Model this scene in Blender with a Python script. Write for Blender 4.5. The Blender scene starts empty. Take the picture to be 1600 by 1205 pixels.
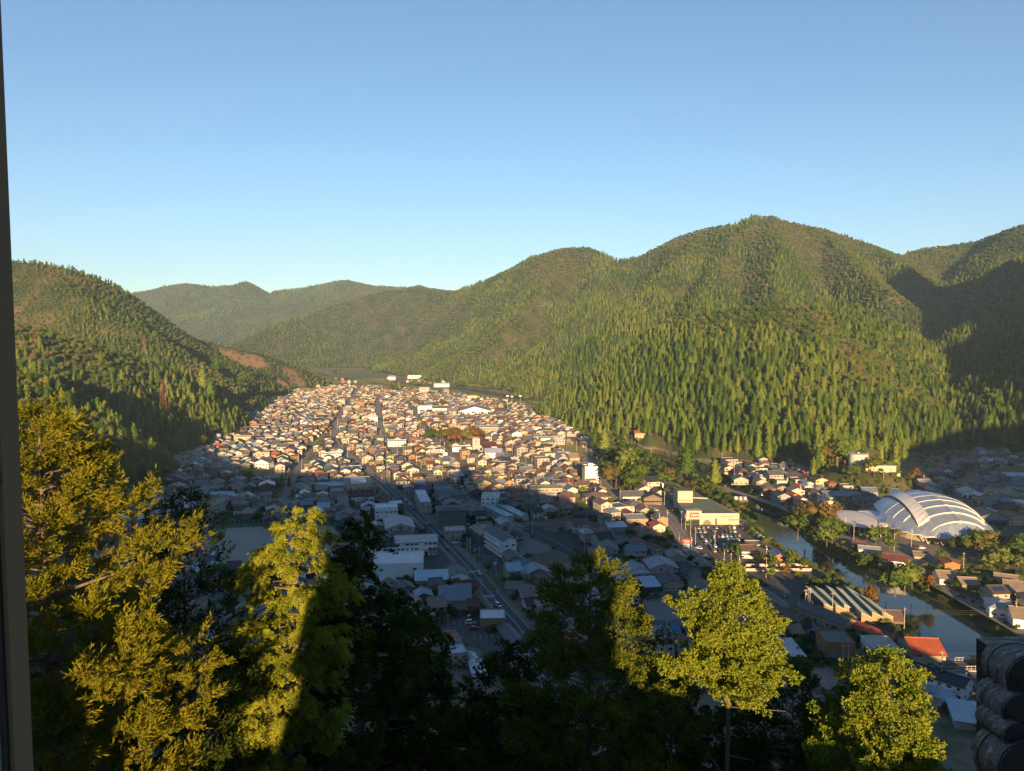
import bpy, math, random
import numpy as np
from mathutils import Vector, Matrix
random.seed(7); RNG = np.random.default_rng(7)
SC = bpy.context.scene
COL = SC.collection
# ---------------- camera, sky, sun, exposure ----------------
CAM_Z = 130.0
FPX = 1186.0                        # focal length in pixels of the 1600 px wide photograph
HORIZON = 525.0
PITCH = math.atan((602.5 - HORIZON) / FPX)
cam_data = bpy.data.cameras.new('camera'); cam = bpy.data.objects.new('camera', cam_data); COL.objects.link(cam)
cam.location = (0, 0, CAM_Z); cam.rotation_euler = (math.pi / 2 - PITCH, 0, 0)
cam_data.sensor_width = 36.0; cam_data.lens = 36.0 * FPX / 1600.0
cam_data.clip_start = 0.05; cam_data.clip_end = 20000.0
SC.camera = cam
SC.render.resolution_x = 1024; SC.render.resolution_y = 771

def ray(px, py):
    u = (px - 800.0) / FPX; v = (602.5 - py) / FPX
    c, s = math.cos(PITCH), math.sin(PITCH)
    return Vector((u, c + v * s, -s + v * c))
def G(px, py, z=0.0):
    d = ray(px, py); t = (z - CAM_Z) / d.z
    return Vector((d.x * t, d.y * t, z))
def P(px, py, dist):
    d = ray(px, py); t = dist / d.y
    return Vector((d.x * t, d.y * t, CAM_Z + d.z * t))
def proj(x, y, z):
    c, s = math.cos(PITCH), math.sin(PITCH)
    dz = z - CAM_Z
    f = y * c - dz * s; up = y * s + dz * c
    return 800 + FPX * x / f, 602.5 - FPX * up / f

travel = ray(727, 738).normalized()                 # the way the sunlight travels
SUN_EL = math.asin(-travel.z); SUN_AZ = math.atan2(-travel.x, -travel.y)   # azimuth from +Y towards +X
world = bpy.data.worlds.new('World'); SC.world = world; world.use_nodes = True
wn = world.node_tree; wn.nodes.clear()
wo = wn.nodes.new('ShaderNodeOutputWorld'); bg = wn.nodes.new('ShaderNodeBackground'); sky = wn.nodes.new('ShaderNodeTexSky')
sky.sky_type = 'NISHITA'; sky.sun_disc = False; sky.sun_elevation = SUN_EL; sky.sun_rotation = SUN_AZ
sky.air_density = 1.0; sky.dust_density = 0.0; sky.ozone_density = 3.0; sky.altitude = 350
bg.inputs[1].default_value = 0.061
wn.links.new(sky.outputs[0], bg.inputs[0]); wn.links.new(bg.outputs[0], wo.inputs[0])
sd = bpy.data.lights.new('sun', 'SUN'); sun = bpy.data.objects.new('sun', sd); COL.objects.link(sun)
sd.energy = 5.0; sd.angle = math.radians(0.5); sd.color = (1.0, 0.66, 0.33)
sun.rotation_euler = travel.to_track_quat('-Z', 'Y').to_euler()
sun.location = (0, -50, 300)
vs = SC.view_settings; vs.view_transform = 'Standard'; vs.look = 'None'; vs.exposure = 1.6; vs.gamma = 1.0; vs.use_curve_mapping = False
SC.cycles.max_bounces = 5; SC.cycles.diffuse_bounces = 2; SC.cycles.glossy_bounces = 2; SC.cycles.transmission_bounces = 2
SC.cycles.volume_bounces = 0; SC.cycles.transparent_max_bounces = 6
SC.cycles.use_denoising = True; SC.cycles.use_adaptive_sampling = True; SC.cycles.adaptive_threshold = 0.012

# ---------------- helpers ----------------
def tag(o, label=None, cat=None, group=None, kind=None):
    if label: o['label'] = label
    if cat: o['category'] = cat
    if group: o['group'] = group
    if kind: o['kind'] = kind
    return o
def link(name, data, parent=None, loc=None, rz=None, scale=None):
    o = bpy.data.objects.new(name, data); COL.objects.link(o)
    if parent is not None: o.parent = parent
    if loc is not None: o.location = loc
    if rz is not None: o.rotation_euler = (0, 0, rz)
    if scale is not None: o.scale = scale
    return o
def mesh_np(name, V, F, mats, midx=None, smooth=False):
    """V (n,3) array, F (m,k) array of equal-sized faces."""
    V = np.asarray(V, dtype=np.float32); F = np.asarray(F, dtype=np.int32)
    me = bpy.data.meshes.new(name)
    me.vertices.add(len(V)); me.vertices.foreach_set('co', V.ravel())
    k = F.shape[1]
    me.loops.add(F.size); me.loops.foreach_set('vertex_index', F.ravel())
    me.polygons.add(len(F)); me.polygons.foreach_set('loop_start', np.arange(0, F.size, k, dtype=np.int32))
    me.polygons.foreach_set('loop_total', np.full(len(F), k, dtype=np.int32))
    for m in mats: me.materials.append(m)
    if midx is not None: me.polygons.foreach_set('material_index', np.asarray(midx, dtype=np.int32))
    if smooth: me.polygons.foreach_set('use_smooth', np.ones(len(F), dtype=bool))
    me.update(calc_edges=True)
    return me

class MB:
    """collects faces of any size with materials; build() links them as one mesh object"""
    def __init__(s): s.v = []; s.f = []; s.m = []; s.mats = []
    def mi(s, mat):
        if mat not in s.mats: s.mats.append(mat)
        return s.mats.index(mat)
    def add(s, verts, faces, mat, M=None):
        b = len(s.v)
        if M is not None: verts = [M @ Vector(v) for v in verts]
        s.v.extend([tuple(v) for v in verts]); k = s.mi(mat)
        for f in faces: s.f.append([b + i for i in f]); s.m.append(k)
    def box(s, x0, x1, y0, y1, z0, z1, mat, M=None, top=None, bottom=False):
        V = [(x0,y0,z0),(x1,y0,z0),(x1,y1,z0),(x0,y1,z0),(x0,y0,z1),(x1,y0,z1),(x1,y1,z1),(x0,y1,z1)]
        F = [(0,1,5,4),(1,2,6,5),(2,3,7,6),(3,0,4,7)]
        if bottom: F.append((3,2,1,0))
        if top is None: F.append((4,5,6,7)); s.add(V, F, mat, M)
        else:
            s.add(V, F, mat, M); s.add(V[4:], [(0,1,2,3)], top, M)
    def prism(s, pts, z0, z1, mat, M=None, top=None, cap=True):
        n = len(pts)
        V = [(x, y, z0) for x, y in pts] + [(x, y, z1) for x, y in pts]
        F = [(i, (i+1) % n, n+(i+1) % n, n+i) for i in range(n)]
        s.add(V, F, mat, M)
        if cap: s.add(V[n:], [tuple(range(n))], top or mat, M)
    def slab(s, quad, t, mat, M=None):
        """a quad (4 points) thickened downwards by t"""
        a = [Vector(q) for q in quad]; nrm = (a[1]-a[0]).cross(a[3]-a[0]).normalized()
        if nrm.z < 0: a = a[::-1]; nrm = -nrm
        b = [q - nrm * t for q in a]
        V = a + b
        s.add(V, [(0,1,2,3),(7,6,5,4),(0,4,5,1),(1,5,6,2),(2,6,7,3),(3,7,4,0)], mat, M)
    def tube(s, p0, p1, r0, r1, mat, n=6, M=None, cap=True):
        p0 = Vector(p0); p1 = Vector(p1); d = (p1-p0).normalized()
        a = d.orthogonal().normalized(); b = d.cross(a)
        V = []
        for p, r in ((p0, r0), (p1, r1)):
            for i in range(n):
                t = 2*math.pi*i/n; V.append(p + (a*math.cos(t) + b*math.sin(t))*r)
        F = [(i, (i+1) % n, n+(i+1) % n, n+i) for i in range(n)]
        if cap: F += [tuple(range(n))[::-1], tuple(range(n, 2*n))]
        s.add(V, F, mat, M)
    def mesh(s, name):
        me = bpy.data.meshes.new(name); me.from_pydata(s.v, [], s.f)
        for m in s.mats: me.materials.append(m)
        me.polygons.foreach_set('material_index', np.asarray(s.m, dtype=np.int32))
        me.update(); return me
    def build(s, name, parent=None, loc=None, rz=None):
        return link(name, s.mesh(name), parent, loc, rz)
def T(x, y, z=0, rz=0): return Matrix.Translation((x, y, z)) @ Matrix.Rotation(rz, 4, 'Z')

# ---------------- materials ----------------
def mat(name, col, rough=0.8, var=0.15, scale=0.3, bump=0.0, bscale=3.0, metal=0.0, spec=0.5, stripe=None, rand=0.0, coords='Object'):
    m = bpy.data.materials.new(name); m.use_nodes = True
    nt = m.node_tree; N = nt.nodes; L = nt.links
    b = N['Principled BSDF']; b.inputs['Roughness'].default_value = rough; b.inputs['Metallic'].default_value = metal
    b.inputs['Specular IOR Level'].default_value = spec
    tc = N.new('ShaderNodeTexCoord')
    no = N.new('ShaderNodeTexNoise'); no.inputs['Scale'].default_value = scale; no.inputs['Detail'].default_value = 6; no.inputs['Roughness'].default_value = 0.65
    L.new(tc.outputs[coords], no.inputs['Vector'])
    mr = N.new('ShaderNodeMapRange'); mr.inputs[1].default_value = 0.3; mr.inputs[2].default_value = 0.7
    mr.inputs[3].default_value = 1 - var; mr.inputs[4].default_value = 1 + var
    L.new(no.outputs[0], mr.inputs[0])
    last = mr.outputs[0]
    if stripe:
        sp = N.new('ShaderNodeSeparateXYZ'); L.new(tc.outputs[coords], sp.inputs[0])
        w = N.new('ShaderNodeMath'); w.operation = 'SINE'; k = N.new('ShaderNodeMath'); k.operation = 'MULTIPLY'; k.inputs[1].default_value = stripe[1]
        L.new(sp.outputs[stripe[0]], k.inputs[0]); L.new(k.outputs[0], w.inputs[0])
        q = N.new('ShaderNodeMapRange'); q.inputs[1].default_value = 0.6; q.inputs[2].default_value = 1.0; q.inputs[3].default_value = 1.0; q.inputs[4].default_value = stripe[2]
        L.new(w.outputs[0], q.inputs[0])
        mm = N.new('ShaderNodeMath'); mm.operation = 'MULTIPLY'; L.new(last, mm.inputs[0]); L.new(q.outputs[0], mm.inputs[1]); last = mm.outputs[0]
    if rand:
        oi = N.new('ShaderNodeObjectInfo'); q = N.new('ShaderNodeMapRange'); q.inputs[3].default_value = 1 - rand; q.inputs[4].default_value = 1 + rand
        L.new(oi.outputs['Random'], q.inputs[0])
        mm = N.new('ShaderNodeMath'); mm.operation = 'MULTIPLY'; L.new(last, mm.inputs[0]); L.new(q.outputs[0], mm.inputs[1]); last = mm.outputs[0]
    mx = N.new('ShaderNodeVectorMath'); mx.operation = 'SCALE'; mx.inputs[0].default_value = col[:3]
    L.new(last, mx.inputs['Scale']); L.new(mx.outputs[0], b.inputs['Base Color'])
    if bump:
        n2 = N.new('ShaderNodeTexNoise'); n2.inputs['Scale'].default_value = bscale; n2.inputs['Detail'].default_value = 4
        L.new(tc.outputs[coords], n2.inputs['Vector'])
        bp = N.new('ShaderNodeBump'); bp.inputs['Strength'].default_value = bump; bp.inputs['Distance'].default_value = 0.1
        L.new(n2.outputs[0], bp.inputs['Height']); L.new(bp.outputs[0], b.inputs['Normal'])
    return m

def leaf_mat(name, cols, scale=0.004, trans=0.25, rand=0.25, rough=0.75, fine=None):
    """foliage: colour ramp driven by broad noise in world space plus a random value per tree"""
    m = bpy.data.materials.new(name); m.use_nodes = True
    nt = m.node_tree; N = nt.nodes; L = nt.links
    N.clear(); out = N.new('ShaderNodeOutputMaterial')
    geo = N.new('ShaderNodeNewGeometry'); oi = N.new('ShaderNodeObjectInfo')
    no = N.new('ShaderNodeTexNoise'); no.inputs['Scale'].default_value = scale; no.inputs['Detail'].default_value = 3
    L.new(oi.outputs['Location'] if not fine else geo.outputs['Position'], no.inputs['Vector'])
    ad = N.new('ShaderNodeMath'); ad.operation = 'MULTIPLY_ADD'; L.new(oi.outputs['Random'], ad.inputs[0]); ad.inputs[1].default_value = rand
    L.new(no.outputs[0], ad.inputs[2])
    sb = N.new('ShaderNodeMath'); sb.operation = 'SUBTRACT'; L.new(ad.outputs[0], sb.inputs[0]); sb.inputs[1].default_value = rand / 2
    mr = N.new('ShaderNodeMapRange'); mr.inputs[1].default_value = 0.3; mr.inputs[2].default_value = 0.7; L.new(sb.outputs[0], mr.inputs[0])
    rp = N.new('ShaderNodeValToRGB'); cr = rp.color_ramp
    while len(cr.elements) < len(cols): cr.elements.new(0.5)
    for i, (p, c) in enumerate(cols): cr.elements[i].position = p; cr.elements[i].color = (*c, 1)
    L.new(mr.outputs[0], rp.inputs[0])
    df = N.new('ShaderNodeBsdfDiffuse'); tl = N.new('ShaderNodeBsdfTranslucent'); mx = N.new('ShaderNodeMixShader'); mx.inputs[0].default_value = trans
    L.new(rp.outputs[0], df.inputs[0]); L.new(rp.outputs[0], tl.inputs[0]); L.new(df.outputs[0], mx.inputs[1]); L.new(tl.outputs[0], mx.inputs[2])
    L.new(mx.outputs[0], out.inputs[0])
    return m
# ---------------- terrain ----------------
def _hash(ix, iy, seed):
    n = (ix.astype(np.int64) * 374761393 + iy.astype(np.int64) * 668265263 + seed * 1442695041) & 0x7fffffff
    n = ((n ^ (n >> 13)) * 1274126177) & 0x7fffffff
    return ((n ^ (n >> 16)) & 0xffff) / 65535.0
def vnoise(x, y, seed=0):
    ix = np.floor(x).astype(np.int64); iy = np.floor(y).astype(np.int64); fx = x - ix; fy = y - iy
    fx = fx*fx*(3-2*fx); fy = fy*fy*(3-2*fy)
    a = _hash(ix, iy, seed); b = _hash(ix+1, iy, seed); c = _hash(ix, iy+1, seed); d = _hash(ix+1, iy+1, seed)
    return (a*(1-fx)+b*fx)*(1-fy) + (c*(1-fx)+d*fx)*fy
def fbm(x, y, o=4, seed=0):
    s = 0; a = 0.5; t = 0
    for i in range(o): s = s + a*vnoise(x*2**i, y*2**i, seed+i*17); t += a; a *= 0.5
    return s/t
def ridged(x, y, o=4, seed=0):
    s = 0; a = 0.5; t = 0
    for i in range(o): s = s + a*(1-np.abs(2*vnoise(x*2**i, y*2**i, seed+i*31)-1)); t += a; a *= 0.55
    return s/t
def crest(pts): return [tuple(P(*p)) for p in pts]
RIDGES = []
def ridge(pts, slope, amp=0.25, fl=300): RIDGES.append((np.array(pts, dtype=float), slope, amp, fl))
# main mountain
ridge(crest([(640,452,3600),(690,455,3450),(715,455,3350),(760,441,3150),(830,405,2900),(880,389,2750),(920,389,2650),(965,408,2550),(1000,402,2500),(1060,372,2400),(1100,360,2350),(1150,353,2250),(1180,340,2200),(1205,338,2200),(1235,349,2200),(1280,358,2250),(1330,375,2300),(1370,388,2350),(1405,400,2400)]), 0.70, 0.50)
ridge(crest([(900,389,2700),(870,440,2450),(800,500,2250),(740,560,2250)]), 0.68, 0.35)
ridge(crest([(1000,402,2500),(950,450,2200),(900,500,1950),(862,575,1950)]), 0.70, 0.35)
ridge(crest([(1100,360,2350),(1060,420,2000),(1005,465,1750),(965,505,1600)]), 0.72, 0.35)
ridge(crest([(1205,338,2200),(1215,400,1900),(1210,450,1650),(1215,490,1480)]), 0.78, 0.35)
ridge(crest([(1060,372,2400),(1040,430,2120),(1030,480,1880)]), 0.80, 0.35)
ridge(crest([(1150,352,2250),(1130,410,1950),(1100,455,1680),(1090,485,1500)]), 0.82, 0.35)
ridge(crest([(880,389,2700),(838,455,2400),(815,520,2200)]), 0.80, 0.35)
ridge(crest([(930,392,2640),(925,450,2350),(900,510,2100)]), 0.80, 0.35)
ridge(crest([(1370,388,2350),(1415,425,2000)]), 0.80, 0.35)
ridge(crest([(1290,360,2240),(1330,410,1950),(1390,458,1650)]), 0.75, 0.35)
# front hill
ridge(crest([(900,628,1290),(945,588,1250),(995,548,1200),(1035,515,1190),(1080,492,1190),(1140,488,1170),(1200,484,1160)]), 0.85, 0.16, 150)
ridge(crest([(1200,484,1160),(1270,482,1200),(1340,484,1290),(1375,500,1320),(1402,535,1240),(1432,577,1150),(1468,616,1040),(1518,640,950),(1575,656,870)]), 0.66, 0.16, 150)
for sp in ([(945,588,1250),(938,650,1090)],[(995,548,1200),(985,600,1070),(975,665,960)],[(1035,515,1190),(1030,600,1010),(1020,680,880)],[(1080,492,1190),(1075,580,1000),(1070,660,880),(1066,695,825)],[(1140,488,1170),(1130,590,950),(1125,680,815)],[(1200,484,1160),(1190,580,960),(1180,650,850),(1178,690,790)],
           [(1270,482,1200),(1262,590,930),(1255,680,790)],[(1340,484,1290),(1335,590,960),(1340,670,830)],[(1375,500,1320),(1390,590,1020),(1405,660,880)],[(1420,560,1190),(1440,650,900)]):
    ridge(crest(sp), 0.72, 0.12, 100)
# right side
ridge(crest([(1405,402,2500),(1440,390,2600),(1530,378,2600),(1570,362,2500),(1600,352,2400),(1700,330,2300),(1900,330,2300)]), 0.55, 0.48)
ridge(crest([(1900,350,2000),(1700,380,1950),(1600,402,1950),(1540,440,1850),(1480,462,1760),(1425,478,1700)]), 0.60, 0.2)
ridge(crest([(1750,420,1600),(1610,462,1480),(1560,490,1420),(1520,512,1360),(1488,545,1290),(1470,580,1230)]), 0.62, 0.12, 200)
ridge(crest([(1900,380,1250),(1750,450,1120),(1660,540,1010),(1610,600,930)]), 0.60, 0.12, 200)
# left side
ridge(crest([(-200,395,1500),(-60,403,1500),(20,410,1500),(60,411,1500),(110,421,1500),(150,435,1540),(190,465,1580),(215,484,1600),(250,504,1640),(280,524,1680)]), 0.68, 0.26, 250)
ridge(crest([(280,524,1680),(330,538,1730),(400,552,1790),(440,564,1840),(475,578,1890),(505,592,1940),(520,602,1970)]), 0.95, 0.2, 120)
ridge(crest([(60,411,1500),(150,480,1350),(230,520,1300)]), 0.7, 0.2, 150)
ridge(crest([(-200,455,950),(-60,492,900),(30,512,900),(130,538,950),(200,556,1000),(250,578,1060),(300,602,1140),(345,628,1220)]), 0.75, 0.22, 150)
ridge(crest([(-200,540,600),(-60,574,620),(30,598,650),(90,632,690),(150,668,720),(205,708,750)]), 0.80, 0.16, 100)
ridge(crest([(130,538,950),(190,620,860),(235,690,800)]), 0.85, 0.12, 100)
# far range, and the middle-distance ridge before it
ridge(crest([(0,480,5600),(100,470,5500),(190,461,5500),(240,453,5500),(270,446,5500),(290,443,5500),(340,449,5500),(370,446,5450),(384,441,5450),(400,448,5450),(425,456,5450),(480,450,5400),(520,441,5400),(540,438,5400),(590,448,5400),(640,450,5500),(655,446,5500),(680,455,5500),(760,470,5500),(900,480,5500)]), 0.42, 0.30, 700)
ridge(crest([(340,560,2750),(380,532,3000),(430,511,3200),(470,496,3400),(540,471,3600),(600,456,3800),(650,448,3850),(700,455,3700)]), 0.50, 0.25)
# the castle mountain under and behind the camera, which shades the town
ridge([(-700,-60,240),(-420,-40,192),(-303,-30,167),(-203,-25,139),(-72,-22,127),(-10,-22,120),(30,-22,119),(65,-25,118),(101,-25,103),(115,-25,89),(128,-25,78),(140,-25,69),(161,-25,50),(185,-30,42),(268,-30,44)], 0.62, 0.04, 200)
ridge([(268,-30,44),(320,-30,68),(345,-30,95),(385,-30,126),(500,-30,166),(560,-30,184),(620,-30,192),(658,-30,202),(700,-30,268),(800,-30,345),(915,-30,388),(1000,-30,425),(1060,-30,525),(1110,-30,645),(1300,-30,770)], 1.25, 0.04, 200)
# river centre line (x, y, half width)
RIVER_PX = [(1800,1300,20),(1640,1120,21),(1512,1018,19),(1447,962,17),(1395,930,14),(1345,903,12),(1290,882,11),(1240,850,11),(1185,800,11),(1110,752,11),(1050,722,10),(1000,700,10),(950,672,10),(905,650,10),(870,640,10),(820,627,10),(740,612,10),(660,603,9),(560,598,9),(500,588,9),(430,575,9)]
WATER_Z = -5.0
RIVER = np.array([(*G(a, b, WATER_Z)[:2], w) for a, b, w in RIVER_PX])
def seg_dist(x, y, A, B):
    ax, ay = A[0], A[1]; dx, dy = B[0]-ax, B[1]-ay; L2 = dx*dx+dy*dy+1e-9
    t = np.clip(((x-ax)*dx + (y-ay)*dy)/L2, 0, 1)
    return np.hypot(x-ax-t*dx, y-ay-t*dy), t
def river_dist(x, y):
    best = np.full(np.shape(x), 1e9)
    for A, B in zip(RIVER[:-1], RIVER[1:]):
        d, t = seg_dist(x, y, A, B)
        best = np.minimum(best, d - (A[2] + t*(B[2]-A[2])))
    return best
TANK = P(1344, 722, 655); TANK_Z = 14.0
def height(x, y):
    x = np.asarray(x, dtype=float); y = np.asarray(y, dtype=float)
    wx = x + 60*(fbm(x/260, y/260, 3, 5)-0.5); wy = y + 60*(fbm(x/260, y/260, 3, 9)-0.5)
    rn = 0.6*ridged(wx/420, wy/420, 5, 3) + 0.4*ridged(wx/170, wy/170, 4, 8)          # long spurs and gullies
    h = np.full(x.shape, -50.0)
    for pts, slope, amp, fl in RIDGES:
        hr = np.full(x.shape, -1e9); dd = np.full(x.shape, 1e9)
        for A, B in zip(pts[:-1], pts[1:]):
            d, t = seg_dist(x, y, A, B)
            z = A[2] + t*(B[2]-A[2]) - slope*np.sqrt(d*d + 15*15) + slope*15
            k = z > hr; hr = np.where(k, z, hr); dd = np.where(k, d, dd)
        hr = hr - amp*fl*(1-rn)*np.clip(dd/fl, 0, 1)*np.clip(hr/120, 0.15, 1)
        h = np.maximum(h, hr)
    # tank terrace
    dt = np.hypot(x-TANK.x, y-TANK.y)
    h = np.where(dt < 70, np.where(dt < 27, TANK_Z, np.maximum(h, TANK_Z-(dt-27)*0.75)), h)
    h = np.where(dt < 27, TANK_Z, h)
    h = np.where(h > 0, h*np.clip(h/8, 0, 1)**0.5 + 2.5*(fbm(x/30, y/30, 3, 21)-0.5)*np.clip(h/20, 0, 1), 0.0)
    rd = river_dist(x, y)
    bank = np.clip(rd/9.0, 0, 1)
    h = np.where((h < 12) & (rd < 9), -7.0 + (h+7.0)*(bank**0.8), h)
    return h
def axis(segs):
    out = []
    for a, b, s in segs: out += list(np.arange(a, b, s))
    out.append(segs[-1][1]); return np.array(out)
GX = axis([(-6500,-2500,110),(-2500,-900,32),(-900,-420,12),(-420,520,4.2),(520,1000,9),(1000,2600,28),(2600,5500,120)])
GY = axis([(-1500,-200,40),(-200,260,7),(260,1150,4.2),(1150,1500,8),(1500,2100,12),(2100,3200,22),(3200,4400,40),(4400,5700,45),(5700,7400,150)])
XX, YY = np.meshgrid(GX, GY)
ZZ = height(XX, YY)
def hz(x, y):
    """terrain height by interpolation of the grid"""
    x = np.asarray(x, dtype=float); y = np.asarray(y, dtype=float)
    i = np.clip(np.searchsorted(GX, x)-1, 0, len(GX)-2); j = np.clip(np.searchsorted(GY, y)-1, 0, len(GY)-2)
    fx = (x-GX[i])/(GX[i+1]-GX[i]); fy = (y-GY[j])/(GY[j+1]-GY[j])
    return (ZZ[j,i]*(1-fx)+ZZ[j,i+1]*fx)*(1-fy)+(ZZ[j+1,i]*(1-fx)+ZZ[j+1,i+1]*fx)*fy

def ground_material():
    m = bpy.data.materials.new('ground'); m.use_nodes = True; nt = m.node_tree; N = nt.nodes; L = nt.links
    b = N['Principled BSDF']; b.inputs['Roughness'].default_value = 0.95; b.inputs['Specular IOR Level'].default_value = 0.2
    geo = N.new('ShaderNodeNewGeometry'); sp = N.new('ShaderNodeSeparateXYZ'); L.new(geo.outputs['Position'], sp.inputs[0])
    def noise(s, d=5):
        n = N.new('ShaderNodeTexNoise'); n.inputs['Scale'].default_value = s; n.inputs['Detail'].default_value = d; L.new(geo.outputs['Position'], n.inputs['Vector']); return n.outputs[0]
    def ramp(src, els):
        r = N.new('ShaderNodeValToRGB'); c = r.color_ramp
        while len(c.elements) < len(els): c.elements.new(0.5)
        for i, (p, k) in enumerate(els): c.elements[i].position = p; c.elements[i].color = (*k, 1)
        L.new(src, r.inputs[0]); return r.outputs[0]
    town = ramp(noise(0.06, 6), [(0.30,(0.06,0.08,0.03)),(0.42,(0.11,0.105,0.055)),(0.50,(0.18,0.15,0.10)),(0.60,(0.15,0.135,0.11)),(0.70,(0.22,0.19,0.14))])
    hill = ramp(noise(0.02, 8), [(0.32,(0.018,0.030,0.008)),(0.50,(0.035,0.050,0.014)),(0.62,(0.075,0.07,0.03)),(0.72,(0.13,0.09,0.05))])
    mr = N.new('ShaderNodeMapRange'); mr.inputs[1].default_value = 0.6; mr.inputs[2].default_value = 3.0; L.new(sp.outputs[2], mr.inputs[0])
    mx = N.new('ShaderNodeMix'); mx.data_type = 'RGBA'; L.new(mr.outputs[0], mx.inputs[0]); L.new(town, mx.inputs[6]); L.new(hill, mx.inputs[7])
    lo = N.new('ShaderNodeMapRange'); lo.inputs[1].default_value = -0.3; lo.inputs[2].default_value = -1.2; L.new(sp.outputs[2], lo.inputs[0])
    fields = ramp(noise(0.011, 4), [(0.36,(0.07,0.10,0.03)),(0.46,(0.13,0.13,0.045)),(0.53,(0.22,0.18,0.06)),(0.60,(0.17,0.13,0.075)),(0.68,(0.06,0.085,0.025))])
    fy = N.new('ShaderNodeMapRange'); fy.inputs[1].default_value = 1880; fy.inputs[2].default_value = 1990; L.new(sp.outputs[1], fy.inputs[0])
    mt_ = N.new('ShaderNodeMix'); mt_.data_type = 'RGBA'; L.new(fy.outputs[0], mt_.inputs[0]); L.new(town, mt_.inputs[6]); L.new(fields, mt_.inputs[7]); L.new(mt_.outputs[2], mx.inputs[6])
    m2 = N.new('ShaderNodeMix'); m2.data_type = 'RGBA'; L.new(lo.outputs[0], m2.inputs[0]); L.new(mx.outputs[2], m2.inputs[6]); L.new(hill, m2.inputs[7])
    last = m2.outputs[2]
    soil = ramp(noise(0.05, 6), [(0.38,(0.06,0.06,0.025)),(0.46,(0.15,0.095,0.055)),(0.56,(0.19,0.125,0.070)),(0.64,(0.07,0.07,0.03))])
    for (bx, by), br in BARE:
        v = N.new('ShaderNodeVectorMath'); v.operation = 'SUBTRACT'; L.new(geo.outputs['Position'], v.inputs[0]); v.inputs[1].default_value = (bx, by, float(hz(bx, by)))
        l = N.new('ShaderNodeVectorMath'); l.operation = 'LENGTH'; L.new(v.outputs[0], l.inputs[0])
        q = N.new('ShaderNodeMapRange'); q.inputs[1].default_value = br*1.15; q.inputs[2].default_value = br*0.8; L.new(l.outputs['Value'], q.inputs[0])
        mm = N.new('ShaderNodeMix'); mm.data_type = 'RGBA'; L.new(q.outputs[0], mm.inputs[0]); L.new(last, mm.inputs[6]); L.new(soil, mm.inputs[7]); last = mm.outputs[2]
    L.new(last, b.inputs['Base Color'])
    return m
def march(px, py):
    d = ray(px, py); d = d/d.y; y = np.arange(300, 6500, 3.0); x = d.x*y; z = CAM_Z + d.z*y
    k = np.argmax(hz(x, y) > z); return float(x[k]), float(y[k])
BARE = [(march(458,590), 33), (march(440,603), 22), (march(372,560), 34), (march(400,566), 26), (march(345,552), 25), (march(1315,378), 35), (march(900,490), 22)]
ground_mat = ground_material()
nx, ny = len(GX), len(GY)
idx = np.arange(nx*ny).reshape(ny, nx)
F = np.stack([idx[:-1,:-1], idx[:-1,1:], idx[1:,1:], idx[1:,:-1]], -1).reshape(-1, 4)
V = np.stack([XX, YY, ZZ], -1).reshape(-1, 3)
ter = link('terrain', mesh_np('terrain', V, F, [ground_mat], smooth=True)); tag(ter, 'valley floor and forested mountains around the town', kind='structure')
# water
def strip(pts, hw, z, tail=None):
    """quad strip along a polyline with half widths"""
    pts = [Vector((p[0], p[1])) for p in pts]; n = len(pts)
    if not hasattr(hw, '__len__'): hw = [hw]*n
    V = []
    for i, p in enumerate(pts):
        d = (pts[min(i+1, n-1)] - pts[max(i-1, 0)]).normalized(); q = Vector((-d.y, d.x))
        V += [(p.x+q.x*hw[i], p.y+q.y*hw[i], z), (p.x-q.x*hw[i], p.y-q.y*hw[i], z)]
    return V, [(2*i, 2*i+1, 2*i+3, 2*i+2) for i in range(n-1)]
wm = bpy.data.materials.new('river_water'); wm.use_nodes = True
b = wm.node_tree.nodes['Principled BSDF']; b.inputs['Base Color'].default_value = (0.02, 0.035, 0.03, 1); b.inputs['Roughness'].default_value = 0.06
b.inputs['IOR'].default_value = 1.5
N = wm.node_tree.nodes; L = wm.node_tree.links; tc = N.new('ShaderNodeNewGeometry'); n2 = N.new('ShaderNodeTexNoise'); n2.inputs['Scale'].default_value = 0.35; n2.inputs['Detail'].default_value = 3
L.new(tc.outputs['Position'], n2.inputs['Vector']); bp = N.new('ShaderNodeBump'); bp.inputs['Strength'].default_value = 0.12; bp.inputs['Distance'].default_value = 0.3
L.new(n2.outputs[0], bp.inputs['Height']); L.new(bp.outputs[0], b.inputs['Normal'])
V, F = strip([(r[0], r[1]) for r in RIVER], [r[2]+6 for r in RIVER], WATER_Z)
o = link('river_water', mesh_np('river_water', V, F, [wm])); tag(o, 'calm river bending past the town', kind='structure')

# viewshed in polar form, for culling what no one could see
AZ = np.radians(np.arange(-42, 42.01, 0.12)); RR = np.concatenate([np.arange(60, 1500, 8), np.arange(1500, 3200, 14), np.arange(3200, 6600, 30)])
pa, pr = np.meshgrid(AZ, RR, indexing='ij')
pz = hz(np.sin(pa)*pr, np.cos(pa)*pr)
ang = (pz - CAM_Z)/pr
RUN = np.maximum.accumulate(ang, axis=1); RUN = np.concatenate([np.full((len(AZ),1), -9.0), RUN[:, :-1]], axis=1)
def visible(x, y, ztop, margin=0.0):
    r = np.hypot(x, y); a = np.arctan2(x, y)
    i = np.clip(((a-AZ[0])/(AZ[1]-AZ[0])).round().astype(int), 0, len(AZ)-1); j = np.clip(np.searchsorted(RR, r-10), 0, len(RR)-1)
    return ((ztop - CAM_Z)/r + margin > RUN[i, j]) & (np.abs(a) < math.radians(39))
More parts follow.
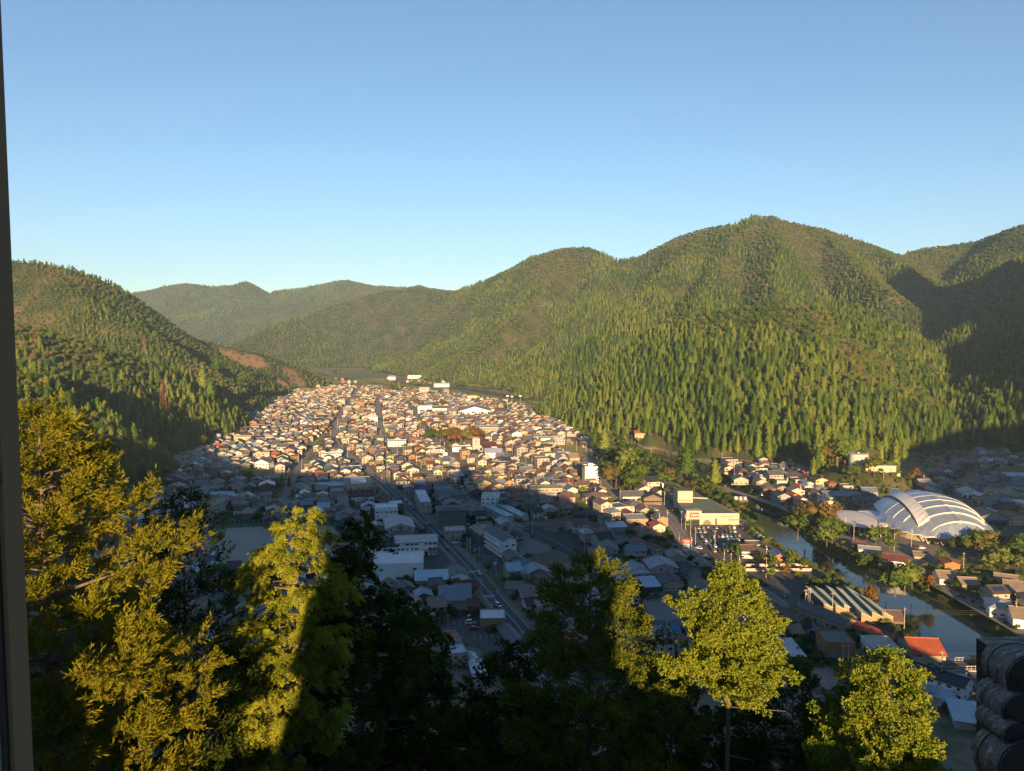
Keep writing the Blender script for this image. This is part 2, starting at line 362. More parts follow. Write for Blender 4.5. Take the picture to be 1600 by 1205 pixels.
# ---------------- tree prototypes ----------------
CON_LEAF = leaf_mat('conifer_needles', [(0.0,(0.042,0.078,0.011)),(0.35,(0.071,0.118,0.016)),(0.7,(0.104,0.151,0.022)),(1.0,(0.142,0.174,0.029))], scale=0.006, rand=0.5, trans=0.12)
BRO_LEAF = leaf_mat('broadleaf_leaves', [(0.0,(0.050,0.087,0.013)),(0.3,(0.083,0.132,0.022)),(0.6,(0.120,0.159,0.032)),(0.88,(0.142,0.165,0.045)),(1.0,(0.160,0.137,0.050))], scale=0.005, rand=0.45)
AUT_LEAF = leaf_mat('autumn_leaves', [(0.0,(0.085,0.085,0.018)),(0.45,(0.125,0.100,0.028)),(1.0,(0.165,0.085,0.030))], scale=0.02, rand=0.5)
GRN_LEAF = leaf_mat('green_leaves', [(0.0,(0.041,0.068,0.012)),(0.5,(0.072,0.105,0.018)),(1.0,(0.117,0.137,0.022))], scale=0.02, rand=0.5)
BARK = mat('bark', (0.10,0.075,0.055), 0.9, 0.3, 2.0)
PALE_BARK = mat('pale_bark', (0.20,0.15,0.11), 0.9, 0.3, 2.0)
def tuft_faces(rng, n, centre_fn, size, droop=0.0, spread=1.0):
    """n small crossed leaf clumps; returns V, F(tri)"""
    C, Nrm = centre_fn(rng, n)
    r = rng.normal(size=(n,3)); t1 = np.cross(Nrm, r); t1 /= np.linalg.norm(t1, axis=1)[:,None]+1e-9
    nn = Nrm + 0.6*spread*rng.normal(size=(n,3)); nn /= np.linalg.norm(nn, axis=1)[:,None]
    t1 -= nn*np.sum(t1*nn, 1)[:,None]; t1 /= np.linalg.norm(t1, axis=1)[:,None]+1e-9
    t2 = np.cross(nn, t1)
    s = size*rng.uniform(0.6, 1.35, (n,1))
    a = C + t1*s; b = C - 0.5*t1*s + 0.87*t2*s; c = C - 0.5*t1*s - 0.87*t2*s
    m = C + nn*s*0.45
    V = np.stack([a, b, c, m], 1).reshape(-1, 3); k = np.arange(n)[:,None]*4
    F = np.concatenate([k+[0,1,3], k+[1,2,3], k+[2,0,3]], 0)
    return V, F
def conifer_proto(seed, H=1.0, W=0.17, n=260, base=0.18):
    rng = np.random.default_rng(seed)
    ph = rng.uniform(0, 6.28, 4)
    def cf(rng, n):
        t = rng.uniform(0, 1, n)**1.25; z = base + (1-base)*t
        a = rng.uniform(0, 6.283, n)
        prof = np.clip(1-t, 0, 1)**0.60*(0.55+0.45*np.clip(t*6, 0, 1))
        lump = 1 + 0.22*np.sin(3*a+ph[0]+z*9) + 0.16*np.sin(2*a+ph[1]-z*17)
        R = W*prof*lump*(0.72+0.28*rng.uniform(0, 1, n))
        C = np.stack([R*np.cos(a), R*np.sin(a), z], 1)
        Nn = np.stack([np.cos(a), np.sin(a), np.full(n, 0.55)], 1); Nn /= np.linalg.norm(Nn, axis=1)[:,None]
        return C, Nn
    V, F = tuft_faces(rng, n, cf, 0.034)
    # solid inner core so that no sky shines through the middle
    k = 7; core = []
    lv = [(base*0.9, 0.35), (base+0.08, 0.80), (0.45, 0.62), (0.7, 0.38), (0.97, 0.02)]
    for z, r in lv:
        for i in range(k): a = 6.283*i/k; core.append((W*r*0.85*math.cos(a), W*r*0.85*math.sin(a), z))
    cF = []
    for j in range(len(lv)-1):
        for i in range(k):
            p, q = j*k+i, j*k+(i+1) % k; cF += [(p, q, q+k), (p, q+k, p+k)]
    return V*H, F, np.array(core)*H, np.array(cF)
def broad_proto(seed, n=240, flat=0.9, base=0.22):
    rng = np.random.default_rng(seed)
    nb = 8; bc = np.stack([rng.uniform(-0.26,0.26,nb), rng.uniform(-0.26,0.26,nb), rng.uniform(0.42,0.80,nb)], 1); br = rng.uniform(0.16, 0.27, nb)
    def cf(rng, n):
        i = rng.integers(0, nb, n); d = rng.normal(size=(n,3)); d /= np.linalg.norm(d, axis=1)[:,None]; d[:,2] = np.where(d[:,2] < -0.5, -d[:,2], d[:,2])
        C = bc[i] + d*br[i][:,None]*rng.uniform(0.8,1.08,(n,1)); return C, d
    V, F = tuft_faces(rng, n, cf, 0.055)
    core = []; cF = []
    for c, r in zip(bc, br):
        b = len(core)
        for dx, dy, dz in ((1,0,0),(-1,0,0),(0,1,0),(0,-1,0),(0,0,1),(0,0,-1)): core.append((c[0]+dx*r*.8, c[1]+dy*r*.8, c[2]+dz*r*.8))
        for f in ((0,2,4),(2,1,4),(1,3,4),(3,0,4),(2,0,5),(1,2,5),(3,1,5),(0,3,5)): cF.append(tuple(b+q for q in f))
    return V, F, np.array(core), np.array(cF)
def crown_mesh(name, pr, leaf):
    V, F, cV, cF = pr
    VV = np.concatenate([V, cV]); FF = np.concatenate([F, cF+len(V)])
    return mesh_np(name, VV, FF, [leaf])
def trunk_mesh(name, r, top, bark, lean=0.0):
    m = MB(); m.tube((0,0,-0.06), (lean*0.5,0,top*0.5), r, r*0.75, bark, 6); m.tube((lean*0.5,0,top*0.5), (lean,0,top), r*0.75, r*0.25, bark, 6)
    for a, z in ((0.3,0.45),(2.4,0.55),(4.4,0.65)):
        m.tube((lean*z,0,top*z), (lean*z+0.12*math.cos(a), 0.12*math.sin(a), top*z+0.12), r*0.4, r*0.15, bark, 5)
    return m.mesh(name)
CON_P = [conifer_proto(100+i, W=w, n=300) for i, w in enumerate((0.17, 0.20, 0.155, 0.225, 0.185))]
BRO_P = [broad_proto(200+i) for i in range(5)]
con_crowns = [crown_mesh('conifer_crown', p, CON_LEAF) for p in CON_P]
bro_crowns = [crown_mesh('broadleaf_crown', p, BRO_LEAF) for p in BRO_P]
aut_crowns = [crown_mesh('autumn_crown', p, AUT_LEAF) for p in BRO_P]
grn_crowns = [crown_mesh('green_crown', p, GRN_LEAF) for p in BRO_P]
con_trunk = trunk_mesh('conifer_trunk', 0.012, 0.9, PALE_BARK)
bro_trunk = trunk_mesh('broadleaf_trunk', 0.022, 0.62, BARK, 0.03)
PROTO_COL = bpy.data.collections.new('forest_kinds')
def proto_full(name, crown, trunk):
    bm_v = np.zeros(len(crown.vertices)*3, dtype=np.float32); crown.vertices.foreach_get('co', bm_v)
    tv = np.zeros(len(trunk.vertices)*3, dtype=np.float32); trunk.vertices.foreach_get('co', tv)
    fs = [list(p.vertices) for p in crown.polygons]; n0 = len(bm_v)//3
    ft = [[n0+i for i in p.vertices] for p in trunk.polygons]
    me = bpy.data.meshes.new(name); me.from_pydata([tuple(v) for v in bm_v.reshape(-1,3)] + [tuple(v) for v in tv.reshape(-1,3)], [], fs+ft)
    me.materials.append(crown.materials[0]); me.materials.append(trunk.materials[0])
    me.polygons.foreach_set('material_index', np.array([0]*len(fs)+[1]*len(ft), dtype=np.int32)); me.update()
    return me
def scatter_object(name, pts, rot, scl, kind, protos, coln, label, tilt=None):
    """ONE object: points with attributes, geometry nodes instance a prototype on each"""
    col = bpy.data.collections.new(coln)
    for i, me in enumerate(protos):
        po = bpy.data.objects.new('%s_%02d' % (coln, i), me); col.objects.link(po)
    n = len(pts); me = bpy.data.meshes.new(name); me.vertices.add(n); me.vertices.foreach_set('co', np.asarray(pts, dtype=np.float32).ravel())
    R = np.zeros((n,3), dtype=np.float32)
    rot = np.asarray(rot)
    if rot.ndim == 1: R[:,2] = rot
    else: R[:] = rot
    S = np.asarray(scl, dtype=np.float32)
    if S.ndim == 1: S = np.repeat(S[:,None], 3, 1)
    a = me.attributes.new('rot', 'FLOAT_VECTOR', 'POINT'); a.data.foreach_set('vector', R.ravel())
    a = me.attributes.new('scl', 'FLOAT_VECTOR', 'POINT'); a.data.foreach_set('vector', np.ascontiguousarray(S).ravel())
    a = me.attributes.new('kind', 'INT', 'POINT'); a.data.foreach_set('value', np.asarray(kind, dtype=np.int32))
    me.update()
    o = link(name, me)
    ng = bpy.data.node_groups.new(name+'_nodes', 'GeometryNodeTree')
    ng.interface.new_socket('Geometry', in_out='INPUT', socket_type='NodeSocketGeometry'); ng.interface.new_socket('Geometry', in_out='OUTPUT', socket_type='NodeSocketGeometry')
    N = ng.nodes; L = ng.links
    gi = N.new('NodeGroupInput'); go = N.new('NodeGroupOutput'); ci = N.new('GeometryNodeCollectionInfo'); ip = N.new('GeometryNodeInstanceOnPoints')
    ci.inputs['Collection'].default_value = col; ci.inputs['Separate Children'].default_value = True; ci.inputs['Reset Children'].default_value = True
    ip.inputs['Pick Instance'].default_value = True
    def at(nm, ty):
        q = N.new('GeometryNodeInputNamedAttribute'); q.data_type = ty; q.inputs[0].default_value = nm; return q.outputs[0]
    L.new(gi.outputs[0], ip.inputs['Points']); L.new(ci.outputs[0], ip.inputs['Instance']); L.new(at('kind', 'INT'), ip.inputs['Instance Index'])
    L.new(at('rot', 'FLOAT_VECTOR'), ip.inputs['Rotation']); L.new(at('scl', 'FLOAT_VECTOR'), ip.inputs['Scale']); L.new(ip.outputs[0], go.inputs[0])
    md = o.modifiers.new('scatter', 'NODES'); md.node_group = ng
    tag(o, label, kind='stuff')
    return o

# ---------------- forest on the slopes ----------------
pts = []
r = 560.0
while r < 6300:
    s = 7.6 if r < 1300 else 7.6*(r/1300)**0.35
    na = int(math.radians(78)*r/s)
    a = np.radians(-39) + (np.arange(na) + RNG.uniform(-0.42, 0.42, na))*s/r
    rr = r + RNG.uniform(-0.42, 0.42, na)*s
    pts.append(np.stack([np.sin(a)*rr, np.cos(a)*rr, np.full(na, s/7.6)], 1)); r += s*0.93
pts = np.concatenate(pts)
pz = hz(pts[:,0], pts[:,1])
keep = (pz > 3.5); pts = pts[keep]; pz = pz[keep]
dt = np.hypot(pts[:,0]-TANK.x, pts[:,1]-TANK.y); keep = dt > 34; pts = pts[keep]; pz = pz[keep]
keep = visible(pts[:,0], pts[:,1], pz + 30*pts[:,2]); pts = pts[keep]; pz = pz[keep]
px = 800 + FPX*pts[:,0]/pts[:,1]; el = (pz-CAM_Z)/pts[:,1]; py = HORIZON - FPX*el
# clearings with bare soil, and the open bank in front of the tank
clear = np.zeros(len(pts), bool)
for (bx, by), br in BARE: clear |= np.hypot(pts[:,0]-bx, pts[:,1]-by) < br*(0.75+0.5*vnoise(pts[:,0]/15, pts[:,1]/15, 77))
keep = ~(clear & (RNG.uniform(size=len(pts)) < 0.95)); keep &= ~((np.abs(pts[:,0]-TANK.x-8) < 50) & (pts[:,1] > TANK.y-75) & (pts[:,1] < TANK.y+5)); pts = pts[keep]; pz = pz[keep]; px = px[keep]; py = py[keep]
# conifer plantations low on the slopes, mixed broadleaf above
mixn = fbm(pts[:,0]/170, pts[:,1]/170, 4, 41)
cw = 0.62 - 0.0016*(pz-70) - 0.12*(pts[:,0] < -200)
cw = np.where((pts[:,0] < -250) & (pts[:,1] > 1150) & (pz > 90), 0.22, cw)            # the left peak is mostly broadleaf
cw = np.where((pts[:,0] > 60) & (pts[:,1] < 1150) & (pz < 120), np.interp(pz, [20,60,110], [0.92,0.72,0.45]), cw)
cw = np.where((pts[:,0] < -200) & (pts[:,1] < 760), 0.55, cw)
iscon = (mixn - 0.5)*2.2 + cw > 0.5 + 0.16*RNG.normal(size=len(pts))
Hc = RNG.normal(24, 4.2, len(pts)).clip(13, 34); Hb = RNG.uniform(12, 19, len(pts))
H = np.where(iscon, Hc, Hb)*pts[:,2]**0.8
H = H*np.interp(np.hypot(pts[:,0],pts[:,1]), [700,800,950,1100,2000,3000,6000], [1.0,0.85,0.70,0.58,0.44,0.46,0.6])*np.where(pts[:,0] < -150, 0.78, 1.0)
H = H*(0.8+0.4*fbm(pts[:,0]/90, pts[:,1]/90, 2, 55))
dist = np.hypot(pts[:,0], pts[:,1])
front = visible(pts[:,0], pts[:,1], pz + 0.6*H)
inframe = (px > 22) & (px < 1590)
print('forest points', len(pts), 'conifers', int(iscon.sum()))
# ---------------- town: roads, lots and fields ----------------
ASPHALT = mat('asphalt', (0.072,0.068,0.064), 0.9, 0.18, 0.15, coords='Object')
OLD_AND_SUNLIT_ASPHALT = mat('old_and_sunlit_asphalt', (0.17,0.15,0.13), 0.92, 0.2, 0.1)  # worn streets, and a paler tone for sunlight on the far main road
PAVE = mat('pavement_concrete', (0.15,0.14,0.125), 0.9, 0.12, 0.4)
PAINT = mat('road_paint', (0.50,0.49,0.46), 0.8, 0.12, 1.0)
SAND = mat('school_ground_sand', (0.30,0.27,0.21), 0.95, 0.10, 0.05)
GRAVEL = mat('gravel', (0.17,0.165,0.15), 0.95, 0.15, 0.5)
DRYSOIL = mat('brown_soil', (0.13,0.095,0.06), 0.97, 0.3, 0.25)
DARKSOIL = mat('dark_soil', (0.055,0.050,0.042), 0.97, 0.3, 0.25, stripe=(0, 2.2, 0.75))
GRASSM = mat('grass_field', (0.075,0.105,0.03), 0.97, 0.3, 0.2)
RICE = mat('ripe_rice_field', (0.24,0.20,0.055), 0.97, 0.3, 0.12)
CONC = mat('concrete', (0.33,0.31,0.28), 0.85, 0.15, 0.5)
E1 = Vector((-math.sin(math.radians(15.5)), math.cos(math.radians(15.5)))); E2 = Vector((E1.y, -E1.x))
def gpts(l, z=0.0): return [G(a, b, z) for a, b in l]
ROADS = [  # name, label, pixels, half width, sidewalk, centre line
 ('main_road','wide two lane road running through the middle of town',[(905,1120),(850,1030),(813,982),(780,945),(738,893),(697,850),(655,808),(615,770),(580,740)],4.6,1.9,True),
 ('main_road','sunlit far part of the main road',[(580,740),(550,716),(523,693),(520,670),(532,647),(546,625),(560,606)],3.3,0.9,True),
 ('street','street parallel to the main road on its right',[(897,870),(850,842),(803,823),(760,797),(703,763),(662,736),(628,716),(598,684),(590,650),(591,616)],3.4,1.0,True),
 ('street','narrow street passing the autumn trees of the park',[(735,735),(718,720),(690,698),(670,684),(657,660),(636,626)],2.8,0.8,False),
 ('street','street running from the apartments up to the white sports hall',[(850,742),(830,728),(786,704),(740,684),(700,668)],2.8,0.8,False),
 ('street','street crossing the fields beyond the orchard',[(802,823),(859,815),(892,812),(930,822),(970,838),(1025,857),(1065,872)],3.2,1.0,True),
 ('street','street from the white tower down past the supermarket',[(905,700),(918,722),(934,747),(955,768),(975,786),(1010,795),(1036,800),(1052,818),(1072,850),(1092,878),(1130,898),(1178,915),(1235,955),(1275,988),(1340,1040),(1400,1085)],3.6,1.2,True),
 ('street','street along the foot of the forested hill across the river',[(872,628),(884,645),(900,655),(925,662),(960,680),(990,703),(1012,713),(1045,730),(1072,745),(1110,757),(1160,772),(1205,786),(1250,805),(1300,822),(1340,846),(1380,872),(1420,893),(1460,912),(1520,945),(1600,990)],2.8,0.8,False),
 ('street','street curving down to the bridge in the lower right',[(1400,1020),(1443,1049),(1465,1072),(1525,1108),(1600,1165)],4.2,1.6,True),
 ('street','short street leading on to the bridge',[(1385,1050),(1443,1045),(1480,1042),(1545,1040),(1700,1036)],4.0,1.4,True),
 ('street','dark street between the grey houses in the lower middle',[(960,868),(975,890),(1010,926),(1072,930),(1130,926)],2.6,0.6,False),
 ('street','street through the shaded houses on the left',[(440,790),(455,757),(470,726),(486,700),(505,678)],2.6,0.6,False),
 ('street','lane along the upper edge of the school ground',[(180,812),(260,822),(330,812),(420,812),(500,800),(560,790),(600,782)],2.4,0.4,False),
 ('street','street beside the parking lot below the trees',[(697,1064),(760,1040),(720,1000),(690,990)],2.4,0.4,False),
 ('street','street past the shop with the blue sign at far right',[(1600,838),(1530,808),(1500,790),(1490,765),(1520,740),(1560,722),(1640,700)],2.8,0.6,False),
]
ROADSEG = []
mk = MB(); zr = 0.006
for k, (nm, lb, px_, hw, sw, cl) in enumerate(ROADS):
    p = gpts(px_)
    # smooth the polyline
    q = [p[0]]
    for a, c in zip(p[:-1], p[1:]):
        q += [a*0.75+c*0.25, a*0.25+c*0.75]
    q.append(p[-1]); p = q
    for a, c in zip(p[:-1], p[1:]): ROADSEG.append((a, c, hw+sw))
    z = zr + 0.004*k
    if sw:
        V, F = strip(p, hw+sw, z*0.5+0.001*k); s_ = mesh_np('pavement', V, F, [PAVE]); o = link('pavement', s_); tag(o, kind='structure')
        o.location.z = 0.0
        # kerbed pavements, real steps on both sides
        for sgn in (-1, 1):
            m = MB(); n = len(p)
            for i in range(n-1):
                d = (Vector(p[i+1][:2])-Vector(p[i][:2])).normalized(); nrm = Vector((-d.y, d.x))*sgn
                d2 = (Vector(p[min(i+2,n-1)][:2])-Vector(p[min(i+1,n-2)][:2])).normalized(); nrm2 = Vector((-d2.y, d2.x))*sgn
                a0 = Vector(p[i][:2])+nrm*(hw+0.02); a1 = Vector(p[i][:2])+nrm*(hw+sw); b0 = Vector(p[i+1][:2])+nrm2*(hw+0.02); b1 = Vector(p[i+1][:2])+nrm2*(hw+sw)
                t = 0.12
                m.add([(a0.x,a0.y,t),(b0.x,b0.y,t),(b1.x,b1.y,t),(a1.x,a1.y,t),(a0.x,a0.y,z),(b0.x,b0.y,z)], [(0,1,2,3) if sgn < 0 else (3,2,1,0), (0,4,5,1)], PAVE)
            tag(m.build('kerb'), kind='structure')
    V, F = strip(p, hw, z); o = link(nm, mesh_np(nm, V, F, [ASPHALT if k in (0,5,8,9) else OLD_AND_SUNLIT_ASPHALT])); tag(o, lb, kind='structure')  # far main road gets the paler tone, sunlight put into its colour
    zm = z + 0.05*0 + 0.07
    if cl:
        for i in range(len(p)-1):
            a, c = Vector(p[i][:2]), Vector(p[i+1][:2]); L_ = (c-a).length; d = (c-a)/max(L_, 1e-6); nrm = Vector((-d.y, d.x))
            for off, dash in ((0, 0 if k == 0 else 1), (hw-0.5, 0), (-hw+0.5, 0)):
                t = 0
                while t < L_:
                    t2 = min(L_, t+(5 if dash else L_))
                    u, v = a+d*t+nrm*off, a+d*t2+nrm*off; w = 0.13
                    mk.add([(u.x-nrm.x*w,u.y-nrm.y*w,z+0.004),(v.x-nrm.x*w,v.y-nrm.y*w,z+0.004),(v.x+nrm.x*w,v.y+nrm.y*w,z+0.004),(u.x+nrm.x*w,u.y+nrm.y*w,z+0.004)], [(0,3,2,1)], PAINT)
                    t = t2 + (5 if dash else 0)
ROADSEG_A = np.array([(a.x, a.y, c.x, c.y, w) for a, c, w in ROADSEG])
def road_dist(x, y):
    ax, ay, bx, by, w = ROADSEG_A.T; dx, dy = bx-ax, by-ay
    t = np.clip(((x-ax)*dx+(y-ay)*dy)/(dx*dx+dy*dy+1e-9), 0, 1)
    return float(np.min(np.hypot(x-ax-t*dx, y-ay-t*dy)-w))
def crosswalk(px, py, rz, n=7, w=3.2):
    c = G(px, py); M = T(c.x, c.y, 0.075, rz)
    for i in range(n): mk.add([(i*0.95-n*0.475,-w/2,0),(i*0.95-n*0.475+0.45,-w/2,0),(i*0.95-n*0.475+0.45,w/2,0),(i*0.95-n*0.475,w/2,0)], [(0,1,2,3)], PAINT, M)
crosswalk(731, 894, 0.25, 11); crosswalk(762, 932, 0.25, 8); crosswalk(1455, 1060, 0.1, 9, 3.6); crosswalk(1473, 1080, -0.5, 9, 3.4); crosswalk(1110, 877, 0.5, 8, 4)
crosswalk(1440, 1051, 0.1, 8)
# open ground: name, label, material, pixel polygon, level
LOTS = [
 ('school_ground','sandy school sports ground beyond the left conifers',SAND,[(312,836),(352,826),(430,822),(520,822),(540,850),(500,890),(420,905),(344,893),(322,866)]),
 ('grass_verge','grass edge beyond the sandy sports ground',GRASSM,[(290,838),(350,818),(440,815),(530,815),(530,821),(430,821),(352,825),(312,835),(300,850)]),
 ('parking_lot','marked parking lot right of the main road',ASPHALT,[(722,838),(742,836),(800,880),(812,895),(775,897),(752,880)]),
 ('parking_lot','parking lot of the tan building among the trees',ASPHALT,[(690,970),(745,962),(765,998),(700,992)]),
 ('parking_lot','lower parking lot with white bay lines under the trees',ASPHALT,[(700,1000),(770,992),(830,990),(800,1035),(752,1016)]),
 ('yard','asphalt yard below the shop with coloured signs',ASPHALT,[(640,866),(690,856),(722,890),(700,905),(655,900)]),
 ('green_lawn','dark lawn with a small white sign beside the main road',GRASSM,[(748,897),(788,890),(800,912),(772,924)]),
 ('gravel_lot','pale gravel lot behind the white three storey building',GRAVEL,[(808,838),(822,838),(862,857),(836,866),(812,868)]),
 ('dark_field','large dark field in the centre of town',DARKSOIL,[(808,825),(832,820),(862,832),(884,829),(912,840),(935,862),(905,880),(866,857)]),
 ('brown_field','brown fallow field beside the crossroads',DRYSOIL,[(838,820),(862,817),(890,815),(903,822),(880,827),(860,831)]),
 ('brown_field','brown field in front of the gravel lot',DRYSOIL,[(826,871),(846,865),(872,860),(897,874),(920,886),(890,900),(838,890)]),
 ('grass_field','green field beyond the dark long house',GRASSM,[(892,787),(912,786),(935,797),(926,803),(902,798)]),
 ('vacant_lot','dark open lot beside the apartment block',DARKSOIL,[(776,766),(800,762),(828,770),(828,783),(800,784),(782,776)]),
 ('rice_field','ripe yellow rice field before the river trees',RICE,[(864,697),(905,694),(920,702),(938,712),(890,714),(872,708)]),
 ('brown_field','brown ploughed field beyond the rice field',DRYSOIL,[(874,685),(894,682),(905,692),(874,693)]),
 ('grass_field','small bright lawn between the sunlit houses',GRASSM,[(680,715),(708,713),(714,722),(690,724)]),
 ('parking_lot','crowded supermarket parking lot by the river',ASPHALT,[(1072,822),(1155,821),(1178,852),(1200,884),(1232,905),(1180,905),(1100,872),(1085,850)]),
 ('parking_lot','shaded parking lot in front of the brick house',ASPHALT,[(1180,898),(1200,893),(1275,893),(1285,905),(1262,915),(1245,945),(1225,935)]),
 ('parking_lot','small parking lot beyond the road near the pale shop',OLD_AND_SUNLIT_ASPHALT,[(990,789),(1030,789),(1036,800),(1010,806)]),
 ('parking_lot','parking lot behind the silver dome',ASPHALT,[(1520,800),(1560,812),(1620,838),(1620,860),(1560,835),(1530,815)]),
 ('grass_field','dark green field above the far right houses',GRASSM,[(1548,735),(1600,728),(1650,728),(1650,745),(1560,745)]),
 ('plaza','pale plaza around the silver dome',OLD_AND_SUNLIT_ASPHALT,[(1310,840),(1335,800),(1440,772),(1545,800),(1562,838),(1530,872),(1440,885),(1360,868)]),
 ('dark_lot','dark lot of the small farm below the conifers',DARKSOIL,[(300,905),(370,902),(372,935),(330,940)]),
 ('brown_field','brown field under the lit conifer at left',DRYSOIL,[(195,835),(285,832),(300,860),(240,880),(185,860)]),
 ('grass_field','dull garden plot in the shaded left houses',GRASSM,[(375,737),(430,733),(445,745),(440,757),(385,752)]),
 ('garden_plot','dark garden with a green lawn at lower middle',GRASSM,[(1036,934),(1068,932),(1078,960),(1050,966)]),
 ('rice_field','golden rice field at the far end of the valley',RICE,[(545,594),(600,591),(606,597),(560,600)]),
 ('rice_field','pale gold rice fields left of the far school',RICE,[(520,604),(560,601),(600,600),(606,604),(560,606)]),
 ('grass_field','green field beyond the far embankment trees',GRASSM,[(605,592),(640,590),(690,592),(680,596),(620,597)]),
 ('rice_field','tan stubble field before the far factory halls',DRYSOIL,[(700,598),(780,600),(860,606),(850,612),(760,606),(700,602)]),
 ('grass_field','strip of green field below the far mountain foot',GRASSM,[(500,588),(560,585),(640,585),(700,588),(690,590),(600,589),(520,592)]),
 ('grass_field','meadow right of the far factory halls',GRASSM,[(845,616),(880,612),(885,622),(860,628)]),
 ('rice_field','gold field at the left end of the far valley',RICE,[(505,597),(540,594),(545,597),(515,601)]),
 ('sports_field','tan playing field behind the white sports hall',DRYSOIL,[(765,637),(790,636),(800,645),(770,648)]),
 ('orchard_floor','leafy ground under the park trees',DRYSOIL,[(668,676),(755,672),(762,692),(700,700),(680,690)]),
]
LOTPOLY = []
for k, (nm, lb, mt, poly) in enumerate(LOTS):
    g = [(G(a, c).x, G(a, c).y) for a, c in poly]; LOTPOLY.append(g)
    m = MB(); z = 0.072 + 0.004*k
    area = sum(g[i][0]*g[(i+1) % len(g)][1]-g[(i+1) % len(g)][0]*g[i][1] for i in range(len(g)))
    if area < 0: g = g[::-1]
    m.add([(x, y, z) for x, y in g], [tuple(range(len(g)))], mt)
    tag(m.build(nm), lb, kind='structure')
def inpoly(x, y, poly):
    c = False; n = len(poly); j = n-1
    for i in range(n):
        xi, yi = poly[i]; xj, yj = poly[j]
        if (yi > y) != (yj > y) and x < (xj-xi)*(y-yi)/(yj-yi)+xi: c = not c
        j = i
    return c
# bay lines in the parking lots
def bays(px, py, n, step, rz, ln=5.0, z=0.2):
    c = G(px, py); M = T(c.x, c.y, z, rz)
    for i in range(n): mk.add([(i*step,0,0),(i*step+0.14,0,0),(i*step+0.14,ln,0),(i*step,ln,0)], [(0,1,2,3)], PAINT, M)
r0 = math.radians(15.5)
bays(736,848,6,2.6,r0+0.3); bays(748,862,6,2.6,r0+0.3); bays(757,874,7,2.6,r0+0.3); bays(765,889,7,2.6,r0+0.3); bays(738,838,5,2.6,r0+0.3)
bays(700,978,6,2.6,0.1); bays(742,1000,9,2.6,0.15); bays(640,895,9,2.6,0.1)
for (a, c, n) in ((1080,846,5),(1098,862,7),(1120,874,7)): bays(a, c, n, 2.6, -0.9)
tag(mk.build('road_markings'), kind='structure')
# ---------------- houses ----------------
WC = {'white':(0.70,0.685,0.65),'off_white':(0.408,0.376,0.322),'cream':(0.374,0.338,0.259),'beige':(0.343,0.294,0.221),'grey':(0.246,0.246,0.246),'tan':(0.272,0.184,0.102),'brown':(0.136,0.092,0.061),'pink':(0.408,0.310,0.277),'yellow':(0.407,0.336,0.187),'orange':(0.286,0.129,0.048),'pale_green':(0.272,0.286,0.224),'dark':(0.048,0.048,0.051),'taupe':(0.163,0.129,0.112),'green':(0.041,0.088,0.054),'pale_blue':(0.306,0.340,0.367)}
RC = {'slate grey':(0.094,0.092,0.094),'blue grey':(0.14,0.165,0.21),'dark brown':(0.061,0.044,0.035),'black':(0.029,0.029,0.031),'red brown':(0.131,0.044,0.027),'brown':(0.119,0.076,0.055),'orange red':(0.295,0.068,0.023),'pale grey':(0.27,0.26,0.25),'light blue':(0.27,0.36,0.44),'grey green':(0.123,0.152,0.125),'blue':(0.049,0.112,0.211),'silver':(0.42,0.43,0.45),'tan':(0.213,0.160,0.117),'maroon':(0.107,0.024,0.023)}
WALL = {k: mat('wall_'+k, c, 0.85, 0.10, 0.35) for k, c in WC.items()}
ROOF = {k: mat('roof_'+k.replace(' ', '_'), c, 0.42 if k in ('light blue','silver','blue','pale grey','blue grey') else 0.6, 0.22, 0.5, bump=0.25, bscale=2.5) for k, c in RC.items()}
GLASS = mat('window_glass', (0.03,0.035,0.04), 0.15, 0.3, 0.5, spec=0.6)
FRAME = mat('window_frame', (0.45,0.44,0.42), 0.5, 0.05)
DFRAME = mat('dark_trim', (0.09,0.075,0.06), 0.6, 0.1)
PANEL = mat('solar_panel', (0.02,0.03,0.07), 0.2, 0.2, 0.5, spec=0.7)
def win_mesh():
    m = MB()
    for x0, x1, z0, z1 in ((-.5,.5,0,.07),(-.5,.5,.93,1),(-.5,-.44,.07,.93),(.44,.5,.07,.93),(-.03,.03,.07,.93)): m.box(x0, x1, -.07, 0.02, z0, z1, FRAME, bottom=True)
    m.add([(-.44,-.03,.07),(.44,-.03,.07),(.44,-.03,.93),(-.44,-.03,.93)], [(0,1,2,3)], GLASS)
    return m.mesh('window')
WIN = win_mesh()
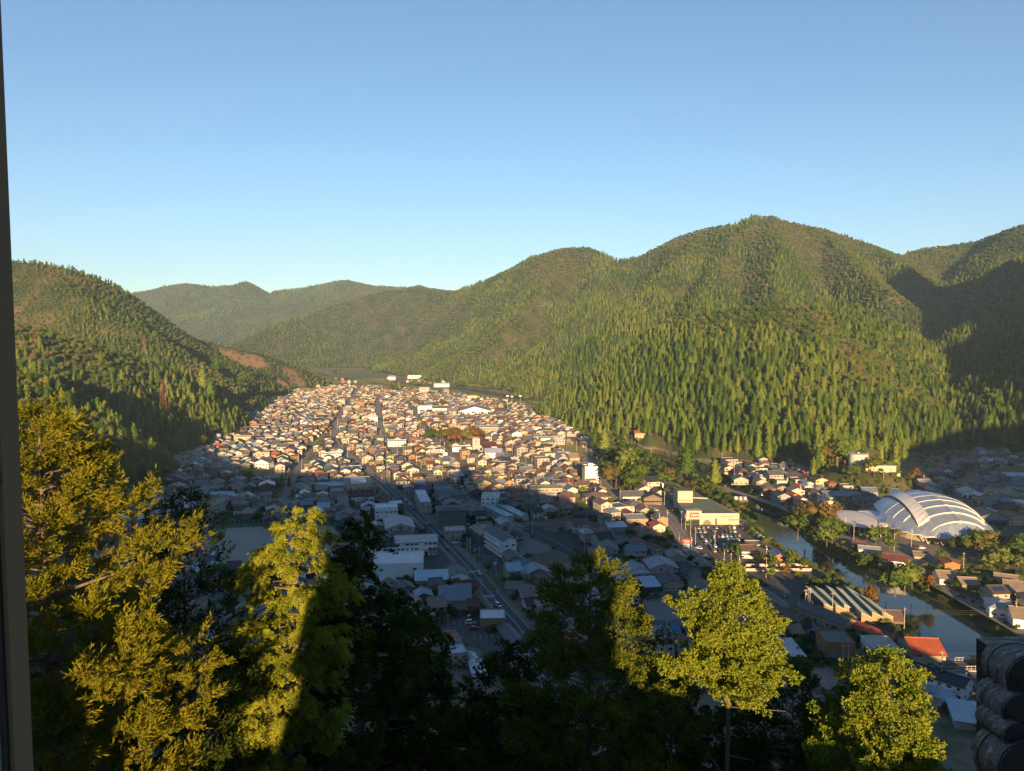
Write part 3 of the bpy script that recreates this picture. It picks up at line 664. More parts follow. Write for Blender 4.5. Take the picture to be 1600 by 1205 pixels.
def gable(mw, mr, w, d, z0, hw, pitch, ov, wm_, rm, M, along='y', skirt=False):
    """walls with gables and two thick roof slopes; ridge along local x or y"""
    if along == 'x': M = M @ Matrix.Rotation(math.pi/2, 4, 'Z'); w, d = d, w
    rise = pitch*w/2
    V = [(-w/2,-d/2,z0),(w/2,-d/2,z0),(w/2,d/2,z0),(-w/2,d/2,z0),(-w/2,-d/2,hw),(w/2,-d/2,hw),(w/2,d/2,hw),(-w/2,d/2,hw),(0,-d/2,hw+rise),(0,d/2,hw+rise)]
    mw.add(V, [(0,1,5,8,4),(1,2,6,5),(2,3,7,9,6),(3,0,4,7)], wm_, M)
    t = 0.22; e = w/2+ov; ze = hw-ov*pitch+0.06; yr = d/2+ov*0.8; zr_ = hw+rise+0.06
    for s in (-1, 1):
        q = [(0,-yr,zr_),(s*e,-yr,ze),(s*e,yr,ze),(0,yr,zr_)]
        if s > 0: q = [q[3], q[2], q[1], q[0]][::-1]
        a = [Vector(p) for p in q]; nz = Vector((s*pitch, 0, 1)).normalized(); b = [p+nz*t for p in a]
        mr.add(a+b, [(4,5,6,7) if s > 0 else (7,6,5,4), (0,1,2,3) if s < 0 else (3,2,1,0), (0,4,5,1) if s < 0 else (1,5,4,0), (1,5,6,2) if s < 0 else (2,6,5,1), (2,6,7,3) if s < 0 else (3,7,6,2)], rm, M)
    mr.box(-0.22, 0.22, -yr-0.05, yr+0.05, zr_+t*0.6, zr_+t+0.22, rm, M)
def hip(mw, mr, w, d, z0, hw, pitch, ov, wm_, rm, M):
    mw.box(-w/2, w/2, -d/2, d/2, z0, hw, wm_, M)
    a, b = w/2+ov, d/2+ov; r = min(a, b)*pitch; z = hw-0.05; dx = max(0.01, a-b); dy = max(0.01, b-a); zt = z+0.2
    V = [(-a,-b,zt),(a,-b,zt),(a,b,zt),(-a,b,zt),(-dx,-dy,zt+r),(dx,dy,zt+r)] if a > b else [(-a,-b,zt),(a,-b,zt),(a,b,zt),(-a,b,zt),(0,-dy,zt+r),(0,dy,zt+r)]
    if a > b: V[4] = (-dx,0,zt+r); V[5] = (dx,0,zt+r); F = [(0,1,5,4),(1,2,5),(2,3,4,5),(3,0,4)]
    else: F = [(0,1,4),(1,2,5,4),(2,3,5),(3,0,4,5)]
    mr.add(V, F, rm, M); mr.box(-a, a, -b, b, z, zt-0.001, rm, M, bottom=True)
def flat(mw, mr, w, d, z0, hw, wm_, rm, M, par=0.45):
    mw.box(-w/2, w/2, -d/2, d/2, z0, hw, wm_, M)
    t = 0.22
    for x0, x1, y0, y1 in ((-w/2,w/2,-d/2,-d/2+t),(-w/2,w/2,d/2-t,d/2),(-w/2,-w/2+t,-d/2+t,d/2-t),(w/2-t,w/2,-d/2+t,d/2-t)): mw.box(x0, x1, y0, y1, hw, hw+par, wm_, M)
    mr.box(-w/2+t, w/2-t, -d/2+t, d/2-t, hw, hw+0.06, rm, M)
def shed(mw, mr, w, d, z0, hw, pitch, ov, wm_, rm, M):
    """single slope falling towards -y"""
    r = pitch*d
    V = [(-w/2,-d/2,z0),(w/2,-d/2,z0),(w/2,d/2,z0),(-w/2,d/2,z0),(-w/2,-d/2,hw),(w/2,-d/2,hw),(w/2,d/2,hw+r),(-w/2,d/2,hw+r)]
    mw.add(V, [(0,1,5,4),(1,2,6,5),(2,3,7,6),(3,0,4,7)], wm_, M)
    a, b = w/2+ov, d/2+ov
    mr.slab([(-a,-b,hw-ov*pitch+0.25),(a,-b,hw-ov*pitch+0.25),(a,b,hw+r+ov*pitch+0.25),(-a,b,hw+r+ov*pitch+0.25)], 0.2, rm, M)
def windows_for(w, d, hw, sides='fslr', st=2.8, size=(1.7,1.15), seed=0, gap=3.1, z1=0.9):
    """local matrices of windows on the walls: front, left, right"""
    rr = random.Random(seed); out = []
    for s in range(max(1, int(round(hw/st)))):
        z = s*st + z1
        if z + 0.9 > hw: continue
        for side, ln in (('f', w), ('l', d), ('r', d)):
            if side not in sides: continue
            n = max(1, int(ln/gap))
            for i in range(n):
                if rr.random() < 0.22: continue
                u = (i+0.5)/n*ln - ln/2; k = rr.choice((1, 1, 0.6, 1.25)); ww = size[0]*k; hh = size[1]*(1.5 if s == 0 and rr.random() < 0.3 else 1); zz = z if hh < 1.5 else z-0.6
                if side == 'f': M = Matrix.Translation((u, -d/2-0.005, zz))
                elif side == 'l': M = Matrix.Translation((-w/2-0.005, u, zz)) @ Matrix.Rotation(-math.pi/2, 4, 'Z')
                else: M = Matrix.Translation((w/2+0.005, u, zz)) @ Matrix.Rotation(math.pi/2, 4, 'Z')
                out.append((M, ww, hh))
    return out
class House:
    """everything one building needs; written either as a thing with parts or into the far mass"""
    def __init__(s, x, y, z, rz, w, d, hw, roof, wall, rm, pitch=0.42, ov=0.7, skirt=0, annex=None, seed=0, name='house', cat='house', label=None, group=None, extras=None, wins=True, winopt=None, solar=False, parts=None, z0=0.0):
        s.__dict__.update(locals()); del s.__dict__['s']
        s.M = T(x, y, z, rz)
    def write(s, mw, mr, ms, ma, M):
        W, R = WALL[s.wall], ROOF[s.rm]; w, d, hw = s.w, s.d, s.hw
        z0 = s.z0
        if s.roof == 'gy': gable(mw, mr, w, d, z0, hw, s.pitch, s.ov, W, R, M, 'y')
        elif s.roof == 'gx': gable(mw, mr, w, d, z0, hw, s.pitch, s.ov, W, R, M, 'x')
        elif s.roof == 'hip': hip(mw, mr, w, d, z0, hw, s.pitch, s.ov, W, R, M)
        elif s.roof == 'shed': shed(mw, mr, w, d, z0, hw, s.pitch, s.ov, W, R, M)
        else: flat(mw, mr, w, d, z0, hw, W, R, M)
        if s.skirt:      # low roof skirt over the ground floor on the front and one side
            dp = s.skirt; z1 = 3.0
            ms.slab([(-w/2-0.3,-d/2-dp,z1-0.5),(w/2+0.3,-d/2-dp,z1-0.5),(w/2+0.3,-d/2-0.01,z1+0.05),(-w/2-0.3,-d/2-0.01,z1+0.05)], 0.16, R, M)
        if s.annex:
            side, aw, ad, ah = s.annex; cx = side*(w/2+aw/2-0.02); Ma = M @ Matrix.Translation((cx, -d/2+ad/2+0.5, 0))
            gable(ma, ma, aw, ad, z0, ah, 0.35, 0.45, W, R, Ma, 'x' if aw > ad else 'y')
    def wins_list(s):
        if not s.wins: return []
        o = dict(st=2.8); o.update(s.winopt or {})
        sides = 'f'
        # the side that faces the camera
        v = Vector((-s.x, -s.y)); lx = math.cos(s.rz)*v.x + math.sin(s.rz)*v.y
        sides += 'r' if lx > 0 else 'l'
        if s.skirt == 0 and s.annex is None and s.roof != 'flat': sides = sides
        return windows_for(s.w, s.d, s.hw, sides, seed=s.seed, **o)
HOUSES = []
FOOT = []     # (x, y, radius) of everything placed
def place(px, py, wpx, hpx, depth, rz, roof, wall, rm, **k):
    """front wall bottom centre at a pixel, width and wall height in pixels"""
    g = G(px, py); s = math.hypot(g.y*math.cos(PITCH)+CAM_Z*math.sin(PITCH), 0)/FPX
    w = wpx*s; hw = hpx*s/math.cos(math.atan2(CAM_Z, g.y)*0.9)
    rz = math.radians(rz); c = g + Vector((-math.sin(rz), math.cos(rz), 0))*depth/2
    z = float(hz(c.x, c.y)) if k.pop('onhill', False) else 0.0
    h = House(c.x, c.y, z, rz, w, depth, hw, roof, wall, rm, seed=int(px*7+py), **k)
    HOUSES.append(h)
    n = max(1, int(max(w, depth)/max(3.0, min(w, depth))))
    for i in range(n):
        t = (i+0.5)/n-0.5
        q = (Vector((math.cos(rz), math.sin(rz)))*w*t) if w > depth else (Vector((-math.sin(rz), math.cos(rz)))*depth*t)
        FOOT.append((c.x+q.x, c.y+q.y, min(w, depth)*0.62 + 1.0 + (max(w, depth)/n - min(w, depth))*0.3))
    return h
B = 'building'
# px, py, wpx, hpx, depth, rz, roof, wall, roofmat
hall = place(626,844,43,18,26,13,'gy','cream','blue grey',pitch=0.33,name='community_hall',cat='hall',label='cream hall with a grey gabled roof left of the main road',winopt=dict(gap=5,size=(0.9,1.6)))
shops = place(651,869,64,21,13,9,'shed','white','pale grey',pitch=0.06,name='shop_row',cat='shop',label='white two storey shop row with green, yellow and red sign bands',winopt=dict(gap=2.6,size=(2.0,1.2)))
place(597,872,48,17,10,9,'gx','white','black',pitch=0.35,name='shop_building',cat='shop',label='white two storey building with a black roof left of the coloured shop row',winopt=dict(gap=2.8))
place(622,902,78,20,24,6,'flat','white','silver',name='factory',cat=B,label='large white flat roofed building below the coloured shop row',winopt=dict(gap=7))
place(604,816,35,22,14,10,'flat','white','silver',name='clinic',cat=B,label='white three storey building beside the main road above the cream hall')
place(665,802,18,17,46,12,'flat','cream','light blue',name='store_building',cat='shop',label='long cream store with a flat pale blue roof right of the main road',winopt=dict(gap=3))
place(695,784,26,19,14,12,'flat','grey','slate grey',name='office_building',cat=B,label='grey three storey office behind the long cream store')
place(706,824,44,25,17,10,'hip','taupe','black',pitch=0.12,name='office_building',cat=B,label='taupe three storey office with a dark roof beside the main road')
place(712,843,33,13,12,10,'flat','beige','pale grey',name='shop_building',cat='shop',label='low beige flat roofed shop above the marked parking lot')
place(560,771,42,13,36,14,'flat','beige','slate grey',name='department_store',cat='shop',label='large two storey store with a glazed roof light left of the road')
place(567,784,35,8,10,12,'gx','white','maroon',label='white house with a maroon roof left of the main road')
place(654,760,14,14,16,12,'hip','tan','red brown',pitch=0.3,name='apartment_house',cat='house',label='tan three storey house with a red brown roof at the shadow edge',winopt=dict(gap=2.5))
place(577,801,22,9,10,14,'gy','brown','blue',label='brown house with a bright blue roof left of the main road')
place(766,795,28,19,14,-2,'flat','white','pale grey',name='modern_house',cat='house',label='white three storey block with a flat roof and dark side wing')
place(786,797,14,15,12,-2,'flat','green','dark brown',label='dark green boxy house attached right of the white block')
place(797,815,13,8,40,26,'gy','cream','light blue',pitch=0.12,ov=0.3,name='long_shed',cat='shed',label='left of two long sheds with light blue roofs',wins=False)
place(820,814,14,8,42,26,'gy','cream','light blue',pitch=0.12,ov=0.3,name='long_shed',cat='shed',label='right of two long sheds with light blue roofs',wins=False)
place(797,871,22,26,30,24,'gy','white','slate grey',pitch=0.45,name='apartment_building',cat=B,label='white three storey apartment building with a long dark gabled roof',winopt=dict(gap=3.4))
place(763,852,24,16,22,22,'gy','brown','tan',pitch=0.3,name='shop_building',cat='shop',label='brown two storey shop with a tan roof above the white apartments')
place(806,888,26,13,14,14,'gy','tan','slate grey',skirt=1.2,label='tan gabled house with a dark tiled roof below the white apartments')
place(792,833,19,14,14,18,'gy','cream','blue grey',skirt=1.2,label='cream gabled house with blue grey roof below the long sheds')
place(854,779,49,16,11,3,'gx','beige','grey green',pitch=0.2,name='apartment_block',cat=B,label='beige apartment block with a grey green roof and balcony rows',winopt=dict(gap=2.6,size=(1.9,1.5)))
place(924,757,20,27,11,4,'flat','white','slate grey',name='tower_block',cat=B,label='tall white apartment tower with a dark left side',winopt=dict(gap=20,size=(0.9,0.8)))
place(935,787,40,10,14,8,'hip','beige','brown',pitch=0.35,skirt=1.3,label='sprawling sunlit house with brown tiled roofs below the white tower')
place(918,814,38,9,12,8,'gx','dark','black',pitch=0.3,label='long black house at the edge of the green field')
place(950,824,22,13,12,6,'hip','beige','black',pitch=0.25,label='beige two storey house with a black roof beside the curved street')
place(950,873,30,13,15,-4,'gy','beige','slate grey',skirt=1.4,label='large tiled farmhouse right of the dark field')
place(812,799,26,6,20,24,'gy','brown','red brown',pitch=0.3,label='low house with a long red brown roof above the sheds')
place(833,797,18,9,10,10,'gy','white','slate grey',label='small white gabled house right of the red brown roof')
place(996,823,34,11,16,3,'flat','tan','pale grey',name='shop_building',cat='shop',label='tan flat roofed shop beside the curved street',winopt=dict(gap=8))
place(966,832,28,8,12,6,'shed','grey','light blue',pitch=0.05,name='garage_building',cat='garage',label='grey garage with a pale blue roof below the tan shop',wins=False)
place(1014,846,34,10,15,8,'gy','cream','red brown',skirt=1.3,label='cream house with a wide rusty red gabled roof')
place(1030,832,20,9,10,6,'gy','cream','orange red',pitch=0.45,label='cream house with a bright rust roof behind the wide red gable')
place(1038,902,44,13,16,2,'gy','pink','blue grey',pitch=0.36,label='pale pink house with a broad blue grey gable roof')
place(1052,924,32,11,14,2,'gy','beige','black',pitch=0.4,label='beige house with a black gable below the pale pink house')
place(1020,926,24,9,10,10,'shed','dark','light blue',pitch=0.18,name='open_shed',cat='shed',label='open dark shed with a sky blue roof left of the beige house')
place(1060,884,26,12,13,3,'gy','pale_green','grey green',label='olive green house with pale windows above the pink house')
place(1078,896,22,8,11,3,'hip','white','black',pitch=0.35,label='white house with a black hipped roof right of the pink house')
place(1000,905,32,11,13,10,'gy','white','blue grey',skirt=1.2,label='white house with a grey gable left of the dark street')
place(1018,893,26,9,13,-6,'gy','cream','black',label='cream house with a black gable above the pink house')
place(1045,985,50,14,26,0,'flat','grey','slate grey',name='flat_building',cat=B,label='grey flat roofed building between the lower trees')
place(1042,963,46,8,10,0,'flat','grey','dark brown',name='flat_annex',cat=B,label='low dark annex with white skylight bars between the lower trees',wins=False)
place(1102,935,30,12,14,2,'gy','white','brown',label='white house with a brown roof partly hidden by the lit tree')
place(972,917,20,10,10,2,'shed','cream','light blue',pitch=0.15,label='cream house with pale blue roof behind the dark conifer')
place(975,935,20,9,10,2,'gy','pale_blue','blue',label='pale house with a bright blue roof behind the dark conifer')
place(1090,815,1,1,1,0,'flat','white','silver',wins=False) ; HOUSES.pop(); FOOT.pop()
# lower left of the main road
place(675,917,50,10,12,8,'shed','beige','light blue',pitch=0.12,label='long beige house with a sky blue metal roof',winopt=dict(gap=2.6))
place(718,912,28,12,13,14,'gy','white','slate grey',label='white gabled house with a grey tile roof by the crosswalk')
place(728,930,34,8,12,6,'gx','cream','maroon',label='low house with a maroon and grey roof beside the road')
place(699,950,24,11,12,5,'shed','white','blue grey',pitch=0.25,label='white house with a blue grey roof in the lower left block')
place(723,948,25,10,12,5,'shed','beige','blue grey',pitch=0.3,label='beige tiled house joined to the white one in the lower block')
place(718,961,20,8,9,5,'gx','brown','brown',label='small brown tiled house behind the tan building')
place(740,958,18,10,9,5,'gx','brown','red brown',label='small red brown house just left of the tan building')
place(770,983,40,15,12,3,'flat','tan','silver',name='tan_shop',cat='shop',label='tan boxy building with a white flat roof above the lower parking lot',wins=False)
place(803,930,27,9,9,-3,'shed','grey','brown',pitch=0.1,name='garage_building',cat='garage',label='small grey garage with a brown roof right of the road',wins=False)
place(818,895,26,8,12,8,'gx','grey','blue grey',label='low house with a blue grey roof below the tan gable')
place(842,907,34,11,12,14,'gy','yellow','blue grey',label='yellow ochre house with a blue grey roof')
place(858,918,24,12,15,24,'gy','tan','dark brown',label='tan house with a dark brown roof beside the ochre house')
place(838,946,28,12,15,16,'gy','white','brown',label='white house with a mauve brown gable left of the dark conifer')
place(833,953,20,7,9,16,'gx','white','maroon',label='small white house with a maroon roof below the brown gable')
place(752,1070,18,10,16,12,'gy','white','silver',name='small_shed',cat='shed',label='white shed with a silver roof low between the trees',wins=False)
place(810,1012,20,8,20,20,'gy','grey','slate grey',label='grey roofed house just left of the dark middle conifer')
place(735,890,1,1,1,0,'flat','white','silver',wins=False); HOUSES.pop(); FOOT.pop()
place(712,903,20,8,14,10,'gy','brown','maroon',pitch=0.5,ov=0.3,name='domed_shed',cat='shed',label='small maroon barrel roofed shed beside the crosswalk',wins=False)
place(663,905,20,5,8,5,'gy','brown','red brown',pitch=0.5,ov=0.3,name='domed_shed',cat='shed',label='low rust coloured barrel roofed shed left of the maroon one',wins=False)
# left, around the school ground
place(218,800,30,12,22,-18,'gy','white','blue grey',pitch=0.45,name='barn',cat='barn',label='white barn with a large blue grey roof near the sports ground')
place(247,814,26,11,12,0,'shed','pale_blue','blue',pitch=0.1,label='pale blue boxy house right of the white barn')
place(146,787,26,8,12,6,'hip','white','orange red',pitch=0.4,label='white house with an orange tiled roof below the forest at left')
place(176,772,22,9,14,4,'gx','green','dark brown',pitch=0.5,label='dark green house with a tall roof at the foot of the forest')
place(334,806,22,18,12,4,'shed','cream','grey green',pitch=0.1,label='cream three storey house beyond the sports ground',winopt=dict(gap=2.5))
place(319,806,20,15,12,4,'shed','tan','blue grey',pitch=0.15,label='tan house with a blue grey roof left of the cream one')
place(311,784,20,12,11,6,'shed','tan','grey green',pitch=0.15,label='tan two storey house in the shaded quarter')
place(343,779,38,6,10,3,'gx','grey','light blue',pitch=0.25,label='long low house with a pale blue solar roof')
place(385,813,18,10,10,2,'shed','orange','grey green',pitch=0.1,label='orange house beside the sports ground')
place(374,806,18,8,10,2,'gx','white','dark brown',label='white house with a dark brown roof left of the orange house')
place(310,765,24,8,12,8,'gx','pale_green','grey green',label='pale green house in the shaded quarter on the left')
place(366,768,26,7,12,4,'gy','cream','slate grey',label='cream bungalow with a slate gable in the shaded quarter')
place(372,757,20,8,10,8,'flat','grey','silver',label='grey boxy house behind the cream bungalow')
place(409,733,22,10,12,-8,'gy','white','slate grey',label='white house with a grey gable standing on the shadow line')
place(375,722,20,8,10,10,'flat','cream','pale grey',label='cream boxy house just inside the shadow at left')
place(520,766,56,7,14,4,'gx','grey','light blue',pitch=0.2,name='workshop',cat=B,label='long grey workshop with a pale blue roof left of the road')
place(370,950,44,22,34,-14,'gy','beige','dark brown',pitch=0.2,name='gymnasium',cat=B,label='beige gymnasium with a mauve brown roof behind the left conifers',wins=False)
place(383,925,22,6,10,0,'gx','grey','light blue',label='low shed roof in pale blue beyond the gymnasium',wins=False)
# sunlit quarter
place(563,640,13,11,16,12,'flat','orange','pale grey',name='orange_block',cat=B,label='salmon coloured apartment block far up the main road',winopt=dict(gap=3))
place(663,617,16,11,14,4,'flat','cream','pale grey',name='apartment_block',cat=B,label='cream six storey block standing by the far trees',winopt=dict(gap=3,size=(1.5,1.3)))
place(738,628,14,9,12,4,'flat','cream','pale grey',name='apartment_block',cat=B,label='smaller cream block right of the far trees',winopt=dict(gap=3,size=(1.5,1.3)))
place(742,651,52,8,44,4,'gy','white','tan',pitch=0.28,name='sports_hall',cat='hall',label='big white sports hall with a low tan gable roof',winopt=dict(gap=3.5,size=(2.6,3.2),st=4.5))
place(664,646,22,11,16,4,'flat','white','brown',name='school_block',cat=B,label='white three storey school block left of the sports hall',winopt=dict(gap=4))
place(690,647,28,9,16,4,'gx','white','brown',pitch=0.3,name='school_block',cat=B,label='white school block with a brown roof beside the sports hall',winopt=dict(gap=4))
place(760,679,38,11,20,0,'flat','beige','pale grey',name='town_office',cat=B,label='beige two storey office with a flat roof below the sports hall',winopt=dict(gap=3,size=(2.0,1.4)))
place(744,712,11,26,12,6,'flat','pink','pale grey',name='stair_tower',cat=B,label='slim pale pink tower beside the park trees',winopt=dict(gap=20))
place(722,706,30,6,16,6,'flat','white','silver',name='white_hall',cat=B,label='long white low hall left of the pink tower')
place(765,706,22,8,22,4,'gx','white','maroon',pitch=0.3,name='temple_hall',cat=B,label='white hall with a maroon roof right of the pink tower')
place(771,717,26,9,14,2,'shed','white','silver',pitch=0.2,name='white_hall',cat=B,label='white hall with a pale sloping roof at the foot of the pink tower',wins=False)
place(640,688,20,8,14,6,'flat','pink','orange red',label='red and pink house beside the street in the sunlit quarter')
place(555,660,12,9,12,10,'flat','pale_green','silver',label='pale lime boxy building beside the sunlit main road')
place(578,660,24,8,14,10,'flat','white','red brown',label='white building with a rust roof beside the sunlit main road')
place(620,698,28,8,14,6,'gx','white','silver',pitch=0.15,name='white_hall',cat=B,label='white low hall with a pale green roof in the sunlit quarter')
place(518,718,30,8,12,8,'flat','white','tan',label='long white building on the shadow line left of the road')
place(379,694,26,11,14,4,'flat','yellow','tan',name='yellow_block',cat=B,label='yellow three storey block at the left edge of the sunlit quarter')
place(484,676,18,6,12,6,'shed','white','red brown',pitch=0.2,label='white house with a red brown roof in the upper sunlit quarter')
place(456,703,20,9,12,6,'flat','pink','pale grey',label='pale pink boxy house in the sunlit left quarter')
place(858,692,26,7,12,3,'gx','white','pale grey',pitch=0.2,name='white_hall',cat=B,label='long white house before the brown ploughed field')
place(856,706,14,8,10,3,'gx','yellow','dark brown',label='pale yellow house left of the rice field')
place(845,714,13,7,10,3,'gy','yellow','slate grey',label='small yellow gabled house left of the rice field')
place(990,785,34,9,14,2,'gx','white','slate grey',skirt=1.5,label='white two tiered house beside the small parking lot')
place(1020,789,28,10,14,-4,'gy','brown','black',skirt=1.5,label='dark timber house next to the supermarket tower')
place(1008,763,15,6,11,0,'gy','white','slate grey',label='small white gabled house below the big park tree')
place(1028,762,18,6,12,0,'gy','white','slate grey',label='white house behind the supermarket tower')
place(910,735,22,6,12,0,'gx','grey','slate grey',label='low grey building right of the rice field',wins=False)
place(899,733,1,1,1,0,'flat','white','silver'); HOUSES.pop(); FOOT.pop()
place(994,689,14,9,10,0,'gx','orange','orange red',onhill=True,label='orange house with a red roof beside the hill foot road')
place(1000,698,16,8,10,0,'gx','yellow','orange red',onhill=True,label='yellow house with a bright red roof beside the hill foot road')
place(877,640,18,8,12,0,'flat','white','silver',onhill=True,name='white_block',cat=B,label='white building at the tip of the forested hill')
place(830,612,26,4,12,0,'flat','white','silver',name='factory',cat=B,label='white factory hall at the far right end of the valley',wins=False)
place(812,606,14,3,12,0,'flat','white','silver',name='factory',cat=B,label='smaller white hall left of the far factory',wins=False)
place(690,605,24,4,14,0,'gx','white','silver',name='factory',cat=B,label='white hall beyond the far embankment trees',wins=False)
place(655,592,36,5,14,0,'flat','white','silver',name='far_school',cat=B,label='long white school building at the far end of the valley')
place(612,594,12,5,14,0,'gx','white','pale grey',name='far_house',label='white house left of the far school')
# east bank of the river
place(1297,800,24,13,12,-4,'gy','white','blue',skirt=1.2,label='white house with a bright blue roof beside the autumn tree')
place(1318,782,57,7,16,-2,'gx','grey','blue grey',pitch=0.25,name='school_building',cat=B,label='long grey school building behind the blue roofed house',winopt=dict(gap=2.6))
place(1243,783,20,7,11,0,'gy','orange','orange red',label='house with a bright orange gable across the river')
place(1276,778,26,7,12,0,'hip','cream','dark brown',label='cream house with a dark brown hip roof across the river')
place(1355,789,30,6,14,-6,'gx','grey','slate grey',label='grey roofed house just left of the dome')
place(1360,776,22,7,12,-10,'gx','grey','blue grey',label='blue grey roofed house behind the dome canopy')
place(1400,776,16,6,10,-4,'gx','brown','blue',label='house with a blue roof behind the dome')
place(1158,758,22,8,12,-6,'gy','beige','slate grey',label='beige gabled house at the upstream end of the east bank row')
place(1222,764,16,12,10,-4,'flat','cream','pale grey',label='cream two storey boxy house in the east bank row')
place(1398,889,34,12,13,-24,'gx','white','red brown',pitch=0.3,name='long_house',cat='house',label='white two storey house with a long red roof in front of the dome',winopt=dict(gap=3.2))
place(1358,868,30,8,9,-24,'gx','white','pale grey',pitch=0.25,label='row house with a pale roof left of the long red roof')
place(1342,858,18,6,7,-24,'gx','pink','red brown',pitch=0.3,label='small house with a red roof on the river bank')
place(1488,893,22,11,12,-12,'gy','orange','orange red',pitch=0.3,label='orange house with a rust roof right of the dome')
place(1440,874,20,4,10,-20,'gx','beige','tan',pitch=0.3,label='low tan roofed house under the dome edge',wins=False)
place(1478,914,18,9,12,-12,'gx','white','tan',label='tan roofed house below the orange house')
place(1497,919,20,9,12,-18,'gy','dark','slate grey',label='dark gabled house between the tan roofs on the east bank')
place(1517,925,26,11,10,-6,'gx','tan','tan',label='rusty timber house with a tan roof on the east bank')
place(1572,918,30,6,14,-30,'gx','beige','tan',label='beige house with tan roof near the right edge')
place(1590,934,36,8,16,-30,'gx','cream','tan',label='cream house with a wide tan roof at the right edge')
place(1566,966,34,14,14,-22,'hip','white','pale grey',label='white two storey house with a pale hipped roof at the right edge')
place(1606,984,40,15,14,-22,'gx','white','tan',label='white row house cut off by the right edge')
# far right, in shade
place(1552,822,42,13,18,-6,'gy','grey','slate grey',pitch=0.4,name='shop_building',cat='shop',label='grey gabled shop with a dark blue sign band behind the dome')
place(1590,822,26,14,14,-6,'gy','yellow','red brown',pitch=0.3,label='ochre house with a red brown roof at the far right')
place(1590,752,36,8,16,-6,'gx','pale_blue','light blue',pitch=0.2,name='greenhouse_shed',cat='shed',label='pale blue shed roof near the far right field',wins=False)
place(1596,764,36,6,12,-6,'gx','orange','red brown',label='low orange house below the pale blue shed')
place(1556,726,22,12,12,0,'hip','white','red brown',skirt=1.0,onhill=True,label='two storey house with red tiled eaves on the shaded slope')
place(1592,702,20,7,12,0,'gx','white','grey green',onhill=True,label='white house high on the shaded slope at right')
place(1490,765,22,10,11,-4,'gy','beige','slate grey',label='beige gabled house behind the top of the dome')
place(1520,778,30,7,13,-8,'gy','white','pale grey',label='white gabled house right of the dome top')
# lower right
place(1313,1040,44,33,14,-6,'flat','orange','slate grey',name='orange_building',cat=B,label='orange three storey building with a grey lower floor',winopt=dict(gap=5,size=(1.7,1.4)))
place(1258,984,28,13,24,26,'gy','green','brown',pitch=0.45,name='warehouse',cat=B,label='green warehouse with a brown gabled roof',wins=False)
place(1328,988,30,14,30,28,'gy','yellow','slate grey',pitch=0.42,skirt=1.5,name='timber_hall',cat=B,label='yellow gabled hall with a long tiled roof beside the sawtooth roofs')
place(1362,1000,24,7,10,2,'flat','cream','tan',name='small_office',cat=B,label='small cream flat roofed office right of the tiled hall')
place(1390,1036,42,16,16,-4,'flat','white','pale grey',name='white_building',cat=B,label='white flat roofed building right of the orange one')
place(1452,1042,48,18,16,-6,'gx','beige','orange red',pitch=0.42,name='red_roof_house',cat='house',label='beige house with a vivid orange red roof by the river')
place(1400,1012,26,10,22,24,'gy','beige','orange red',label='house with a long rusty red roof left of the vivid red one')
place(1424,1014,22,9,20,24,'gy','brown','dark brown',label='house with a long dark brown roof beside the red ones')
place(1512,1092,40,22,22,40,'gy','white','black',pitch=0.35,name='corner_house',cat='house',label='white two storey corner house with a dark roof below the bridge')
place(1560,1098,34,20,14,-4,'flat','pink','tan',label='pinkish house with a flat terrace behind the corner house')
place(1570,1062,40,8,16,-6,'gx','tan','tan',label='low tan roofed house beside the bridge')
place(1515,1142,40,12,14,-20,'shed','cream','light blue',pitch=0.06,label='cream house with a flat pale blue roof at lower right',wins=False)
place(1472,1112,26,8,16,20,'gy','orange','tan',label='small house with a tan roof behind the lit lower tree')
place(1494,1112,24,7,12,14,'gx','white','light blue',label='small white house with pale blue roof at the curve',wins=False)
place(1550,1160,34,12,18,-40,'gx','brown','tan',label='house with a striped brown roof at the lower right edge',wins=False)
place(1297,965,20,6,10,2,'gx','green','grey green',label='low dark green shed below the warehouse',wins=False)
place(1292,1012,18,8,12,2,'gx','dark','grey green',label='dark shed left of the orange building',wins=False)
place(1247,1000,18,9,10,2,'gx','cream','tan',label='cream house peeking out right of the lit tree')
place(1172,873,26,11,13,-6,'gx','white','brown',pitch=0.3,skirt=1,label='white house with a brown roof below the supermarket cars')
place(1218,882,18,11,12,-8,'gy','orange','blue grey',pitch=0.5,label='orange brick house with steep grey gable by the river')
place(1200,872,20,7,12,24,'gy','brown','slate grey',label='grey roofed house left of the orange brick house')
place(1180,857,24,5,10,-6,'flat','beige','tan',label='low beige building behind the white house',wins=False)
place(1312,1085,44,6,20,0,'flat','grey','tan',name='flat_building',cat=B,label='grey flat roof below the orange building',wins=False)
place(1400,975,22,5,12,-10,'gx','brown','brown',label='small brown shed on the river edge',wins=False)
place(1245,1035,24,9,14,2,'shed','grey','silver',pitch=0.1,label='grey shed with a white roof left of the orange building',wins=False)

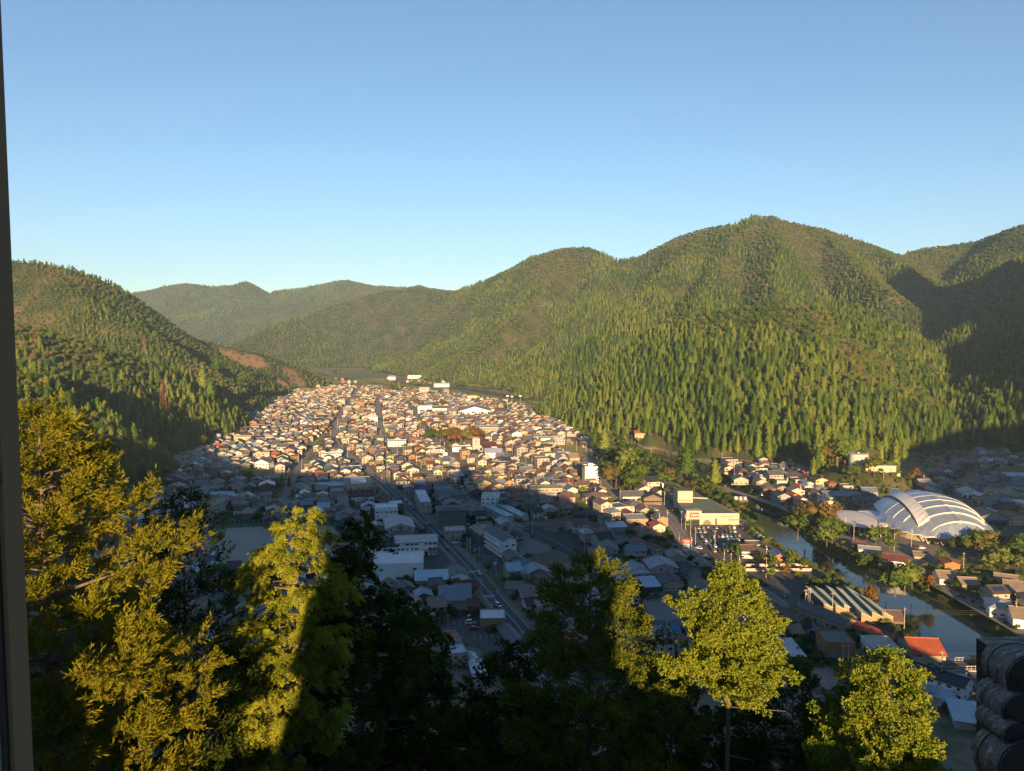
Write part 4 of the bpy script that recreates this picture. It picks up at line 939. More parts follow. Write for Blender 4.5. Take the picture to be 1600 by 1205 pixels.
# ---------------- random houses fill the blocks between ----------------
TOWN = [[(150,800),(185,762),(255,725),(330,700),(345,680),(372,645),(405,624),(440,609),(500,603),(560,605),(640,610),(720,618),(800,630),(855,645),(885,668),(915,690),(985,742),(1040,780),(1050,830),(1105,875),(1160,920),(1200,960),(1250,1010),(1400,1090),(1330,1180),(1000,1205),(560,1150),(300,1040),(160,900)],
        [(1118,738),(1160,720),(1260,735),(1330,752),(1420,757),(1400,775),(1330,790),(1300,805),(1250,797),(1200,780),(1120,755)],
        [(1435,762),(1470,737),(1540,706),(1660,700),(1660,835),(1560,826),(1500,790),(1440,772)],
        [(1500,930),(1560,900),(1650,930),(1700,1000),(1620,990)],
        [(515,592),(560,587),(640,586),(720,594),(700,601),(600,596),(540,600)], [(800,602),(870,610),(880,622),(840,618)]]
TOWNG = [[(G(a, c).x, G(a, c).y) for a, c in poly] for poly in TOWN]
NOHOUSE = [[(G(a, c).x, G(a, c).y) for a, c in poly] for poly in [[(930,680),(1015,740),(1000,770),(960,772),(915,720)],[(1030,765),(1160,800),(1178,852),(1240,900),(1180,905),(1100,875),(1052,800)],[(1230,885),(1300,900),(1400,975),(1350,975),(1225,925)],[(160,700),(240,700),(250,745),(160,790)],[(870,640),(930,690),(900,680),(850,650)]]]
WALLW = ['white']*1+['off_white']*9+['cream']*8+['beige']*8+['grey']*4+['tan']*6+['brown']*5+['pink']*3+['yellow']*3+['pale_green']*1+['orange']+['taupe']*2+['dark']+['pale_blue']
ROOFW = ['slate grey']*14+['blue grey']*7+['dark brown']*6+['black']*5+['red brown']*6+['brown']*9+['orange red']*2+['pale grey']*3+['light blue']*1+['grey green']*3+['silver']*1+['tan']*5+['maroon']*1+['blue']*1
foot = [tuple(f) for f in FOOT]; grid = {}
def addf(x, y, r): grid.setdefault((int(x//30), int(y//30)), []).append((x, y, r))
for f in foot: addf(*f)
def free(x, y, r):
    i, j = int(x//30), int(y//30)
    for a in (-1,0,1):
        for b_ in (-1,0,1):
            for fx, fy, fr in grid.get((i+a, j+b_), ()):
                if (fx-x)**2+(fy-y)**2 < (fr+r)**2: return False
    return True
GARDEN = []
rh = random.Random(11)
v = -600.0; jrow = 0
while v < 2300:
    u = -1100.0; rowd = rh.uniform(10.5, 13.5)
    if jrow % 3 == 2: rowd += 3.5
    while u < 900:
        lw = rh.uniform(9.2, 14.2)
        c = E1*(v+rowd/2+rh.uniform(-0.8,0.8)) + E2*(u+lw/2); x, y = c.x, c.y; u += lw + (4.5 if rh.random() < 0.2 else 0.0)
        if y < 150 or abs(x/y) > 0.75: continue
        if not any(inpoly(x, y, p) for p in TOWNG): continue
        if any(inpoly(x, y, p) for p in LOTPOLY) or any(inpoly(x, y, p) for p in NOHOUSE): continue
        if abs(float(hz(x, y))) > 0.3: 
            if float(hz(x, y)) < 0 or float(hz(x, y)) > 3: continue
        if road_dist(x, y) < 4.2: continue
        if not free(x, y, 4.8): continue
        if rh.random() < 0.07: GARDEN.append((x, y)); continue
        if y > 2050 and rh.random() < 0.72: continue
        big = rh.random() < 0.06
        w = rh.uniform(min(6.8, lw-2.2), lw-1.6) if not big else lw-1.5; d = rh.uniform(8, rowd-1.5) if not big else rowd
        st = rh.choice((1, 2, 2, 2, 2)) if not big else rh.choice((2, 3))
        hw = 3.1 if st == 1 else (5.6 if st == 2 else 8.6)
        roof = rh.choices(('gy','gx','hip','flat','shed'), (58, 18, 12, 8, 4))[0]
        if big: roof = rh.choice(('flat','flat','gx','gy'))
        rz = math.radians(15.5 + rh.gauss(0, 3) + (0 if x < 120 else -12)); 
        x += rh.uniform(-0.8,0.8); y += rh.uniform(-0.8,0.8)
        ann = (rh.choice((-1,1)), rh.uniform(2.5,4), rh.uniform(5,d-1.5), 2.7) if rh.random() < 0.35 and not big and st == 2 else None
        if ann: w = max(6.5, w-2.5)
        h = House(x, y, max(0.0, float(hz(x, y))), rz, w, d, hw, roof, rh.choice(WALLW), rh.choice(ROOFW), pitch=rh.uniform(0.36,0.5) if roof != 'shed' else 0.12, ov=rh.uniform(0.5,0.8), skirt=rh.uniform(0.9,1.3) if st == 2 and rh.random() < 0.5 and roof not in ('flat','shed') else 0, annex=ann, seed=rh.randint(0, 99999), z0=-0.6, solar=(roof == 'gx' and rh.random() < 0.15))
        HOUSES.append(h); addf(x, y, 4.6)
    v += rowd + 0.6; jrow += 1
print('houses', len(HOUSES))
def npx(h):
    a, b_ = proj(h.x, h.y, h.z+h.hw/2); return a, b_
for h in HOUSES: h.px, h.py = npx(h); h.dist = math.hypot(h.x, h.y)
inview = [h for h in HOUSES if -30 < h.px < 1630 and h.py < 1240]
lm = [h for h in inview if h.label]; rnd = sorted([h for h in inview if not h.label], key=lambda h: h.dist)
# houses wholly hidden behind the foreground trees are not needed as things; keep the nearest visible ones
def hidden(h): return h.py > 930 and not (690 < h.px < 850 and h.py < 1040) and h.px < 1200 or (h.px < 300 and h.py > 830)
rnd_vis = [h for h in rnd if not hidden(h)]
nhouse = sum(1 for h in lm if h.name == 'house')
THINGS = lm + rnd_vis[:298-nhouse]
tset = set(id(h) for h in THINGS)
FARH = [h for h in inview if id(h) not in tset and not (hidden(h) and h.dist < 300)]
def q_win(mb, M, ww, hh):
    mb.add([(-ww/2,-0.04,0),(ww/2,-0.04,0),(ww/2,-0.04,hh),(-ww/2,-0.04,hh)], [(0,1,2,3)], GLASS, M)
fm = MB()
for h in FARH:
    h.write(fm, fm, fm, fm, h.M)
    for M, ww, hh in h.wins_list(): q_win(fm, h.M @ M, ww, hh)
tag(fm.build('distant_houses'), 'tightly packed houses filling the farther part of town', kind='stuff')
THING_OBJS = []     # (object, base words, px, py, category)
PARTS_DONE = {}
for h in THINGS:
    root = link(h.name, None, loc=(h.x, h.y, h.z), rz=h.rz); I = Matrix.Identity(4)
    mw, mr, ms, ma = MB(), MB(), MB(), MB(); h.write(mw, mr, ms, ma, I)
    mw.build('wall', root); mr.build('roof', root)
    if ms.v: ms.build('porch_roof', root)
    if ma.v: ma.build('annex', root)
    wl = h.wins_list()
    if h.dist < 640:
        for M, ww, hh in wl:
            o = link('window', WIN, root); o.matrix_local = M @ Matrix.Diagonal((ww, 1, hh, 1))
    elif wl:
        m = MB()
        for M, ww, hh in wl: q_win(m, M, ww, hh)
        o = m.build('window_row', root); o['kind'] = 'stuff'
    if h.solar:
        m = MB(); M = Matrix.Translation((0, -h.d*0.27, h.hw + h.pitch*h.d*0.23 + 0.42)) @ Matrix.Rotation(math.atan(h.pitch), 4, 'X')
        for i in range(3): m.box(-h.w*0.36+i*h.w*0.25, -h.w*0.36+(i+0.92)*h.w*0.25, -h.d*0.14, h.d*0.14, 0, 0.06, PANEL, M)
        m.build('solar_panel', root)
    h.root = root; root['category'] = h.cat
    if h.label: root['label'] = h.label
# ---------------- the silver dome ----------------
SILVER = mat('dome_metal', (0.36,0.41,0.48), 0.36, 0.12, 0.15, metal=0.6, stripe=(0, 2.6, 0.9))
SILVER_L = mat('dome_light_panel', (0.60,0.60,0.60), 0.45, 0.08, 0.2, metal=0.3, stripe=(0, 3.0, 0.93))
LIP = mat('dome_lip', (0.50,0.47,0.42), 0.6, 0.05)
CANOPY = mat('canopy_roof', (0.62,0.56,0.50), 0.55, 0.08, 0.2)
WOOD = mat('light_timber', (0.34,0.22,0.12), 0.7, 0.15, 0.8)
DCX, DCY, DA, DB, DZ0, DH = 278.0, 499.0, 33.5, 42.0, 6.0, 18.5
root = link('sports_dome', None, loc=(DCX, DCY, 0)); tag(root, 'big silver ribbed dome by the river with a round canopy', 'dome')
def dome_z(x, y):
    ya = y - 8.0*(1-(y/DB)**2)*0.9
    rho = math.sqrt((x/DA)**2 + (ya/DB)**2)
    return DZ0 + DH*max(0.0, 1-min(1.0, rho)**2.1)**0.62
NBAND = 9
def half_w(y): return DA*math.sqrt(max(0.0, 1-(y/DB)**2))
for k in range(NBAND):
    y0 = -DB*0.80 + k*DB*1.76/NBAND; y1 = y0 + DB*1.76/NBAND
    for s in (-1, 1):
        m = MB(); nxs, nys = 10, 4; V = []; sp = 3.4 if k % 2 else 1.6     # the zigzag spine
        for j in range(nys+1):
            y = y0+(y1-y0)*j/nys; hwid = half_w(y)*0.93
            zig = sp + (0.0)
            for i in range(nxs+1):
                x = s*(hwid*i/nxs)
                yy = y + (y1-y)*0.22      # each band is flatter than the shell, so its front edge stands up
                z = dome_z(x, yy)
                if i == 0: z += 0.9
                V.append((x, y - (1.9 if i == 0 else 0)*(1-j/nys), z))
        F = []
        for j in range(nys):
            for i in range(nxs):
                a = j*(nxs+1)+i; q = (a, a+1, a+nxs+2, a+nxs+1); F.append(q if s > 0 else q[::-1])
        m.add(V, F, SILVER)
        # the bright lip along the front edge
        L0 = V[:nxs+1]; lo = [(x, y-0.05, dome_z(x, y)-0.15) for x, y, z in L0]
        m.add(L0+lo, [((i, i+1, nxs+2+i, nxs+1+i)[::-1] if s > 0 else (i, i+1, nxs+2+i, nxs+1+i)) for i in range(nxs)], LIP)
        up = [(x, y-0.35, z+0.06) for x, y, z in L0]; up2 = [(x, y-0.05, z+0.06) for x, y, z in L0]
        m.add(up+up2+[(x, y-0.35, z-0.1) for x, y, z in L0], [f for i in range(nxs) for f in ((i, i+1, nxs+2+i, nxs+1+i), (i, 2*nxs+2+i, 2*nxs+3+i, i+1))], LIP)
        me = m.mesh('roof_panel'); o = link('roof_panel', me, root)
# facetted apron around the front
na = 16
for i in range(na):
    a0 = math.pi*(1.0-0.03) + (math.pi*1.06)*i/na; a1 = math.pi*(1.0-0.03) + (math.pi*1.06)*(i+1)/na
    m = MB(); V = []
    for a in (a0, a1):
        c, s = math.cos(a), math.sin(a)
        yb = max(-DB*0.66, DB*s); 
        inner = (DA*0.90*c, max(DB*0.88*s, -DB*0.83), dome_z(DA*0.88*c, max(DB*0.86*s, -DB*0.80))+0.1)
        outer = (DA*1.04*c, DB*1.0*s, DZ0-0.6+ (0.8 if i % 2 else 0.0)*0)
        V += [inner, outer]
    mid = tuple((V[1][q]+V[3][q])/2 + (0.9 if q == 2 else 0) for q in range(3))
    m.add(V+[mid], [(0,1,4),(0,4,2),(4,3,2)], SILVER)
    m.add([V[1], mid, V[3], (V[1][0],V[1][1],V[1][2]-0.7), (mid[0],mid[1],mid[2]-0.9), (V[3][0],V[3][1],V[3][2]-0.7)], [(0,3,4,1),(1,4,5,2)], LIP)
    link('apron_panel', m.mesh('apron_panel'), root)
# wide raised strip on the left flank
m = MB(); n = 14; V = []
for j in range(n+1):
    y = -27 + 52*j/n
    for x in (-20.5+0.05*y, -13.5+0.05*y):
        V.append((x, y, dome_z(x, y+1.5)+1.5))
m.add(V, [(2*j, 2*j+1, 2*j+3, 2*j+2) for j in range(n)], SILVER_L)
m.add([(V[2*j+1][0], V[2*j+1][1], V[2*j+1][2]-1.9) for j in range(n+1)]+[V[2*j+1] for j in range(n+1)], [(j, j+1, n+2+j, n+1+j) for j in range(n)], LIP)
m.add([(V[2*j][0], V[2*j][1], V[2*j][2]-1.9) for j in range(n+1)]+[V[2*j] for j in range(n+1)], [(j+1, j, n+1+j, n+2+j) for j in range(n)], DFRAME)
m.add([V[0], V[1], (V[1][0],V[1][1]-.1,V[1][2]-1.9), (V[0][0],V[0][1]-.1,V[0][2]-1.9)], [(0,3,2,1)], LIP)
link('flank_strip', m.mesh('flank_strip'), root)
# round canopy at the left
cx, cy, ca, cb = -45.0, 6.0, 17.0, 25.0
m = MB(); n = 36; ring = []
for rr, z in ((1.0, 6.6), (0.97, 7.3), (0.6, 7.9), (0.0, 8.2)):
    ring.append([(cx+ca*rr*math.cos(6.283*i/n), cy+cb*rr*math.sin(6.283*i/n), z) for i in range(n)])
V = [p for r_ in ring for p in r_]
for j in range(3): m.add(V[j*n:(j+2)*n], [(i, (i+1) % n, n+(i+1) % n, n+i) for i in range(n)], LIP if j == 0 else CANOPY)
m.add([(p[0], p[1], 6.6) for p in ring[0]], [tuple(range(n))[::-1]], LIP)
link('canopy', m.mesh('canopy'), root)
m = MB(); V = []
for i in range(19):
    t = i/18; a = math.radians(60 - 135*t); w = math.sin(math.pi*t)
    px_, py_ = cx+ca*0.62*math.cos(a)+3, cy+cb*0.80*math.sin(a)
    V += [(px_-3.2*w, py_-1.0*w, 8.0), (px_+2.8*w, py_+0.5*w, 8.2+2.9*w)]
m.add(V, [(2*i, 2*i+2, 2*i+3, 2*i+1) for i in range(18)], SILVER_L)
m.add([(v[0]+0.4, v[1]+0.3, v[2]) for v in V], [(2*i+1, 2*i+3, 2*i+2, 2*i) for i in range(18)], LIP)
link('skylight_crescent', m.mesh('skylight_crescent'), root)
m = MB(); m.prism([(cx+ca*0.9*math.cos(6.283*i/n), cy+cb*0.9*math.sin(6.283*i/n)) for i in range(n)], 0, 6.58, GLASS, cap=False)
link('glass_wall', m.mesh('glass_wall'), root)
cm = MB(); cm.box(-0.18,0.18,-0.18,0.18,0,6.6,FRAME); cme = cm.mesh('column')
for i in range(n):
    if i % 1 == 0: link('column', cme, root, loc=(cx+ca*0.925*math.cos(6.283*i/n), cy+cb*0.925*math.sin(6.283*i/n), 0))
m = MB(); nn = 24
m.prism([(DA*0.84*math.cos(6.283*i/nn), DB*0.84*math.sin(6.283*i/nn)) for i in range(nn)], 0, 6.4, WALL['beige'], top=CONC)
link('wall', m.mesh('wall'), root)
for i, a in enumerate((-1.95,-1.7,-1.45,-1.2,-2.2)):
    x, y = DA*0.9*math.cos(a), DB*0.93*math.sin(a)
    mm = MB(); mm.tube((x,y,0), (x-3.0,y-0.5,6.2), 0.35, 0.35, CONC, 6); mm.tube((x,y,0), (x+3.0,y-0.5,6.2), 0.35, 0.35, CONC, 6); link('strut', mm.mesh('strut'), root)
FOOT_DOME = (DCX, DCY)
# ---------------- supermarket ----------------
WHITEW = WALL['cream']
sm = link('supermarket', None, loc=(0,0,0)); tag(sm, 'cream supermarket with a tall block and red sign beside the river', 'supermarket')
A_ = G(1072, 820); B_ = G(1155, 820); x0, y0 = A_.x, A_.y; x1 = B_.x
RED = mat('sign_red', (0.55,0.02,0.02), 0.5, 0.05); SIGNW = mat('sign_white', (0.75,0.74,0.72), 0.5, 0.03); ROOFG = mat('green_flat_roof', (0.13,0.15,0.085), 0.8, 0.15, 0.3, stripe=(1, 1.2, 0.8)); DARKM = mat('sign_black', (0.03,0.03,0.03), 0.6, 0.1)
root = sm
pts_ = [(x0+10.5,y0),(x1,y0),(x1-3,y0+12),(x1-9,y0+50),(x0+3,y0+56),(x0+0.5,y0+6),(x0+10.5,y0+6)]
m = MB(); m.prism(pts_, 0, 8.0, WHITEW, cap=False)
inn = [(x*0.985+(x0+18)*0.015, y*0.985+(y0+25)*0.015) for x, y in pts_]; m.prism(inn[::-1], 7.2, 8.0, WHITEW, cap=False)
m.add([(x,y,8.0) for x,y in pts_]+[(x,y,8.0) for x,y in inn], [(i,(i+1)%7,7+(i+1)%7,7+i) for i in range(7)], WHITEW)
link('wall', m.mesh('wall'), root)
m = MB(); m.add([(x,y,7.21) for x,y in inn], [tuple(range(7))], ROOFG); link('roof', m.mesh('roof'), root)
m = MB(); m.box(x0+11, x1-0.6, y0+0.3, y0+7.0, 7.22, 7.5, ROOF['slate grey']); link('roof_edge_deck', m.mesh('roof_edge_deck'), root)
m = MB(); m.box(x0, x0+10.4, y0-0.8, y0+6, 0, 9.9, WHITEW, bottom=False); link('entrance_block', m.mesh('entrance_block'), root)
m = MB(); m.box(x0+1.6, x0+9.0, y0-0.95, y0-0.78, 0.05, 3.9, GLASS); m.box(x0+1.6, x0+9.0, y0-1.6, y0-0.96, 3.6, 4.1, DFRAME); link('entrance', m.mesh('entrance'), root)
m = MB(); m.box(x0+2.2, x0+8.4, y0-1.0, y0-0.79, 5.4, 8.6, RED); so = link('sign_panel', m.mesh('sign_panel'), root)
def text(name, body, size, loc, rx=math.pi/2, rz=0, parent=None, mt=None, shear=0.0, ext=0.03, align='CENTER', sx=1.0):
    c = bpy.data.curves.new(name, 'FONT'); c.body = body; c.size = size; c.extrude = ext; c.align_x = align; c.align_y = 'CENTER'; c.shear = shear
    o = link(name, c, parent); o.location = loc; o.rotation_euler = (rx, 0, rz); o.scale = (sx, 1, 1)
    c.materials.append(mt or SIGNW); bpy.context.view_layer.update()
    me = bpy.data.meshes.new_from_object(o.evaluated_get(bpy.context.evaluated_depsgraph_get())); mm = o.matrix_basis.copy(); bpy.data.objects.remove(o)
    o = link(name, me, parent); o.matrix_basis = mm; return o
text('sign_lettering', 'Valor', 2.5, (x0+5.3, y0-1.06, 7.0), parent=so, shear=0.3)
tw = MB(); tx0, tx1, ty0, ty1 = x0+2.2, x0+13.2, y0+37, y0+52
tw.box(tx0, tx1, ty0, ty1, 0, 15.2, WHITEW, top=ROOF['brown']); tw.box(tx0, tx1, ty0, ty0+0.3, 15.2, 15.9, WHITEW); tw.box(tx0, tx0+0.3, ty0+0.3, ty1, 15.2, 15.9, WHITEW); tw.box(tx1-0.3, tx1, ty0+0.3, ty1, 15.2, 15.9, WHITEW)
tower = link('tall_block', tw.mesh('tall_block'), root)
m = MB(); rr = random.Random(3)
for i in range(11):
    xx = tx0+1.0+i*0.86; hh = 0.95 if i else 1.3
    m.box(xx, xx+0.16, ty0-0.12, ty0-0.02, 8.4, 8.4+hh, DARKM); m.box(xx+0.16, xx+0.62, ty0-0.12, ty0-0.02, 8.4+rr.choice((0, hh*0.4, hh-0.18)), 8.4+rr.choice((0.16,))+hh*0.45, DARKM)
link('sign_marks', m.mesh('sign_marks'), tower)
m = MB()
for i in range(13): m.box(x0+24+i*0.75, x0+24.4+i*0.75, y0-0.12, y0-0.01, 5.4, 6.1, WALL['taupe'])
link('sign_marks', m.mesh('sign_marks'), root)
m = MB()
for i in range(15): m.box(x0+29+i*0.62, x0+29.3+i*0.62, y0-0.1, y0-0.01, 2.9, 4.1, DFRAME)
link('dark_slots', m.mesh('dark_slots'), root)
m = MB(); m.box(x0+20, x0+21.3, y0-0.5, y0-0.01, 0, 4.3, WALL['brown']); m.prism([(x0+13+2.8*math.cos(a*math.pi/8), y0-0.4+0) for a in range(9)], 0, 0.1, DFRAME, cap=False); link('pier', m.mesh('pier'), root)
m = MB(); V = [(x0+14.5+2.9*math.cos(math.pi*i/10), y0-0.3, 3.4*math.sin(math.pi*i/10)) for i in range(11)]
m.add(V, [tuple(range(11))], WALL['taupe']); m.add([(v[0], v[1]+0.28, v[2]) for v in V]+V, [(i, i+1, 12+i, 11+i) for i in range(10)], DFRAME); link('arched_door', m.mesh('arched_door'), root)
# pole sign by the parking lot
g = G(1072, 866); ps = link('roadside_sign', None, loc=(g.x, g.y, 0)); tag(ps, 'tall roadside sign with a red top on orange legs by the parking lot', 'sign')
m = MB(); m.box(-2.2,-1.9,-.15,.15,0,6.5,WALL['tan']); m.box(1.9,2.2,-.15,.15,0,6.5,WALL['tan']); m.box(-2.2,2.2,-.12,.12,1.2,1.45,WALL['tan']); link('frame', m.mesh('frame'), ps)
m = MB(); m.box(-1.8,1.8,-.2,.2,2.3,6.4,SIGNW); link('panel', m.mesh('panel'), ps)
m = MB(); P_ = [(-2.9+0.0,6.5),(2.9,6.5),(3.1,7.2),(2.9,8.4),(1.6,9.2),(-1.6,9.2),(-2.9,8.4),(-3.1,7.2)]
m.add([(x,-.25,z) for x,z in P_]+[(x,.25,z) for x,z in P_], [tuple(range(8)), tuple(range(8,16))[::-1]]+[((i+1)%8,i,8+i,8+(i+1)%8) for i in range(8)], RED)
h_ = link('sign_top', m.mesh('sign_top'), ps); text('sign_lettering', 'Valor', 1.7, (0,-.3,7.8), parent=h_, shear=0.3)
for i, (z, mt) in enumerate(((5.3, RED), (4.1, ROOF['blue']), (3.1, DARKM))):
    m = MB(); m.box(-1.4,1.4,-.23,-.205,z,z+0.5,mt); link('sign_band', m.mesh('sign_band'), ps)
# ---------------- sawtooth market ----------------
ST = mat('sawtooth_roof', (0.50,0.52,0.42), 0.5, 0.1, 0.5, stripe=(0, 5, 0.92)); STG = mat('sawtooth_glass', (0.05,0.11,0.10), 0.35, 0.2, 0.4)
root = link('sawtooth_market', None); tag(root, 'long hall with six pale green sawtooth roofs on the river bank', 'market hall')
lines = [((1257,915),(1287,943)),((1273,916),(1306,946)),((1290,915),(1319,945)),((1306,917),(1346,958)),((1321,917),(1363,957)),((1343,929),(1379,957))]
for (a, c) in lines:
    p = G(*a, 7.0); q = G(*c, 7.0); d = (q-p); d.z = 0; L_ = d.length; d.normalize(); nrm = Vector((-d.y, d.x, 0))   # points left of travel (to the right in view, away)
    if nrm.x < 0: nrm = -nrm
    w = 4.9
    a0, a1 = Vector((p.x,p.y,7.2)), Vector((q.x,q.y,7.2)); b0 = a0+nrm*w; b1 = a1+nrm*w; b0.z = b1.z = 4.9
    m = MB(); m.slab([a0, a1, b1, b0], 0.18, ST); o = link('roof_slope', m.mesh('roof_slope'), root)
    m = MB(); z0 = 3.0
    m.add([(a0.x,a0.y,z0),(a1.x,a1.y,z0),(a1.x,a1.y,7.0),(a0.x,a0.y,7.0)], [(0,1,2,3)], STG); link('glazing', m.mesh('glazing'), root)
    m = MB(); e0, e1 = a1-d*0.3, b1-d*0.3; f0, f1 = a0+d*0.3, b0+d*0.3
    m.add([(e0.x,e0.y,0),(e1.x,e1.y,0),(e1.x,e1.y,4.7),(e0.x,e0.y,6.95)], [(0,1,2,3)], WALL['tan']); m.add([(f0.x,f0.y,0),(f1.x,f1.y,0),(f1.x,f1.y,4.7),(f0.x,f0.y,6.95)], [(3,2,1,0)], WALL['green'])
    m.add([(f1.x,f1.y,0),(e1.x,e1.y,0),(e1.x,e1.y,4.7),(f1.x,f1.y,4.7)], [(0,1,2,3)], WALL['brown']); link('end_wall', m.mesh('end_wall'), root)
    FOOT.append(((p.x+q.x)/2, (p.y+q.y)/2, 9))
    # three mullions a window length apart
m = MB(); c0 = G(1262,925); c1 = G(1296,950)
d = (c1-c0); L_ = d.length; rz_ = math.atan2(d.y, d.x); m.box(-0.2, L_, -0.2, 3.0, 0, 3.2, WALL['green'], T(c0.x, c0.y, 0, rz_)); link('side_wall', m.mesh('side_wall'), root)
g = G(1352, 978); M = T(g.x, g.y, 0, math.radians(24)); can = link('carport', None, loc=(g.x, g.y, 0), rz=math.radians(24)); tag(can, 'white sloping carport roof on posts in front of the sawtooth hall', 'carport')
m = MB(); m.slab([(-3,-2,3.3),(4,-2,3.3),(4,14,3.9),(-3,14,3.9)], 0.18, SIGNW); link('roof', m.mesh('roof'), can)
for x, y in ((-2.6,-1.6),(3.6,-1.6),(3.6,13),(-2.6,13)):
    m = MB(); m.box(x-.08,x+.08,y-.08,y+.08,0,3.2,FRAME); link('post', m.mesh('post'), can)
# ---------------- water tank and its pump house on the terrace ----------------
TANKM = mat('tank_concrete', (0.42,0.45,0.36), 0.7, 0.08, 0.3)
tx, ty = TANK.x, TANK.y+4
root = link('water_tank', None, loc=(tx, ty, TANK_Z)); tag(root, 'pale green cylindrical water tank on the wooded terrace', 'water tank')
m = MB(); r_ = 8.0; n = 40; m.prism([(r_*math.cos(6.283*i/n), r_*math.sin(6.283*i/n)) for i in range(n)], -1, 13.0, TANKM); me = m.mesh('wall'); link('wall', me, root)
m = MB(); m.prism([((r_+.35)*math.cos(6.283*i/n), (r_+.35)*math.sin(6.283*i/n)) for i in range(n)], 13.0, 13.5, CONC); m.box(-0.6,0.6,-0.6,0.6,13.5,14.6,FRAME); m.tube((2,0,13.5),(2,0,15.2),.06,.06,FRAME,5); link('roof', m.mesh('roof'), root)
m = MB()
for i in range(24):
    a = 6.283*i/24; m.tube((r_*math.cos(a), r_*math.sin(a), 13.5), (r_*math.cos(a), r_*math.sin(a), 14.5), .05, .05, FRAME, 4)
    b_ = 6.283*(i+1)/24; m.tube((r_*math.cos(a), r_*math.sin(a), 14.5), (r_*math.cos(b_), r_*math.sin(b_), 14.5), .05, .05, FRAME, 4)
link('railing', m.mesh('railing'), root)
m = MB()
for x in (5.6, 6.2): m.box(x,x+0.14,-6.1,-5.5,0,12.9,FRAME)
link('ladder', m.mesh('ladder'), root)
root = link('pump_house', None, loc=(tx+11, ty-13, TANK_Z), rz=-0.08); tag(root, 'cream flat roofed pump house with an orange door beside the tank', 'building')
m, m2 = MB(), MB(); flat(m, m2, 25, 14, -0.5, 5.6, WALL['cream'], ROOF['pale grey'], Matrix.Identity(4)); link('wall', m.mesh('wall'), root); link('roof', m2.mesh('roof'), root)
m = MB(); m.box(-11,-8.8,-7.12,-7.0,0,2.9,WALL['orange']); link('door', m.mesh('door'), root)
for x in (-3, 3, 8):
    o = link('window', WIN, root); o.matrix_local = Matrix.Translation((x,-7.01,2.4)) @ Matrix.Diagonal((1.2,1,0.9,1))
m = MB(); m.prism([(tx-20,ty-22),(tx+25,ty-24),(tx+25,ty+2),(tx-14,ty+8)], TANK_Z-3, TANK_Z+0.12, CONC); o = m.build('tank_terrace'); tag(o, 'concrete terrace under the water tank', kind='structure')
# ---------------- extra trim on landmark buildings ----------------
def local(h, name, m): return link(name, m.mesh(name), h.root)
m = MB(); w = shops.w; yf = -shops.d/2
for (a, c, mt) in ((-.06,.10,mat('sign_green',(0.15,0.42,0.05),.5,.05)),(.12,.26,mat('sign_yellow',(0.65,0.42,0.03),.5,.05)),(.28,.5,mat('sign_pink',(0.62,0.05,0.12),.5,.05))):
    q = MB(); q.box(a*w, c*w, yf-1.2, yf-1.0, 3.1, 4.2, mt); local(shops, 'sign_band', q)
q = MB(); q.box(-w/2, w/2, yf-1.0, yf-0.02, 2.9, 3.2, WALL['white']); q.box(-w/2, -.07*w, yf-1.15, yf-1.0, 3.2, 4.1, WALL['white']); local(shops, 'walkway', q)
q = MB()
for i in range(9): q.box(-w/2+0.8+i*w/9, -w/2+0.5+(i+0.75)*w/9, yf-0.12, yf-0.02, 0.1, 2.5, WALL['beige'] if i % 3 else GLASS)
local(shops, 'shutters', q)
q = MB()
for s in (-1,): q.box(-0.18*hall.w, 0.20*hall.w, -hall.d/2-0.9, -hall.d/2-0.02, 1.5, 1.8, ROOF['blue'])
q.add([(-1.6,-hall.d/2-0.03,hall.hw-0.4),(1.6,-hall.d/2-0.03,hall.hw-0.4),(1.2,-hall.d/2-0.03,hall.hw+1.0),(-1.2,-hall.d/2-0.03,hall.hw+1.0)], [(0,1,2,3)], DFRAME); local(hall, 'vent_and_awning', q)
q = MB(); 
for i in range(4): q.box(hall.w*0.06, hall.w*0.42, -9+i*4.4, -5.2+i*4.4, 0, 0.1, PANEL, Matrix.Translation((-hall.w*0.54, 0, hall.hw+hall.pitch*hall.w*0.28+0.42)) @ Matrix.Rotation(-math.atan(hall.pitch), 4, 'Y'))
